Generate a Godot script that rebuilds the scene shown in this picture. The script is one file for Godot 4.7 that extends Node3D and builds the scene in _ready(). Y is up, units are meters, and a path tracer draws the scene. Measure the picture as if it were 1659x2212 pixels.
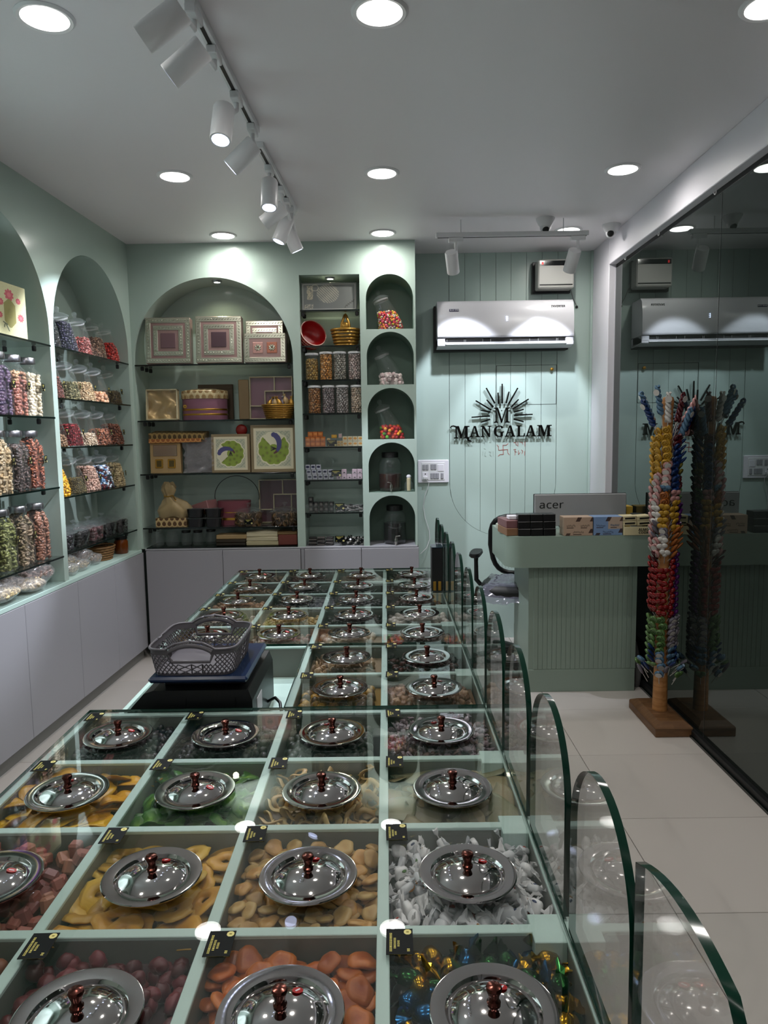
extends Node3D

var rng := RandomNumberGenerator.new()
var count := {}
var M := {}
const SAYS := {
	"floor": "beige stone tile floor of the shop with fine joints", "ceiling": "plain white ceiling with downlights and spotlight rails",
	"wall_left": "glossy mint wall with tall arched niches full of jars", "wall_back": "glossy mint back wall with one big arch and small niches",
	"wall_alcove": "pale mint plank wall behind the desk with a hatch", "wall_right": "white pilaster and beam framing the glass wall",
	"window_1": "dark glass pane beside the lollipop stand and desk", "window_2": "dark glass pane after the seam at the lollipop stand",
	"window_3": "dark glass pane along the aisle out of view", "window_4": "dark glass pane beside the viewer", "trim_1": "black floor track under the glass wall",
	"wall_front": "white wall behind the viewer", "wall_outside": "dark wall across the passage outside the glass",
}
const ID := Transform3D.IDENTITY


class MB:
	var st := SurfaceTool.new()
	var x := Transform3D.IDENTITY
	var tint := false
	var col := Color.WHITE

	func _init(use_tint := false) -> void:
		tint = use_tint
		st.begin(Mesh.PRIMITIVE_TRIANGLES)
		st.set_smooth_group(-1)

	func smooth(n: int) -> void:
		st.set_smooth_group(n)

	func v(p: Vector3, uv := Vector2.ZERO) -> void:
		if tint:
			st.set_color(col)
		st.set_uv(uv)
		st.add_vertex(x * p)

	func tri(a: Vector3, b: Vector3, c: Vector3) -> void:
		v(a)
		v(c)
		v(b)

	func quad(a: Vector3, b: Vector3, c: Vector3, d: Vector3) -> void:
		v(a, Vector2(0, 1))
		v(c, Vector2(1, 0))
		v(b, Vector2(1, 1))
		v(a, Vector2(0, 1))
		v(d, Vector2(0, 0))
		v(c, Vector2(1, 0))

	func oq(a: Vector3, b: Vector3, c: Vector3, d: Vector3, o: Vector3) -> void:
		var n := (b - a).cross(c - a) + (c - a).cross(d - a)
		if n.dot((a + b + c + d) / 4.0 - o) >= 0.0:
			quad(a, b, c, d)
		else:
			quad(b, a, d, c)

	func ot(a: Vector3, b: Vector3, c: Vector3, o: Vector3) -> void:
		if (b - a).cross(c - a).dot((a + b + c) / 3.0 - o) >= 0.0:
			tri(a, b, c)
		else:
			tri(b, a, c)

	# a box with chamfered edges
	func box(c: Vector3, s: Vector3, ch := 0.0) -> MB:
		var h := s / 2.0
		ch = minf(ch, minf(h.x, minf(h.y, h.z)) * 0.9)
		for ax in 3:
			for sg in [-1.0, 1.0]:
				var p := []
				for k in [[-1, -1], [1, -1], [1, 1], [-1, 1]]:
					p.append(bp(c, h, ch, ax, sg, k[0], k[1]))
				oq(p[0], p[1], p[2], p[3], c)
		if ch > 0.0:
			for ax in 3:
				var i := (ax + 1) % 3
				var j := (ax + 2) % 3
				for si in [-1.0, 1.0]:
					for sj in [-1.0, 1.0]:
						var q := []
						for e in [[i, -1], [i, 1], [j, 1], [j, -1]]:
							var s3 := Vector3.ZERO
							s3[ax] = e[1]
							s3[i] = si
							s3[j] = sj
							q.append(cp(c, h, ch, e[0], s3))
						oq(q[0], q[1], q[2], q[3], c)
			for a in [-1, 1]:
				for b in [-1, 1]:
					for d in [-1, 1]:
						var s4 := Vector3(a, b, d)
						ot(cp(c, h, ch, 0, s4), cp(c, h, ch, 1, s4), cp(c, h, ch, 2, s4), c)
		return self

	func cp(c: Vector3, h: Vector3, ch: float, face: int, s: Vector3) -> Vector3:
		var p := c
		for k in 3:
			p[k] += s[k] * (h[k] - (0.0 if k == face else ch))
		return p

	func bp(c: Vector3, h: Vector3, ch: float, ax: int, sg: float, a: float, b: float) -> Vector3:
		var s := Vector3.ZERO
		s[ax] = sg
		s[(ax + 1) % 3] = a
		s[(ax + 2) % 3] = b
		return cp(c, h, ch, ax, s)

	# a box between two corners
	func bb(a: Vector3, b: Vector3, ch := 0.0) -> MB:
		return box((a + b) / 2.0, (b - a).abs(), ch)

	# profile of (radius, height), turned about y; outward is to the right of its way up
	func lathe(p: Array, n := 24, at := Transform3D.IDENTITY) -> MB:
		var old := x
		x = x * at
		var grp := 1
		for i in p.size() - 1:
			if i > 0:
				var d0: Vector2 = p[i] - p[i - 1]
				var d1: Vector2 = p[i + 1] - p[i]
				if absf(d0.angle_to(d1)) > 0.6:
					grp += 1
			st.set_smooth_group(grp)
			for k in n:
				var a := TAU * k / n
				var b := TAU * ((k + 1) % n) / n
				var e0 := Vector3(cos(a), 0, -sin(a))
				var e1 := Vector3(cos(b), 0, -sin(b))
				var y0 := Vector3(0, p[i].y, 0)
				var y1 := Vector3(0, p[i + 1].y, 0)
				if p[i].x < 1e-6:
					tri(y0, e1 * p[i + 1].x + y1, e0 * p[i + 1].x + y1)
				elif p[i + 1].x < 1e-6:
					tri(e0 * p[i].x + y0, e1 * p[i].x + y0, y1)
				else:
					quad(e0 * p[i].x + y0, e1 * p[i].x + y0, e1 * p[i + 1].x + y1, e0 * p[i + 1].x + y1)
		st.set_smooth_group(-1)
		x = old
		return self

	func ball(c: Vector3, r: Vector3, n := 10, m := 6, at := Transform3D.IDENTITY) -> MB:
		var p := []
		for i in m + 1:
			var a := -PI / 2 + PI * i / m
			p.append(Vector2(0.0 if i == 0 or i == m else cos(a), sin(a)))
		var old := x
		x = x * at
		lathe_all(p, n, Transform3D(Basis.from_scale(r), c))
		x = old
		return self

	func lathe_all(p: Array, n: int, at: Transform3D) -> void:
		var old := x
		x = x * at
		st.set_smooth_group(9)
		for i in p.size() - 1:
			for k in n:
				var a := TAU * k / n
				var b := TAU * ((k + 1) % n) / n
				var e0 := Vector3(cos(a), 0, -sin(a))
				var e1 := Vector3(cos(b), 0, -sin(b))
				var y0 := Vector3(0, p[i].y, 0)
				var y1 := Vector3(0, p[i + 1].y, 0)
				if p[i].x < 1e-6:
					tri(y0, e1 * p[i + 1].x + y1, e0 * p[i + 1].x + y1)
				elif p[i + 1].x < 1e-6:
					tri(e0 * p[i].x + y0, e1 * p[i].x + y0, y1)
				else:
					quad(e0 * p[i].x + y0, e1 * p[i].x + y0, e1 * p[i + 1].x + y1, e0 * p[i + 1].x + y1)
		st.set_smooth_group(-1)
		x = old

	# closed rings of equal length, counter-clockwise seen from the end they lead to... joined smoothly
	func loft(rings: Array, cap0 := true, cap1 := true, grp := 3) -> MB:
		st.set_smooth_group(grp)
		var n: int = rings[0].size()
		for i in rings.size() - 1:
			for k in n:
				var l := (k + 1) % n
				quad(rings[i][k], rings[i][l], rings[i + 1][l], rings[i + 1][k])
		st.set_smooth_group(-1)
		for e in [[cap0, rings[0], true], [cap1, rings[-1], false]]:
			if e[0]:
				var c := Vector3.ZERO
				for p in e[1]:
					c += p
				c /= n
				for k in n:
					if e[2]:
						tri(c, e[1][(k + 1) % n], e[1][k])
					else:
						tri(c, e[1][k], e[1][(k + 1) % n])
		return self

	func tube(p: Array, r, n := 8, caps := true) -> MB:
		var rings := []
		var t: Vector3 = (p[1] - p[0]).normalized()
		var u := t.cross(Vector3.UP if absf(t.y) < 0.9 else Vector3.RIGHT).normalized()
		for i in p.size():
			var d: Vector3 = (p[mini(i + 1, p.size() - 1)] - p[maxi(i - 1, 0)]).normalized()
			u = (u - d * u.dot(d)).normalized()
			var w := d.cross(u)
			var ring := PackedVector3Array()
			var rr: float = r[i] if r is Array else r
			for k in n:
				var a := TAU * k / n
				ring.append(p[i] + (u * cos(a) + w * sin(a)) * rr)
			rings.append(ring)
		return loft(rings, caps, caps, 4)

	# a closed outline (x, y), counter-clockwise, from z0 back to z1 < z0... any order
	func prism(poly: PackedVector2Array, z0: float, z1: float, round_sides := false) -> MB:
		if Geometry2D.is_polygon_clockwise(poly):
			poly.reverse()
		var hi := maxf(z0, z1)
		var lo := minf(z0, z1)
		var t := Geometry2D.triangulate_polygon(poly)
		for i in range(0, t.size(), 3):
			var a := poly[t[i]]
			var b := poly[t[i + 1]]
			var c := poly[t[i + 2]]
			if (b - a).cross(c - a) < 0.0:
				var s := b
				b = c
				c = s
			tri(Vector3(a.x, a.y, hi), Vector3(b.x, b.y, hi), Vector3(c.x, c.y, hi))
			tri(Vector3(b.x, b.y, lo), Vector3(a.x, a.y, lo), Vector3(c.x, c.y, lo))
		if round_sides:
			st.set_smooth_group(5)
		for i in poly.size():
			var p := poly[i]
			var q := poly[(i + 1) % poly.size()]
			quad(Vector3(p.x, p.y, lo), Vector3(q.x, q.y, lo), Vector3(q.x, q.y, hi), Vector3(p.x, p.y, hi))
		st.set_smooth_group(-1)
		return self

	func mesh() -> ArrayMesh:
		st.generate_normals()
		return st.commit()


func ring(c: Vector3, hx: float, hz: float, e := 2.0, tilt := 0.0, n := 24) -> PackedVector3Array:
	var out := PackedVector3Array()
	var b := Basis(Vector3(0, 0, 1), tilt)
	for k in n:
		var a := TAU * k / n
		var p := Vector3(signf(cos(a)) * pow(absf(cos(a)), 2.0 / e) * hx, 0, -signf(sin(a)) * pow(absf(sin(a)), 2.0 / e) * hz)
		out.append(c + b * p)
	return out


func mat(c: Color, rough := 0.6, metal := 0.0, alpha := 1.0) -> StandardMaterial3D:
	var m := StandardMaterial3D.new()
	m.albedo_color = Color(c.r, c.g, c.b, alpha)
	m.roughness = rough
	m.metallic = metal
	if alpha < 1.0:
		m.transparency = BaseMaterial3D.TRANSPARENCY_ALPHA
	return m


func tinted(c: Color, rough := 0.6, metal := 0.0) -> StandardMaterial3D:
	var m := mat(c, rough, metal)
	m.vertex_color_use_as_albedo = true
	return m


func textured(im: Image, rough := 0.6, metal := 0.0) -> StandardMaterial3D:
	var m := mat(Color.WHITE, rough, metal)
	m.albedo_texture = ImageTexture.create_from_image(im)
	return m


func numbered(n: String) -> String:
	var k: int = count.get(n, 0)
	count[n] = k + 1
	return n if k == 0 else "%s_%03d" % [n, k]


func tag(o: Node, label: String, category: String, group := "") -> void:
	o.set_meta("label", label)
	o.set_meta("category", category)
	if group:
		o.set_meta("group", group)


func thing(called: String, label: String, category: String, xf := ID, group := "") -> Node3D:
	var o := Node3D.new()
	o.name = numbered(called)
	add_child(o)
	o.transform = xf
	tag(o, label, category, group)
	return o


func part(called: String, shape, m: Material, parent: Node, xf := ID) -> MeshInstance3D:
	var o := MeshInstance3D.new()
	o.name = called
	o.mesh = shape.mesh() if shape is MB else shape
	o.material_override = m
	o.transform = xf
	parent.add_child(o, true)
	return o


func solo(called: String, label: String, category: String, shape, m: Material, xf := ID, group := "") -> MeshInstance3D:
	var o := part(numbered(called), shape, m, self, xf)
	tag(o, label, category, group)
	return o


func struct(called: String, shape, m: Material, parent: Node = self) -> MeshInstance3D:
	var o := part(called, shape, m, parent)
	if parent == self:
		o.set_meta("kind", "structure")
		o.set_meta("label", SAYS.get(called, called.replace("_", " ")))
	return o


func dup(o: Node3D, called: String, xf: Transform3D, label := "", group := "") -> Node3D:
	var c: Node3D = o.duplicate()
	c.name = numbered(called)
	add_child(c)
	c.transform = xf
	if label:
		c.set_meta("label", label)
	if group:
		c.set_meta("group", group)
	return c


func pos(x: float, y: float, z: float, ry := 0.0, sc := 1.0) -> Transform3D:
	return Transform3D(Basis(Vector3.UP, ry).scaled(Vector3.ONE * sc), Vector3(x, y, z))


func r(a: float, b: float) -> float:
	return rng.randf_range(a, b)


func rand_basis() -> Basis:
	return Basis.from_euler(Vector3(r(-PI, PI), r(-PI, PI), r(-PI, PI)))


# a crowd of small pieces that nobody could count
func crowd(called: String, label: String, category: String, shape: Mesh, m: Material, places: Array, cols: Array, xf := ID, core = null, core_m: Material = null, parent: Node = self) -> MultiMeshInstance3D:
	var mm := MultiMesh.new()
	mm.transform_format = MultiMesh.TRANSFORM_3D
	mm.use_colors = true
	mm.mesh = shape
	mm.instance_count = places.size()
	for i in places.size():
		mm.set_instance_transform(i, places[i])
		var c: Color = cols[rng.randi() % cols.size()]
		var k := r(0.8, 1.1)
		mm.set_instance_color(i, Color(c.r * k, c.g * k, c.b * k).srgb_to_linear())
	var o := MultiMeshInstance3D.new()
	o.name = numbered(called) if parent == self else called
	o.multimesh = mm
	o.material_override = m
	o.transform = xf
	o.set_meta("kind", "stuff")
	parent.add_child(o, true)
	if parent == self:
		tag(o, label, category)
	if core:
		var cc: Color = cols[0]
		part("inner_fill", core, core_m if core_m else mat(cc.darkened(0.25), 0.8), o)
	return o

var LW := Transform3D.IDENTITY      # left wall's own axes: x along it away from the viewer, z out of it
var BW := Transform3D(Basis.IDENTITY, Vector3(0, 0, -4.79))
const HC := 2.74


func materials() -> void:
	M.mint = mat(Color(0.665, 0.735, 0.70), 0.16)
	M.mint_deep = mat(Color(0.60, 0.68, 0.64), 0.3)
	M.mint_plank = mat(Color(0.675, 0.75, 0.72), 0.32)
	M.mint_bar = mat(Color(0.72, 0.82, 0.79), 0.35)
	M.shaded_bin_wall = mat(Color(0.42, 0.43, 0.40), 0.4)  # mint walls coloured grey: shade inside the bins put into the colour
	M.desk = mat(Color(0.53, 0.595, 0.55), 0.4)
	M.white = mat(Color(0.88, 0.87, 0.90), 0.45)
	M.ceiling = mat(Color(0.90, 0.885, 0.90), 0.42)
	M.lamp_white = mat(Color(0.86, 0.86, 0.87), 0.35)
	M.cabinet = mat(Color(0.60, 0.60, 0.625), 0.42)
	M.cabinet_back = mat(Color(0.58, 0.575, 0.60), 0.38)
	M.kick = mat(Color(0.50, 0.50, 0.49), 0.5)
	M.black = mat(Color(0.02, 0.022, 0.024), 0.35)
	M.dark = mat(Color(0.045, 0.05, 0.055), 0.5)
	M.gap = mat(Color(0.10, 0.12, 0.115), 0.8)
	M.glass = mat(Color(0.10, 0.22, 0.18), 0.0, 0.0, 0.06)
	M.clear = mat(Color(0.60, 0.64, 0.63), 0.02, 0.0, 0.04)
	M.shelf_glass = mat(Color(0.05, 0.11, 0.09), 0.0, 0.0, 0.24)
	M.clear_thick = mat(Color(0.62, 0.66, 0.66), 0.03, 0.0, 0.085)
	M.smoke_glass = mat(Color(0.30, 0.335, 0.32), 0.0, 0.85, 0.8)
	M.glass_edge = mat(Color(0.02, 0.17, 0.125), 0.12)
	M.glass_edge_dark = mat(Color(0.012, 0.06, 0.05), 0.15)
	M.steel = mat(Color(0.80, 0.785, 0.78), 0.06, 1.0)
	M.steel_brushed = mat(Color(0.66, 0.66, 0.68), 0.28, 1.0)
	M.copper = mat(Color(0.40, 0.23, 0.20), 0.16, 1.0)
	M.gold = mat(Color(0.78, 0.60, 0.27), 0.3, 1.0)
	M.silver_emboss = mat(Color(0.76, 0.76, 0.69), 0.22, 0.85)
	M.pink_foil = mat(Color(0.58, 0.47, 0.455), 0.35, 0.45)
	M.cream = mat(Color(0.80, 0.75, 0.60), 0.6)
	M.red = mat(Color(0.62, 0.05, 0.06), 0.35)
	M.wood = wood(Color(0.43, 0.30, 0.18), Color(0.33, 0.22, 0.13))
	M.wood_light = wood(Color(0.70, 0.50, 0.30), Color(0.58, 0.38, 0.20))
	M.wicker = mat(Color(0.50, 0.36, 0.20), 0.6)
	M.honey = mat(Color(0.42, 0.20, 0.04), 0.08)
	M.gold_wicker = mat(Color(0.66, 0.50, 0.22), 0.3, 0.7)
	M.mauve = mat(Color(0.52, 0.35, 0.42), 0.5)
	M.burgundy = mat(Color(0.30, 0.10, 0.18), 0.55)
	M.plastic_wrap = mat(Color(0.9, 0.9, 0.9), 0.12, 0.0, 0.22)


func noise_image(w: int, h: int, sd: int, f: float) -> Image:
	var n := FastNoiseLite.new()
	n.seed = sd
	n.frequency = f
	return n.get_image(w, h)


func wood(a: Color, b: Color) -> StandardMaterial3D:
	var im := Image.create_empty(128, 128, false, Image.FORMAT_RGB8)
	var n := FastNoiseLite.new()
	n.seed = 7
	n.frequency = 0.03
	for i in 128:
		for j in 128:
			var t := 0.5 + 0.5 * sin(float(j) * 0.5 + 5.0 * n.get_noise_2d(i * 0.3, j * 2.0))
			im.set_pixel(i, j, a.lerp(b, clampf(t * 0.6 + 0.5 * absf(n.get_noise_2d(i * 0.4 + 90, j * 6.0)), 0, 1)))
	var m := textured(im, 0.5)
	m.uv1_triplanar = true
	m.uv1_scale = Vector3(3, 3, 3)
	return m


func camera_and_lights() -> void:
	var cam := Camera3D.new()
	cam.name = "camera"
	cam.fov = rad_to_deg(2.0 * atan(1106.0 / 1553.45))
	cam.position = Vector3(0, 1.5, 0)
	cam.rotation = Vector3(-0.10812, 0.003667, -0.01447)
	cam.near = 0.02
	cam.current = true
	add_child(cam)
	var we := WorldEnvironment.new()
	we.name = "world_environment"
	var e := Environment.new()
	e.background_mode = Environment.BG_COLOR
	e.background_color = Color(0.045, 0.055, 0.05)
	e.tonemap_mode = Environment.TONE_MAPPER_LINEAR
	e.tonemap_exposure = 0.92
	e.sdfgi_enabled = true
	e.ssao_enabled = true
	e.ssil_enabled = true
	we.environment = e
	add_child(we)
	# the shop's recessed downlights
	M.glow = mat(Color(1, 1, 1), 0.5)
	M.glow.emission_enabled = true
	M.glow.emission = Color(1.0, 0.99, 0.97)
	M.glow.emission_energy_multiplier = 9.0
	M.glow_blue = mat(Color(1, 1, 1), 0.5)
	M.glow_blue.emission_enabled = true
	M.glow_blue.emission = Color(0.80, 0.85, 1.0)
	M.glow_blue.emission_energy_multiplier = 4.0
	var said := {
		"-0.99 -2.27": "round LED downlight beside the big white track spotlight",
		"0.00 -2.27": "round LED downlight at the top of the frame over the candy counter",
		"1.15 -2.27": "round LED downlight cut by the frame above the glass wall",
		"-0.99 -3.59": "round LED downlight between the left shelves and the track rail",
		"0.00 -3.59": "round LED downlight in the middle of the ceiling, clear of the rail",
		"1.15 -3.59": "round LED downlight near the white beam over the glass wall",
		"-0.99 -4.62": "round LED downlight over the big arch of the back wall",
		"0.00 -4.62": "round LED downlight over the column of small arches",
		"1.15 -4.62": "round LED downlight between the two dome cameras",
	}
	var frame := MB.new().lathe([Vector2(0.068, -0.006), Vector2(0.078, -0.008), Vector2(0.085, -0.002), Vector2(0.085, 0.004)], 36)
	var fm := frame.mesh()
	var dm := MB.new().lathe([Vector2(0, -0.0045), Vector2(0.069, -0.0045), Vector2(0.069, 0.002)], 36).mesh()
	for z in [-2.27, -3.59, -4.62, -0.95, 0.4]:
		for x in [-0.99, 0.0, 1.15]:
			var key := "%.2f %.2f" % [x, z]
			var label: String = said.get(key, "round LED downlight of the ceiling rows behind the viewer")
			var t := thing("downlight", label, "light", pos(x, HC, z), "ceiling downlights" if said.has(key) else "downlights behind the viewer")
			part("trim_ring", fm, M.lamp_white, t)
			part("light_disc", dm, M.glow, t)
			var l := SpotLight3D.new()
			l.name = "downlight_lamp"
			l.light_color = Color(1.0, 0.985, 0.96)
			l.light_energy = 0.58
			l.light_size = 0.012
			l.spot_range = 12.0
			l.spot_attenuation = 2.0
			l.spot_angle = 88.0
			l.spot_angle_attenuation = 1.0
			l.shadow_enabled = true
			l.position = Vector3(0, -0.004, 0)
			l.rotation = Vector3(-PI / 2, 0, 0)
			t.add_child(l, true)


func spot_lamp(parent: Node, at: Vector3, dir: Vector3, energy: float, angle: float, color: Color, soft := 0.5) -> void:
	var l := SpotLight3D.new()
	l.name = "spot_lamp"
	l.light_color = color
	l.light_energy = energy
	l.light_size = 0.02
	l.spot_range = 12.0
	l.spot_attenuation = 2.0
	l.spot_angle = angle
	l.spot_angle_attenuation = soft
	l.shadow_enabled = true
	parent.add_child(l, true)
	var z := -dir.normalized()
	var xx := Vector3.UP.cross(z)
	if xx.length() < 0.01:
		xx = Vector3.RIGHT
	xx = xx.normalized()
	l.transform = Transform3D(Basis(xx, z.cross(xx), z), at)


# a wall front with openings: columns of [u0, u1, [[bottom, top or spring, arched], ...]]
func niche_wall(mb: MB, u0: float, u1: float, y0: float, y1: float, cols: Array, depth: float, inner: MB = null) -> void:
	var u := u0
	for c in cols:
		mb.quad(Vector3(u, y0, 0), Vector3(c[0], y0, 0), Vector3(c[0], y1, 0), Vector3(u, y1, 0))
		u = c[1]
		var n := 48
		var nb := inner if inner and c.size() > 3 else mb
		var rad: float = (c[1] - c[0]) / 2.0
		var mid: float = (c[1] + c[0]) / 2.0
		for i in n:
			var a0 := PI - PI * i / n
			var a1 := PI - PI * (i + 1) / n
			var ua := mid + cos(a0) * rad
			var ub := mid + cos(a1) * rad
			var ya := y0
			var yb := y0
			for o in c[2]:
				if o[0] > ya + 1e-4:
					mb.quad(Vector3(ua, ya, 0), Vector3(ub, yb, 0), Vector3(ub, o[0], 0), Vector3(ua, o[0], 0))
				ya = o[1] + (sin(a0) * rad if o[2] else 0.0)
				yb = o[1] + (sin(a1) * rad if o[2] else 0.0)
				# soffit, back and floor of the niche
				if o[2]:
					nb.smooth(1)
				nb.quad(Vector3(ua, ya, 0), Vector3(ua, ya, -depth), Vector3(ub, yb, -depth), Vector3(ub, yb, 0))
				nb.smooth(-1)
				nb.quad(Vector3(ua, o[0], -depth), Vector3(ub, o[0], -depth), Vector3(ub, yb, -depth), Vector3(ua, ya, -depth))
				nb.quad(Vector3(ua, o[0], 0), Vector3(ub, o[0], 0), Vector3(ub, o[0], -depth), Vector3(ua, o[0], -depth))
			mb.quad(Vector3(ua, ya, 0), Vector3(ub, yb, 0), Vector3(ub, y1, 0), Vector3(ua, y1, 0))
		for o in c[2]:
			nb.quad(Vector3(c[0], o[0], 0), Vector3(c[0], o[0], -depth), Vector3(c[0], o[1], -depth), Vector3(c[0], o[1], 0))
			nb.quad(Vector3(c[1], o[0], -depth), Vector3(c[1], o[0], 0), Vector3(c[1], o[1], 0), Vector3(c[1], o[1], -depth))
	mb.quad(Vector3(u, y0, 0), Vector3(u1, y0, 0), Vector3(u1, y1, 0), Vector3(u, y1, 0))
	mb.bb(Vector3(u0, 0, -depth - 0.1), Vector3(u1, HC + 0.05, -depth - 0.02))


func room() -> void:
	# floor of large tiles with fine joints
	var fl := struct("floor", MB.new().bb(Vector3(-2.2, -0.12, -5.4), Vector3(3.6, -0.008, 2.0)), M.gap)
	var tones := [mat(Color(0.72, 0.695, 0.675), 0.3), mat(Color(0.705, 0.685, 0.665), 0.32), mat(Color(0.73, 0.705, 0.685), 0.28)]
	var tm := MB.new().box(Vector3.ZERO, Vector3(1.1075, 0.01, 0.5525), 0.0012).mesh()
	for i in 4:
		for k in 12:
			part("tile", tm, tones[rng.randi() % 3], fl, pos(-1.89 + 1.11 * i, -0.005, -5.15 + 0.555 * k))
	struct("ceiling", MB.new().bb(Vector3(-2.2, HC, -5.4), Vector3(1.8, HC + 0.12, 2.0)), M.ceiling)
	# left wall with arched niches
	var th := acos(0.0385)
	LW = Transform3D(Basis(Vector3.UP, th), Vector3(-1.655, 0, -4.79))
	var mb := MB.new()
	mb.x = LW
	niche_wall(mb, -6.9, 0.0, 0.752, HC, [[-4.3, -3.3, [[0.752, 2.03, true]]], [-3.15, -2.15, [[0.752, 2.03, true]]], [-2.08, -1.075, [[0.752, 2.03, true]]], [-1.028, -0.06, [[0.752, 2.042, true]]]], 0.26)
	struct("wall_left", mb, M.mint)
	mb = MB.new()
	mb.x = BW
	var small := []
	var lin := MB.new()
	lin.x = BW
	for k in 5:
		var top: float = [1.090, 1.443, 1.800, 2.162, 2.528][k]
		small.append([[0.752, 1.113, 1.465, 1.822, 2.180][k], top - 0.154, true])
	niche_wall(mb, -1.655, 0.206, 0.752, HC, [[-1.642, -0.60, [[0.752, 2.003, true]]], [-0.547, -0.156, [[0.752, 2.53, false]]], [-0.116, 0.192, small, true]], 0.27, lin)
	mb.quad(Vector3(0.206, 0, 0), Vector3(0.206, 0, -0.37), Vector3(0.206, HC, -0.37), Vector3(0.206, HC, 0))
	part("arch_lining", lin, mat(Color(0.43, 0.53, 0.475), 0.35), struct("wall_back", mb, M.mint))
	# recessed wall behind the desk, with a plank panel that ends in a half circle
	mb = MB.new().bb(Vector3(-0.2, 0, -5.30), Vector3(1.7, HC + 0.05, -5.166))
	var wr := struct("wall_alcove", mb, M.gap)
	var face := MB.new()
	var zf := -5.155
	var cx := 0.836
	var cr := 0.379
	var cy := 1.136
	var n := 40
	# the wall sheet round the panel
	face.bb(Vector3(0.2, 0, -5.167), Vector3(cx - cr - 0.002, HC, zf))
	face.bb(Vector3(cx + cr + 0.002, 0, -5.167), Vector3(1.5, HC, zf))
	for i in n:
		var a0 := PI + PI * i / n
		var a1 := PI + PI * (i + 1) / n
		var p := Vector2(cx + cos(a0) * (cr + 0.002), cy + sin(a0) * (cr + 0.002))
		var q := Vector2(cx + cos(a1) * (cr + 0.002), cy + sin(a1) * (cr + 0.002))
		face.quad(Vector3(p.x, 0, zf), Vector3(q.x, 0, zf), Vector3(q.x, q.y, zf), Vector3(p.x, p.y, zf))
		face.quad(Vector3(q.x, q.y, zf), Vector3(q.x, q.y, -5.167), Vector3(p.x, p.y, -5.167), Vector3(p.x, p.y, zf))
	part("wall_sheet", face, M.mint_plank, wr)
	var edges := [-0.379, -0.269, -0.162, -0.052, 0.053, 0.160, 0.270, 0.379]
	for i in 7:
		var x0: float = edges[i] + 0.0012
		var x1: float = edges[i + 1] - 0.0012
		var poly := PackedVector2Array()
		for k in 9:
			var xx := lerpf(x0, x1, k / 8.0)
			poly.append(Vector2(cx + xx, cy - sqrt(maxf(cr * cr - xx * xx, 0.0))))
		poly.append(Vector2(cx + x1, HC))
		poly.append(Vector2(cx + x0, HC))
		part("plank", MB.new().prism(poly, -5.167, zf), M.mint_plank, wr)
	# hatch in the planks
	var hs := MB.new()
	for b in [[0.787, 1.692, 0.790, 1.968], [1.211, 1.692, 1.2135, 1.968], [0.787, 1.692, 1.2135, 1.6945], [0.787, 1.9655, 1.2135, 1.968]]:
		hs.bb(Vector3(b[0], b[1], zf - 0.002), Vector3(b[2], b[3], zf + 0.0015))
	part("hatch_seam", hs, M.gap, wr)
	part("hatch_knob", MB.new().lathe([Vector2(0, 0), Vector2(0.009, 0), Vector2(0.006, 0.012), Vector2(0.012, 0.02), Vector2(0.011, 0.027), Vector2(0, 0.03)], 16), M.gold, wr, Transform3D(Basis(Vector3(1, 0, 0), PI / 2), Vector3(1.176, 1.935, zf)))
	# right wall: pilaster, white beam, glass partition
	mb = MB.new()
	mb.bb(Vector3(1.457, 0, -5.3), Vector3(1.75, HC, -4.785), 0.003)
	mb.bb(Vector3(1.457, 2.565, -4.785), Vector3(1.75, HC, 2.0), 0.003)
	var wrt := struct("wall_right", mb, M.white)
	part("corner_strip", MB.new().bb(Vector3(1.440, 0, -5.155), Vector3(1.457, HC, -5.135), 0.003), M.mint_plank, wrt)
	part("hanging_rail", MB.new().bb(Vector3(1.502, 2.53, -4.78), Vector3(1.56, 2.566, 2.0)), M.dark, wrt)
	for z in [-4.56, -4.02, -3.35, -2.85]:
		var hk := []
		for k in 9:
			var a := PI * 0.9 + PI * 1.5 * k / 8.0
			hk.append(Vector3(1.487, 2.553 + 0.011 * sin(a), z + 0.011 * cos(a)))
		part("hook", MB.new().tube(hk, 0.0018, 6), M.lamp_white, wrt)
	part("pilaster_seam", MB.new().bb(Vector3(1.500, 0.05, -4.786), Vector3(1.508, 2.56, -4.776)), M.cabinet, wrt)
	var zz := [-4.775, -3.305, -1.80, -0.30, 1.95]
	for i in 4:
		var w := struct("window_%d" % (i + 1), MB.new().bb(Vector3(1.50, 0.03, zz[i] + 0.003), Vector3(1.512, 2.54, zz[i + 1] - 0.003)), M.smoke_glass)
		part("polished_edge", MB.new().bb(Vector3(1.4995, 0.03, zz[i + 1] - 0.005), Vector3(1.5125, 2.54, zz[i + 1] - 0.001)), M.clear_thick, w)
	var tr := struct("trim_1", MB.new().bb(Vector3(1.478, 0, -4.775), Vector3(1.536, 0.036, 1.95), 0.003), M.dark)
	part("track_lip", MB.new().bb(Vector3(1.470, 0, -4.775), Vector3(1.4775, 0.012, 1.95)), M.glass_edge_dark, tr)
	struct("wall_front", MB.new().bb(Vector3(-2.2, 0, 1.95), Vector3(1.75, HC, 2.1)), M.white)
	# the dark passage behind the glass
	struct("wall_outside", MB.new().bb(Vector3(3.3, -0.1, -5.4), Vector3(3.4, 3.2, 2.0)), mat(Color(0.10, 0.11, 0.11), 0.8))


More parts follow.
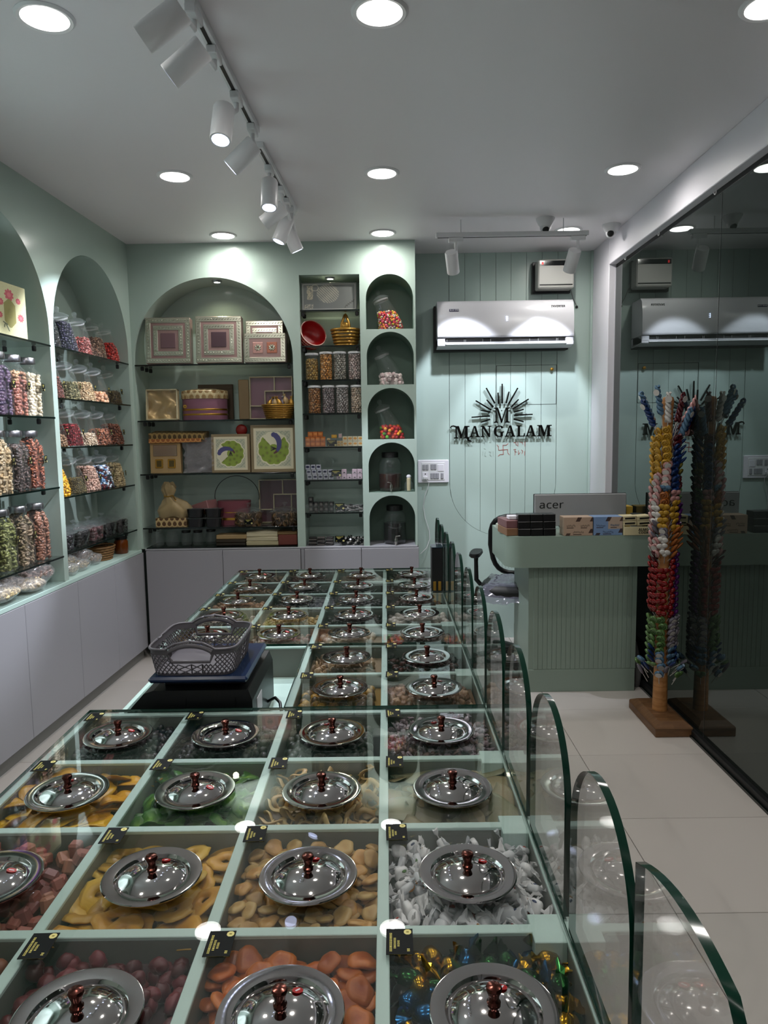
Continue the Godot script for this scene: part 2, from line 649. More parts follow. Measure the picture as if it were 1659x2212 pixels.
func shelf(called_label: String, xf: Transform3D, u0: float, u1: float, y: float, brackets: Array, w1 := -0.012, lip := false) -> void:
	var t := thing("glass_shelf", called_label, "shelf", xf * Transform3D(Basis.IDENTITY, Vector3(0, y, 0)))
	part("pane", MB.new().bb(Vector3(u0, -0.008, -0.255), Vector3(u1, 0, w1 - 0.002)), M.shelf_glass, t)
	part("green_edge", MB.new().bb(Vector3(u0, -0.0085, w1 - 0.002), Vector3(u1, 0.0005, w1), 0.001), M.glass_edge_dark, t)
	for b in brackets:
		part("bracket", MB.new().box(Vector3(b[0], -0.0225, b[1]), Vector3(0.022, 0.028, 0.016), 0.004), M.black, t)
	if lip:
		part("acrylic_lip", MB.new().bb(Vector3(u0 + 0.004, 0.0005, w1 - 0.006), Vector3(u1 - 0.004, 0.056, w1 - 0.003)), M.clear, t)


func cabinets() -> void:
	var us := [-6.0, -5.4, -4.8, -4.2, -3.6, -3.05, -2.55, -2.02, -1.493, -0.96, -0.476, 0.0]
	var words := ["grey base cabinet behind the viewer", "grey base cabinet under the cut-off arch of nut jars", "grey base cabinet under the cashew bags", "grey base cabinet under the pier between the left arches", "grey base cabinet under the bags of snacks in the arch", "grey base cabinet under the honey jar in the corner"]
	var dm := {}
	for i in 11:
		var t := thing("base_cabinet", words[0] if i < 6 else words[i - 5], "cabinet", LW, "base cabinets behind the viewer" if i < 6 else "")
		var a: float = us[i]
		var b: float = us[i + 1]
		part("body", MB.new().bb(Vector3(a + 0.001, 0.08, -0.25), Vector3(b - 0.001, 0.728, -0.008)), M.kick, t)
		part("door", MB.new().bb(Vector3(a + 0.0015, 0.078, -0.006), Vector3(b - 0.0015, 0.728, 0.012), 0.0015), M.cabinet, t)
		part("toe_kick", MB.new().bb(Vector3(a, 0, -0.25), Vector3(b, 0.078, -0.022)), M.kick, t)
	solo("cabinet_ledge", "pale mint ledge on top of the grey base cabinets by the left wall", "ledge", MB.new().bb(Vector3(-6.9, 0.73, -0.27), Vector3(-0.02, 0.752, 0.010), 0.002), M.mint_bar, LW)
	var xs := [-1.625, -1.108, -0.582, -0.556, -0.173, 0.214]
	var wb := ["grey base cabinet under the empty jars of the big arch", "grey base cabinet under the book-like packs of the big arch", "narrow grey filler panel between the back cabinets", "grey base cabinet under the shelves of little boxes", "grey base cabinet under the column of drink dispensers"]
	for i in 5:
		var t := thing("base_cabinet", wb[i], "cabinet", BW)
		var pr: float = 0.004 if i == 2 else (0.014 if i < 2 else 0.02)
		var a: float = xs[i]
		var b: float = xs[i + 1]
		part("body", MB.new().bb(Vector3(a + 0.001, 0.08, -0.26), Vector3(b - 0.001, 0.74, -0.008)), M.kick, t)
		part("door", MB.new().bb(Vector3(a + 0.0015, 0.078, -0.006), Vector3(b - 0.0015, 0.738, pr), 0.0015), M.cabinet_back, t)
		part("toe_kick", MB.new().bb(Vector3(a, 0, -0.26), Vector3(b, 0.078, -0.02)), M.kick, t)
	solo("cabinet_ledge", "thin pale ledge on top of the grey back cabinets", "ledge", MB.new().bb(Vector3(-1.63, 0.74, -0.27), Vector3(0.206, 0.752, 0.006), 0.002), M.cabinet, BW)


func shelves() -> void:
	var lv := ["top", "second", "third", "fourth"]
	var what := [["lotus print box", "tall jars of coated almonds", "tall jars of cashews in four colours", "tall jars of green and brown nuts"], ["row of dark and red slanted jars", "slanted jars of seeds", "slanted jars of dried berries and almonds", "slanted jars of fennel and pistachios", "clear boxes with knobs"]]
	var ys := [1.972, 1.610, 1.252, 0.890]
	for i in 4:
		shelf("glass shelf carrying the %s in the cut-off arch" % what[0][i], LW, -2.078, -1.077, ys[i], [[-1.14, -0.05], [-1.14, -0.2], [-2.0, -0.05], [-1.45, -0.2]], 0.006)
	solo("glass_sheet", "thick glass sheet under the bags of cashews", "glass sheet", MB.new().bb(Vector3(-2.078, 0.753, -0.25), Vector3(-1.08, 0.761, 0.008)), M.glass, LW)
	var yn := [1.975, 1.712, 1.456, 1.193, 0.895]
	for i in 5:
		shelf("glass shelf carrying the %s in the narrow arch" % what[1][i], LW, -1.026, -0.062, yn[i], [[-0.12, -0.05], [-0.55, -0.22], [-0.98, -0.05]], 0.002)
	var wb := ["silver embossed gift boxes", "pink hat box and gold tray", "two peacock boxes", "organza bag and glass dishes"]
	var yb := [1.973, 1.609, 1.255, 0.893]
	for i in 4:
		shelf("long glass shelf carrying the %s in the big arch" % wb[i], BW, -1.64, -0.602, yb[i], [[-1.60, -0.03], [-1.60, -0.12], [-1.60, -0.20], [-0.63, -0.03]], -0.002)
	solo("glass_sheet", "glass sheet under the empty jars in the big arch", "glass sheet", MB.new().bb(Vector3(-1.62, 0.753, -0.25), Vector3(-0.602, 0.759, 0.004)), M.glass_edge_dark, BW)
	var wr := ["silver gift box", "red bowls and gold basket", "upper row of ball jars", "lower row of ball jars", "orange and cream little boxes", "blue and pink little boxes", "black boxes and ring candies"]
	var yr := [2.309, 2.081, 1.859, 1.640, 1.420, 1.200, 0.981]
	for i in 7:
		shelf("short glass shelf carrying the %s" % wr[i], BW, -0.545, -0.158, yr[i], [[-0.53, -0.03], [-0.53, -0.12], [-0.175, -0.03]], -0.004, i >= 4)
	# puck lights in the tops of two niches
	for p in [["small puck light in the crown of the big arch", Vector3(-1.10, 2.520, -0.10), 0.10], ["small puck light over the silver gift box", Vector3(-0.351, 2.528, -0.09), 0.16]]:
		var t := thing("puck_light", p[0], "light", BW * Transform3D(Basis.IDENTITY, p[1]))
		part("trim_ring", MB.new().lathe([Vector2(0.020, -0.009), Vector2(0.032, -0.008), Vector2(0.034, 0.004)], 24), M.steel_brushed, t)
		part("light_disc", MB.new().lathe([Vector2(0, -0.008), Vector2(0.022, -0.008), Vector2(0.022, 0.003)], 24), M.glow, t)
		spot_lamp(t, Vector3(0, -0.014, 0), Vector3(0, -1, 0.05), p[2], 70.0, Color(1, 0.97, 0.82), 0.8)


# ---- jars

var tag_im: Image
func price_texture() -> Image:
	if tag_im:
		return tag_im
	var im := Image.create_empty(128, 96, false, Image.FORMAT_RGB8)
	im.fill(Color(0.035, 0.05, 0.055))
	var gold := Color(0.80, 0.76, 0.42)
	rng.seed = 5
	for row in [[12, 22, 100, 9], [27, 36, 60, 8], [40, 46, 36, 8]]:
		var x: int = row[1]
		while x < row[1] + row[2] - 8:
			var w := rng.randi_range(3, 6)
			im.fill_rect(Rect2i(x - 8, row[0], w, row[3]), gold)
			if rng.randf() < 0.7:
				im.fill_rect(Rect2i(x - 8 + 1, row[0] + 3, w - 2, 2), Color(0.2, 0.2, 0.12))
			x += w + 2
	for k in 2:
		im.fill_rect(Rect2i(14 + k * 8, 74, 5, 10), gold)
	for i in range(96, 126):
		for j in range(62, 92):
			var d := Vector2(i - 111, j - 77).length()
			if d < 14:
				im.set_pixel(i, j, Color(0.86, 0.82, 0.55) if d > 5 or absf(i - 111) > 3 else Color(0.55, 0.5, 0.25))
	tag_im = im
	return im


func card(w: float, h: float, th := 0.0015) -> MB:
	return MB.new().box(Vector3.ZERO, Vector3(w, h, th))


func make_tag_material() -> void:
	M.tag = textured(price_texture(), 0.5)
	M.tag.metallic_specular = 0.25


func tag_part(parent: Node, xf: Transform3D, w := 0.05, h := 0.038) -> void:
	part("price_label", card(w, h), M.tag, parent, xf)


func tall_jar(label: String, xf: Transform3D, with_tag := true) -> Node3D:
	var t := thing("storage_jar", label, "jar", xf)
	if not M.has("jar_mesh"):
		var rg := []
		for s in [[0.0, 0.046, 5.0], [0.004, 0.053, 6.0], [0.012, 0.055, 7.0], [0.19, 0.055, 7.0], [0.21, 0.053, 5.0], [0.226, 0.045, 3.0], [0.236, 0.037, 2.2], [0.262, 0.036, 2.0]]:
			rg.append(ring(Vector3(0, s[0], 0), s[1], s[1], s[2], 0.0, 32))
		M.jar_mesh = MB.new().loft(rg, true, false).mesh()
		var pf := [Vector2(0.036, 0.258), Vector2(0.041, 0.258), Vector2(0.042, 0.262), Vector2(0.042, 0.283), Vector2(0.039, 0.288), Vector2(0, 0.288)]
		M.cap_mesh = MB.new().lathe(pf, 28).mesh()
	part("glass_body", M.jar_mesh, M.clear, t)
	part("steel_cap", M.cap_mesh, M.steel_brushed, t)
	if with_tag:
		tag_part(t, Transform3D(Basis(Vector3.UP, 0.25), Vector3(0.037, 0.145, 0.061)), 0.044, 0.036)
	return t


func shell_points(y0: float, y1: float, dy: float, step: float, sec: Callable, e := 2.0, jit := 0.3) -> Array:
	var out := []
	var y := y0
	var ph := 0.0
	while y < y1:
		var s: Array = sec.call(y)
		var per: float = PI * (s[1] + s[2]) * (1.15 if e > 3.0 else 1.0)
		var n := maxi(5, int(per / step))
		ph += 0.5
		for k in n:
			var a := TAU * (k + ph + r(-jit, jit)) / n
			var p := Vector3(s[0] + signf(cos(a)) * pow(absf(cos(a)), 2.0 / e) * s[1], y + r(-jit, jit) * dy, -signf(sin(a)) * pow(absf(sin(a)), 2.0 / e) * s[2])
			out.append(Transform3D(rand_basis(), p))
		y += dy
	# the top of the heap
	var st: Array = sec.call(y1)
	var m := int(st[1] * 2.0 / step) + 1
	for i in m:
		for k in m:
			var u := Vector2(-1.0 + 2.0 * (i + 0.5) / m + r(-0.1, 0.1), -1.0 + 2.0 * (k + 0.5) / m + r(-0.1, 0.1))
			if u.length() < 1.05:
				out.append(Transform3D(rand_basis(), Vector3(st[0] + u.x * st[1], y1 + r(-0.004, 0.006), u.y * st[2])))
	return out


func nut_meshes() -> void:
	M.almond = MB.new().ball(Vector3.ZERO, Vector3(0.0140, 0.0060, 0.0088), 8, 6).mesh()
	M.bean = MB.new().ball(Vector3.ZERO, Vector3(0.0125, 0.0084, 0.0094), 8, 6).mesh()
	M.jelly = MB.new().ball(Vector3.ZERO, Vector3(0.0098, 0.0072, 0.0076), 8, 6).mesh()
	M.seed = MB.new().ball(Vector3.ZERO, Vector3(0.0090, 0.0025, 0.0046), 6, 4).mesh()
	M.grain = MB.new().ball(Vector3.ZERO, Vector3(0.0048, 0.003, 0.0033), 6, 4).mesh()
	M.pearl = MB.new().ball(Vector3.ZERO, Vector3.ONE * 0.0078, 8, 6).mesh()
	M.gumball = MB.new().ball(Vector3.ZERO, Vector3.ONE * 0.0125, 10, 7).mesh()
	var cp := []
	var cr := []
	for k in 7:
		var a := -1.25 + 2.5 * k / 6.0
		cp.append(Vector3(0.0110 * cos(a) - 0.0045, 0.0110 * sin(a), 0))
		cr.append(0.0055 * (0.55 + 0.45 * cos(a * 1.05)) * (1.15 if k < 3 else 1.0))
	M.cashew = MB.new().tube(cp, cr, 7).mesh()
	M.drop = tinted(Color.WHITE, 0.42)
	M.gloss = tinted(Color.WHITE, 0.22)
	M.matte = tinted(Color.WHITE, 0.7)
	M.metal_bead = tinted(Color.WHITE, 0.25, 0.35)


func fill_tall(xf: Transform3D, called: String, phrase: String, shape: Mesh, m: Material, cols: Array, level: float, step: float, cols_top := [], split := 0.0) -> void:
	var sec := func(y: float) -> Array:
		var k := 0.042 if y < 0.195 else lerpf(0.042, 0.025, clampf((y - 0.195) / 0.04, 0, 1))
		return [0.0, k, k]
	var e := 6.0
	var pts := shell_points(0.011, level, step * 0.82, step * 1.12, sec, e)
	var core := MB.new().bb(Vector3(-0.036, 0.004, -0.036), Vector3(0.036, minf(level - 0.01, 0.2), 0.036), 0.006)
	if level > 0.21:
		core.bb(Vector3(-0.021, 0.19, -0.021), Vector3(0.021, level - 0.012, 0.021), 0.004)
	if cols_top.is_empty():
		crowd(called, phrase, "nuts", shape, m, pts, cols, xf, core.mesh())
		return
	var lo := pts.filter(func(p): return p.origin.y < split)
	var hi := pts.filter(func(p): return p.origin.y >= split)
	var o := crowd(called, phrase, "nuts", shape, m, lo, cols, xf, core.mesh())
	crowd("upper_layer", "", "", shape, m, hi, cols_top, ID, null, null, o)


func tall_jars() -> void:
	var A: Mesh = M.almond
	var B: Mesh = M.bean
	var C: Mesh = M.cashew
	# [u, depth, shelf height, contents name, phrase, mesh, colours, level, step, tag]
	var rows := [
		[-1.585, -0.075, 1.610, "coated_almonds", "dark violet coated almonds", A, [Color(0.27, 0.20, 0.30), Color(0.34, 0.27, 0.36)], 0.185, 0.0165],
		[-1.447, -0.075, 1.610, "coated_almonds", "dusty purple coated almonds", B, [Color(0.33, 0.25, 0.35), Color(0.25, 0.18, 0.30), Color(0.42, 0.33, 0.42)], 0.215, 0.0175],
		[-1.312, -0.075, 1.610, "coated_almonds", "reddish brown almonds under a paler layer", B, [Color(0.52, 0.30, 0.23), Color(0.58, 0.36, 0.28), Color(0.48, 0.27, 0.22)], 0.200, 0.0175],
		[-1.178, -0.075, 1.610, "coated_almonds", "cream white coated almonds", B, [Color(0.82, 0.77, 0.66), Color(0.86, 0.82, 0.72)], 0.205, 0.0175],
		[-1.640, -0.075, 1.252, "cashews", "orange spiced cashews with a grey top layer", C, [Color(0.74, 0.45, 0.22), Color(0.78, 0.52, 0.28)], 0.225, 0.016],
		[-1.490, -0.075, 1.252, "cashews", "plain cream cashews", C, [Color(0.80, 0.70, 0.54), Color(0.84, 0.76, 0.62)], 0.245, 0.016],
		[-1.345, -0.075, 1.252, "cashews", "dark grey peppered cashews", C, [Color(0.33, 0.27, 0.25), Color(0.40, 0.33, 0.30), Color(0.27, 0.22, 0.20)], 0.215, 0.016],
		[-1.200, -0.075, 1.252, "cashews", "red brown spiced cashews", C, [Color(0.50, 0.25, 0.15), Color(0.58, 0.32, 0.20), Color(0.45, 0.22, 0.14)], 0.245, 0.016],
		[-1.665, -0.075, 0.890, "cashews", "pinkish beige cashews", C, [Color(0.74, 0.59, 0.48), Color(0.78, 0.64, 0.52)], 0.245, 0.016],
		[-1.500, -0.075, 0.890, "cashews", "olive green seasoned cashews", C, [Color(0.48, 0.50, 0.27), Color(0.55, 0.56, 0.33), Color(0.42, 0.44, 0.22)], 0.245, 0.016],
		[-1.345, -0.075, 0.890, "cashews", "grey beige roasted cashews", C, [Color(0.54, 0.46, 0.36), Color(0.60, 0.52, 0.42), Color(0.48, 0.42, 0.30)], 0.245, 0.016],
		[-1.185, -0.075, 0.890, "almonds", "brown raw almonds stacked to the neck", A, [Color(0.50, 0.33, 0.25), Color(0.56, 0.38, 0.29)], 0.245, 0.0165],
	]
	for w in rows:
		var xf := LW * pos(w[0], w[2] + 0.001, w[1], r(-0.06, 0.06))
		var top := []
		var split := 0.0
		if w[4].begins_with("orange"):
			top = [Color(0.55, 0.49, 0.45), Color(0.62, 0.56, 0.52)]
			split = 0.14
		elif w[4].begins_with("reddish"):
			top = [Color(0.66, 0.52, 0.38), Color(0.60, 0.42, 0.30)]
			split = 0.165
		tall_jar("tall square glass jar with steel cap holding %s" % w[4], xf, not (w[3] == "almonds"))
		fill_tall(xf, w[3], "%s inside a tall steel-capped jar" % w[4], w[5], M.drop, w[6], w[7], w[8], top, split)


func slant_sec(y: float) -> Array:
	# centre offset, half width, half depth of the leaning jar at height y
	var k := clampf(y / 0.185, 0, 1)
	return [0.012 - 0.05 * k * k - 0.012 * k, lerpf(0.086, 0.05, pow(k, 1.6)), lerpf(0.068, 0.05, pow(k, 1.6))]


func slant_jar(label: String, xf: Transform3D, with_tag := true) -> Node3D:
	var t := thing("candy_jar", label, "jar", xf)
	if not M.has("slant_mesh"):
		var rg := [ring(Vector3(0.012, 0.0, 0), 0.076, 0.058, 2.5, 0.0, 28)]
		for y in [0.004, 0.012, 0.03, 0.06, 0.09, 0.12, 0.15, 0.17, 0.185]:
			var s := slant_sec(y)
			rg.append(ring(Vector3(s[0], y, 0), s[1] * (0.965 if y < 0.01 else 1.0), s[2] * (0.965 if y < 0.01 else 1.0), 2.5, 0.36 * pow(clampf((y - 0.02) / 0.165, 0, 1), 1.3), 28))
		rg.append(ring(Vector3(-0.0535, 0.195, 0), 0.053, 0.053, 2.0, 0.36, 28))
		M.slant_mesh = MB.new().loft(rg, true, false).mesh()
		M.slant_lid = MB.new().lathe([Vector2(0.049, -0.012), Vector2(0.050, 0.0), Vector2(0.060, 0.002), Vector2(0.061, 0.007), Vector2(0.052, 0.014), Vector2(0.034, 0.026), Vector2(0.012, 0.032), Vector2(0.009, 0.037), Vector2(0.0135, 0.046), Vector2(0.0165, 0.054), Vector2(0.0135, 0.063), Vector2(0.006, 0.068), Vector2(0, 0.069)], 26).mesh()
		M.slant_neck = MB.new().lathe([Vector2(0.0505, -0.011), Vector2(0.0525, -0.009), Vector2(0.0525, -0.002), Vector2(0.0505, 0)], 26).mesh()
	part("glass_body", M.slant_mesh, M.clear, t)
	var at := Transform3D(Basis(Vector3(0, 0, 1), 0.36), Vector3(-0.0545, 0.198, 0))
	part("seal_ring", M.slant_neck, M.plastic_wrap, t, at)
	part("glass_lid", M.slant_lid, M.clear_thick, t, at)
	if with_tag:
		tag_part(t, Transform3D(Basis(Vector3.UP, 0.2) * Basis(Vector3.RIGHT, -0.1), Vector3(0.045, 0.088, 0.066)), 0.046, 0.036)
	return t


func fill_slant(xf: Transform3D, called: String, phrase: String, category: String, shape: Mesh, m: Material, cols: Array, level: float, step: float) -> void:
	var sec := func(y: float) -> Array:
		var s := slant_sec(y)
		return [s[0], s[1] - step * 0.62, s[2] - step * 0.62]
	var pts := shell_points(step * 0.5, level, step * 0.85, step * 1.18, sec, 2.4)
	var rg := []
	for k in 6:
		var y := 0.003 + (level - 0.008) * k / 5.0
		var s := slant_sec(y)
		rg.append(ring(Vector3(s[0], y, 0), s[1] - step * 1.0, s[2] - step * 1.0, 2.4, 0.0, 16))
	var o := crowd(called, phrase, category, shape, m, pts, cols, xf, MB.new().loft(rg).mesh())


func slant_jars() -> void:
	var rows := [
		[1.975, [
			["chewy_candies", "glossy black coated sweets", "candies", M.almond, [Color(0.03, 0.03, 0.04), Color(0.06, 0.05, 0.08)], 0.17, 0.015, 0.25],
			["dried_berries", "deep violet dried berries", "berries", M.bean, [Color(0.09, 0.08, 0.14), Color(0.14, 0.12, 0.20)], 0.17, 0.016, 0.3],
			["mouth_freshener", "pink and red mouth freshener pieces", "candies", M.seed, [Color(0.60, 0.25, 0.22), Color(0.70, 0.45, 0.42), Color(0.45, 0.18, 0.14)], 0.105, 0.011, 0.3],
			["spice_mix", "speckled brown and cream mix", "snacks", M.seed, [Color(0.62, 0.46, 0.36), Color(0.36, 0.24, 0.18), Color(0.75, 0.62, 0.52)], 0.13, 0.011, 0.4],
			["fruit_candies", "bright red chewy candies", "candies", M.bean, [Color(0.72, 0.08, 0.06), Color(0.62, 0.05, 0.05), Color(0.80, 0.20, 0.15)], 0.115, 0.016, 0.2]]],
		[1.712, [
			["sunflower_hearts", "rust red roasted seeds", "seeds", M.seed, [Color(0.45, 0.24, 0.20), Color(0.55, 0.33, 0.28)], 0.12, 0.011, 0.4],
			["pumpkin_seeds", "pale olive pumpkin seeds", "seeds", M.seed, [Color(0.50, 0.47, 0.30), Color(0.62, 0.58, 0.42), Color(0.35, 0.34, 0.20)], 0.10, 0.0115, 0.4],
			["sunflower_seeds", "cream peeled sunflower seeds", "seeds", M.seed, [Color(0.80, 0.68, 0.52), Color(0.86, 0.76, 0.60)], 0.115, 0.011, 0.4],
			["sugar_balls", "peach coloured sugar balls", "candies", M.gumball, [Color(0.82, 0.60, 0.44), Color(0.86, 0.68, 0.54)], 0.065, 0.024, 0.4],
			["roasted_seeds", "olive brown speckled seeds", "seeds", M.seed, [Color(0.35, 0.28, 0.15), Color(0.45, 0.38, 0.22), Color(0.26, 0.20, 0.11)], 0.085, 0.011, 0.4]]],
		[1.456, [
			["beans", "small tan beans", "beans", M.bean, [Color(0.55, 0.42, 0.30)], 0.06, 0.016, 0.4],
			["dried_cranberries", "crimson dried cranberries", "berries", M.seed, [Color(0.52, 0.10, 0.13), Color(0.62, 0.16, 0.18), Color(0.42, 0.07, 0.10)], 0.13, 0.0125, 0.4],
			["melon_seeds", "off-white slivered melon seeds", "seeds", M.seed, [Color(0.84, 0.74, 0.62), Color(0.90, 0.82, 0.72)], 0.075, 0.012, 0.4],
			["almonds", "brown almonds filled halfway", "nuts", M.almond, [Color(0.55, 0.32, 0.20), Color(0.48, 0.27, 0.17)], 0.10, 0.016, 0.35],
			["almonds", "red brown almonds heaped against the side", "nuts", M.almond, [Color(0.52, 0.28, 0.18), Color(0.45, 0.24, 0.16)], 0.135, 0.016, 0.35]]],
		[1.193, [
			["lemon_drops", "bright yellow drops", "candies", M.bean, [Color(0.85, 0.62, 0.08), Color(0.90, 0.70, 0.15)], 0.15, 0.015, 0.3],
			["fennel_seeds", "greenish brown fennel seeds", "seeds", M.grain, [Color(0.38, 0.32, 0.16), Color(0.48, 0.42, 0.24), Color(0.30, 0.25, 0.12)], 0.09, 0.0085, 0.5],
			["peanuts", "pinkish beige peanuts", "nuts", M.bean, [Color(0.70, 0.55, 0.48), Color(0.76, 0.62, 0.55)], 0.15, 0.015, 0.4],
			["pebble_candies", "blue white and black pebble candies", "candies", M.bean, [Color(0.45, 0.60, 0.75), Color(0.85, 0.88, 0.92), Color(0.10, 0.12, 0.18), Color(0.35, 0.10, 0.14)], 0.145, 0.015, 0.25],
			["pistachios", "pale shelled pistachios", "nuts", M.bean, [Color(0.76, 0.68, 0.52), Color(0.70, 0.62, 0.45)], 0.155, 0.0165, 0.4]]],
	]
	for row in rows:
		for i in 5:
			var w: Array = row[1][i]
			var xf := LW * pos(-0.935 + 0.19 * i, row[0] + 0.001, -0.085, r(-0.1, 0.1), 0.90)
			slant_jar("leaning glass jar with ball-knob lid holding %s" % w[1], xf, row[0] < 1.9 and not (row[0] < 1.2 and i < 1))
			fill_slant(xf, w[0], "%s inside a leaning glass jar" % w[1], w[2], w[3], M.gloss if w[7] < 0.35 else M.drop, w[4], w[5], w[6])
	# the three in the small arches of the back wall
	var tri := [
		[2.180, "jelly_beans", "mixed pink orange and yellow jellies", M.jelly, [Color(0.85, 0.35, 0.45), Color(0.90, 0.50, 0.20), Color(0.80, 0.75, 0.70), Color(0.75, 0.68, 0.15), Color(0.85, 0.20, 0.25)], 0.115, 0.0145],
		[1.822, "marshmallows", "pale pink marshmallows", null, [Color(0.90, 0.80, 0.80), Color(0.93, 0.86, 0.85)], 0.065, 0.026],
		[1.465, "fruit_jellies", "sugared red yellow and green fruit jellies", M.gumball, [Color(0.75, 0.13, 0.15), Color(0.82, 0.25, 0.10), Color(0.88, 0.62, 0.15), Color(0.35, 0.60, 0.15), Color(0.65, 0.10, 0.14)], 0.08, 0.023],
	]
	var marsh := MB.new().lathe([Vector2(0, -0.012), Vector2(0.011, -0.012), Vector2(0.0135, -0.009), Vector2(0.0135, 0.009), Vector2(0.011, 0.012), Vector2(0, 0.012)], 10).mesh()
	for w in tri:
		var xf := BW * pos(0.035, w[0] + 0.001, -0.095)
		slant_jar("leaning glass jar of %s alone in a small arch" % w[2], xf, false)
		fill_slant(xf, w[1], "%s in the jar of a small arch" % w[2], "candies", w[3] if w[3] else marsh, M.gloss if w[3] == M.jelly else M.matte, w[4], w[5], w[6])


func shelf_goods_left() -> void:
	# cut-off arch, top shelf: lotus box and a purple box
	var im := Image.create_empty(256, 320, false, Image.FORMAT_RGB8)
	im.fill(Color(0.78, 0.77, 0.60))
	rng.seed = 12
	for k in 260:
		im.fill_rect(Rect2i(rng.randi_range(0, 255), rng.randi_range(0, 319), 3, 2), Color(0.66, 0.66, 0.46))
	for f in [[128, 66, 36], [62, 118, 22], [52, 196, 20], [196, 90, 20], [210, 190, 25]]:
		for i in range(-f[2], f[2]):
			for j in range(-f[2], f[2]):
				var p := Vector2(i, j)
				if p.length() < f[2] * (0.72 + 0.28 * absf(sin(p.angle() * 4.5))):
					im.set_pixel(f[0] + i, f[1] + j, Color(0.74, 0.33, 0.37) if p.length() > f[2] * 0.4 else Color(0.80, 0.44, 0.46))
	for j in range(92, 262):
		var hw := 44.0 if j > 122 and j < 226 else (44.0 * (j - 84) / 38.0 if j <= 122 else 44.0 * (268 - j) / 42.0)
		for i in range(int(128 - hw), int(128 + hw)):
			var d := Vector2((i - 128) * 1.3, (j - 176) * 0.8).length()
			im.set_pixel(i, j, Color(0.55, 0.53, 0.30) if d > 26 or int(d) % 7 < 4 else Color(0.48, 0.46, 0.22))
	for s in [[70, 232, 100, 244], [84, 238, 76, 262], [90, 242, 112, 280]]:
		for k in 40:
			var q := Vector2(s[0], s[1]).lerp(Vector2(s[2], s[3]), k / 39.0)
			im.fill_rect(Rect2i(int(q.x), int(q.y), 6, 6), Color(0.36, 0.39, 0.30))
	var fx := LW * pos(-1.345, 1.973 + 0.126, -0.075, -0.06)
	var t := thing("gift_box", "tall cream gift box printed with pink lotus flowers", "box", fx)
	part("carton", MB.new().box(Vector3.ZERO, Vector3(0.262, 0.25, 0.06), 0.002), M.cream, t)
	part("printed_front", card(0.258, 0.246), textured(im, 0.55), t, pos(0, 0, 0.0305))
	var im2 := Image.create_empty(64, 64, false, Image.FORMAT_RGB8)
	im2.fill(Color(0.16, 0.10, 0.35))
	for k in 60:
		im2.fill_rect(Rect2i(rng.randi_range(0, 60), rng.randi_range(0, 60), 4, 6), [Color(0.55, 0.25, 0.5), Color(0.30, 0.16, 0.5), Color(0.75, 0.55, 0.40)][rng.randi() % 3])
	t = thing("gift_box", "violet printed gift box cut by the frame edge", "box", LW * pos(-1.62, 1.973 + 0.135, -0.06, 0.12))
	part("carton", MB.new().box(Vector3.ZERO, Vector3(0.22, 0.268, 0.05), 0.002), M.cream, t)
	part("printed_front", card(0.214, 0.262), textured(im2, 0.4), t, pos(0, 0, 0.0255))
	# bags of cashews on the glass sheet
	var bags := [[-1.17, 0.762, -0.10, 0.10, 0.055, "pinkish", Color(0.72, 0.60, 0.56)], [-1.43, 0.762, -0.12, 0.15, 0.045, "grey", Color(0.62, 0.54, 0.48)], [-1.33, 0.762, -0.055, 0.085, 0.03, "cream", Color(0.78, 0.70, 0.56)], [-1.56, 0.762, -0.07, 0.13, 0.035, "pale yellow", Color(0.80, 0.72, 0.55)]]
	for b in bags:
		bag("clear plastic bag of %s cashews under the glass shelf" % b[5], LW * pos(b[0], b[1], b[2], r(-0.2, 0.2)), b[3], b[4], 0.075, [b[6], b[6].lightened(0.15)], M.cashew, "cashews", "%s cashews inside a plastic bag" % b[5])
	# narrow arch: clear boxes with knobs
	var inside := [["plum_candies", "charcoal", Color(0.13, 0.12, 0.14)], ["black_dates", "black", Color(0.04, 0.035, 0.04)], ["rose_candies", "rosy brown", Color(0.36, 0.22, 0.23)], ["black_raisins", "blue black", Color(0.06, 0.06, 0.08)], ["dark_figs", "brown black", Color(0.09, 0.075, 0.075)]]
	for i in 5:
		var xf := LW * pos(-0.93 + 0.187 * i, 0.896, -0.10)
		var w: Array = inside[i]
		t = thing("clear_box", "clear lidded box with a glass knob holding %s sweets" % w[1], "container", xf)
		var rg := []
		for s in [[0, 0.062], [0.004, 0.067], [0.085, 0.076], [0.09, 0.08]]:
			rg.append(ring(Vector3(0, s[0], 0), s[1], s[1], 6.0, 0.0, 28))
		part("glass_body", MB.new().loft(rg, true, false), M.clear, t)
		rg = []
		for s in [[0.088, 0.087, 5.0], [0.093, 0.088, 5.0], [0.097, 0.082, 5.0], [0.115, 0.05, 3.0], [0.12, 0.014, 2.0]]:
			rg.append(ring(Vector3(0, s[0], 0), s[1], s[1], s[2], 0.0, 28))
		var ld := part("glass_lid", MB.new().loft(rg, true, true), M.clear_thick, t)
		part("knob", MB.new().lathe([Vector2(0.006, 0.118), Vector2(0.006, 0.128), Vector2(0.017, 0.136), Vector2(0.017, 0.142), Vector2(0, 0.145)], 16), M.clear_thick, ld)
		var sec := func(y: float) -> Array: return [0.0, 0.057 + y * 0.07, 0.057 + y * 0.07]
		crowd(w[0], "%s sweets inside a clear lidded box" % w[1], "candies", M.gumball, M.gloss, shell_points(0.012, 0.07, 0.018, 0.022, sec, 6.0), [w[2], w[2].lightened(0.08)], xf, MB.new().bb(Vector3(-0.05, 0.004, -0.05), Vector3(0.05, 0.066, 0.05)).mesh())
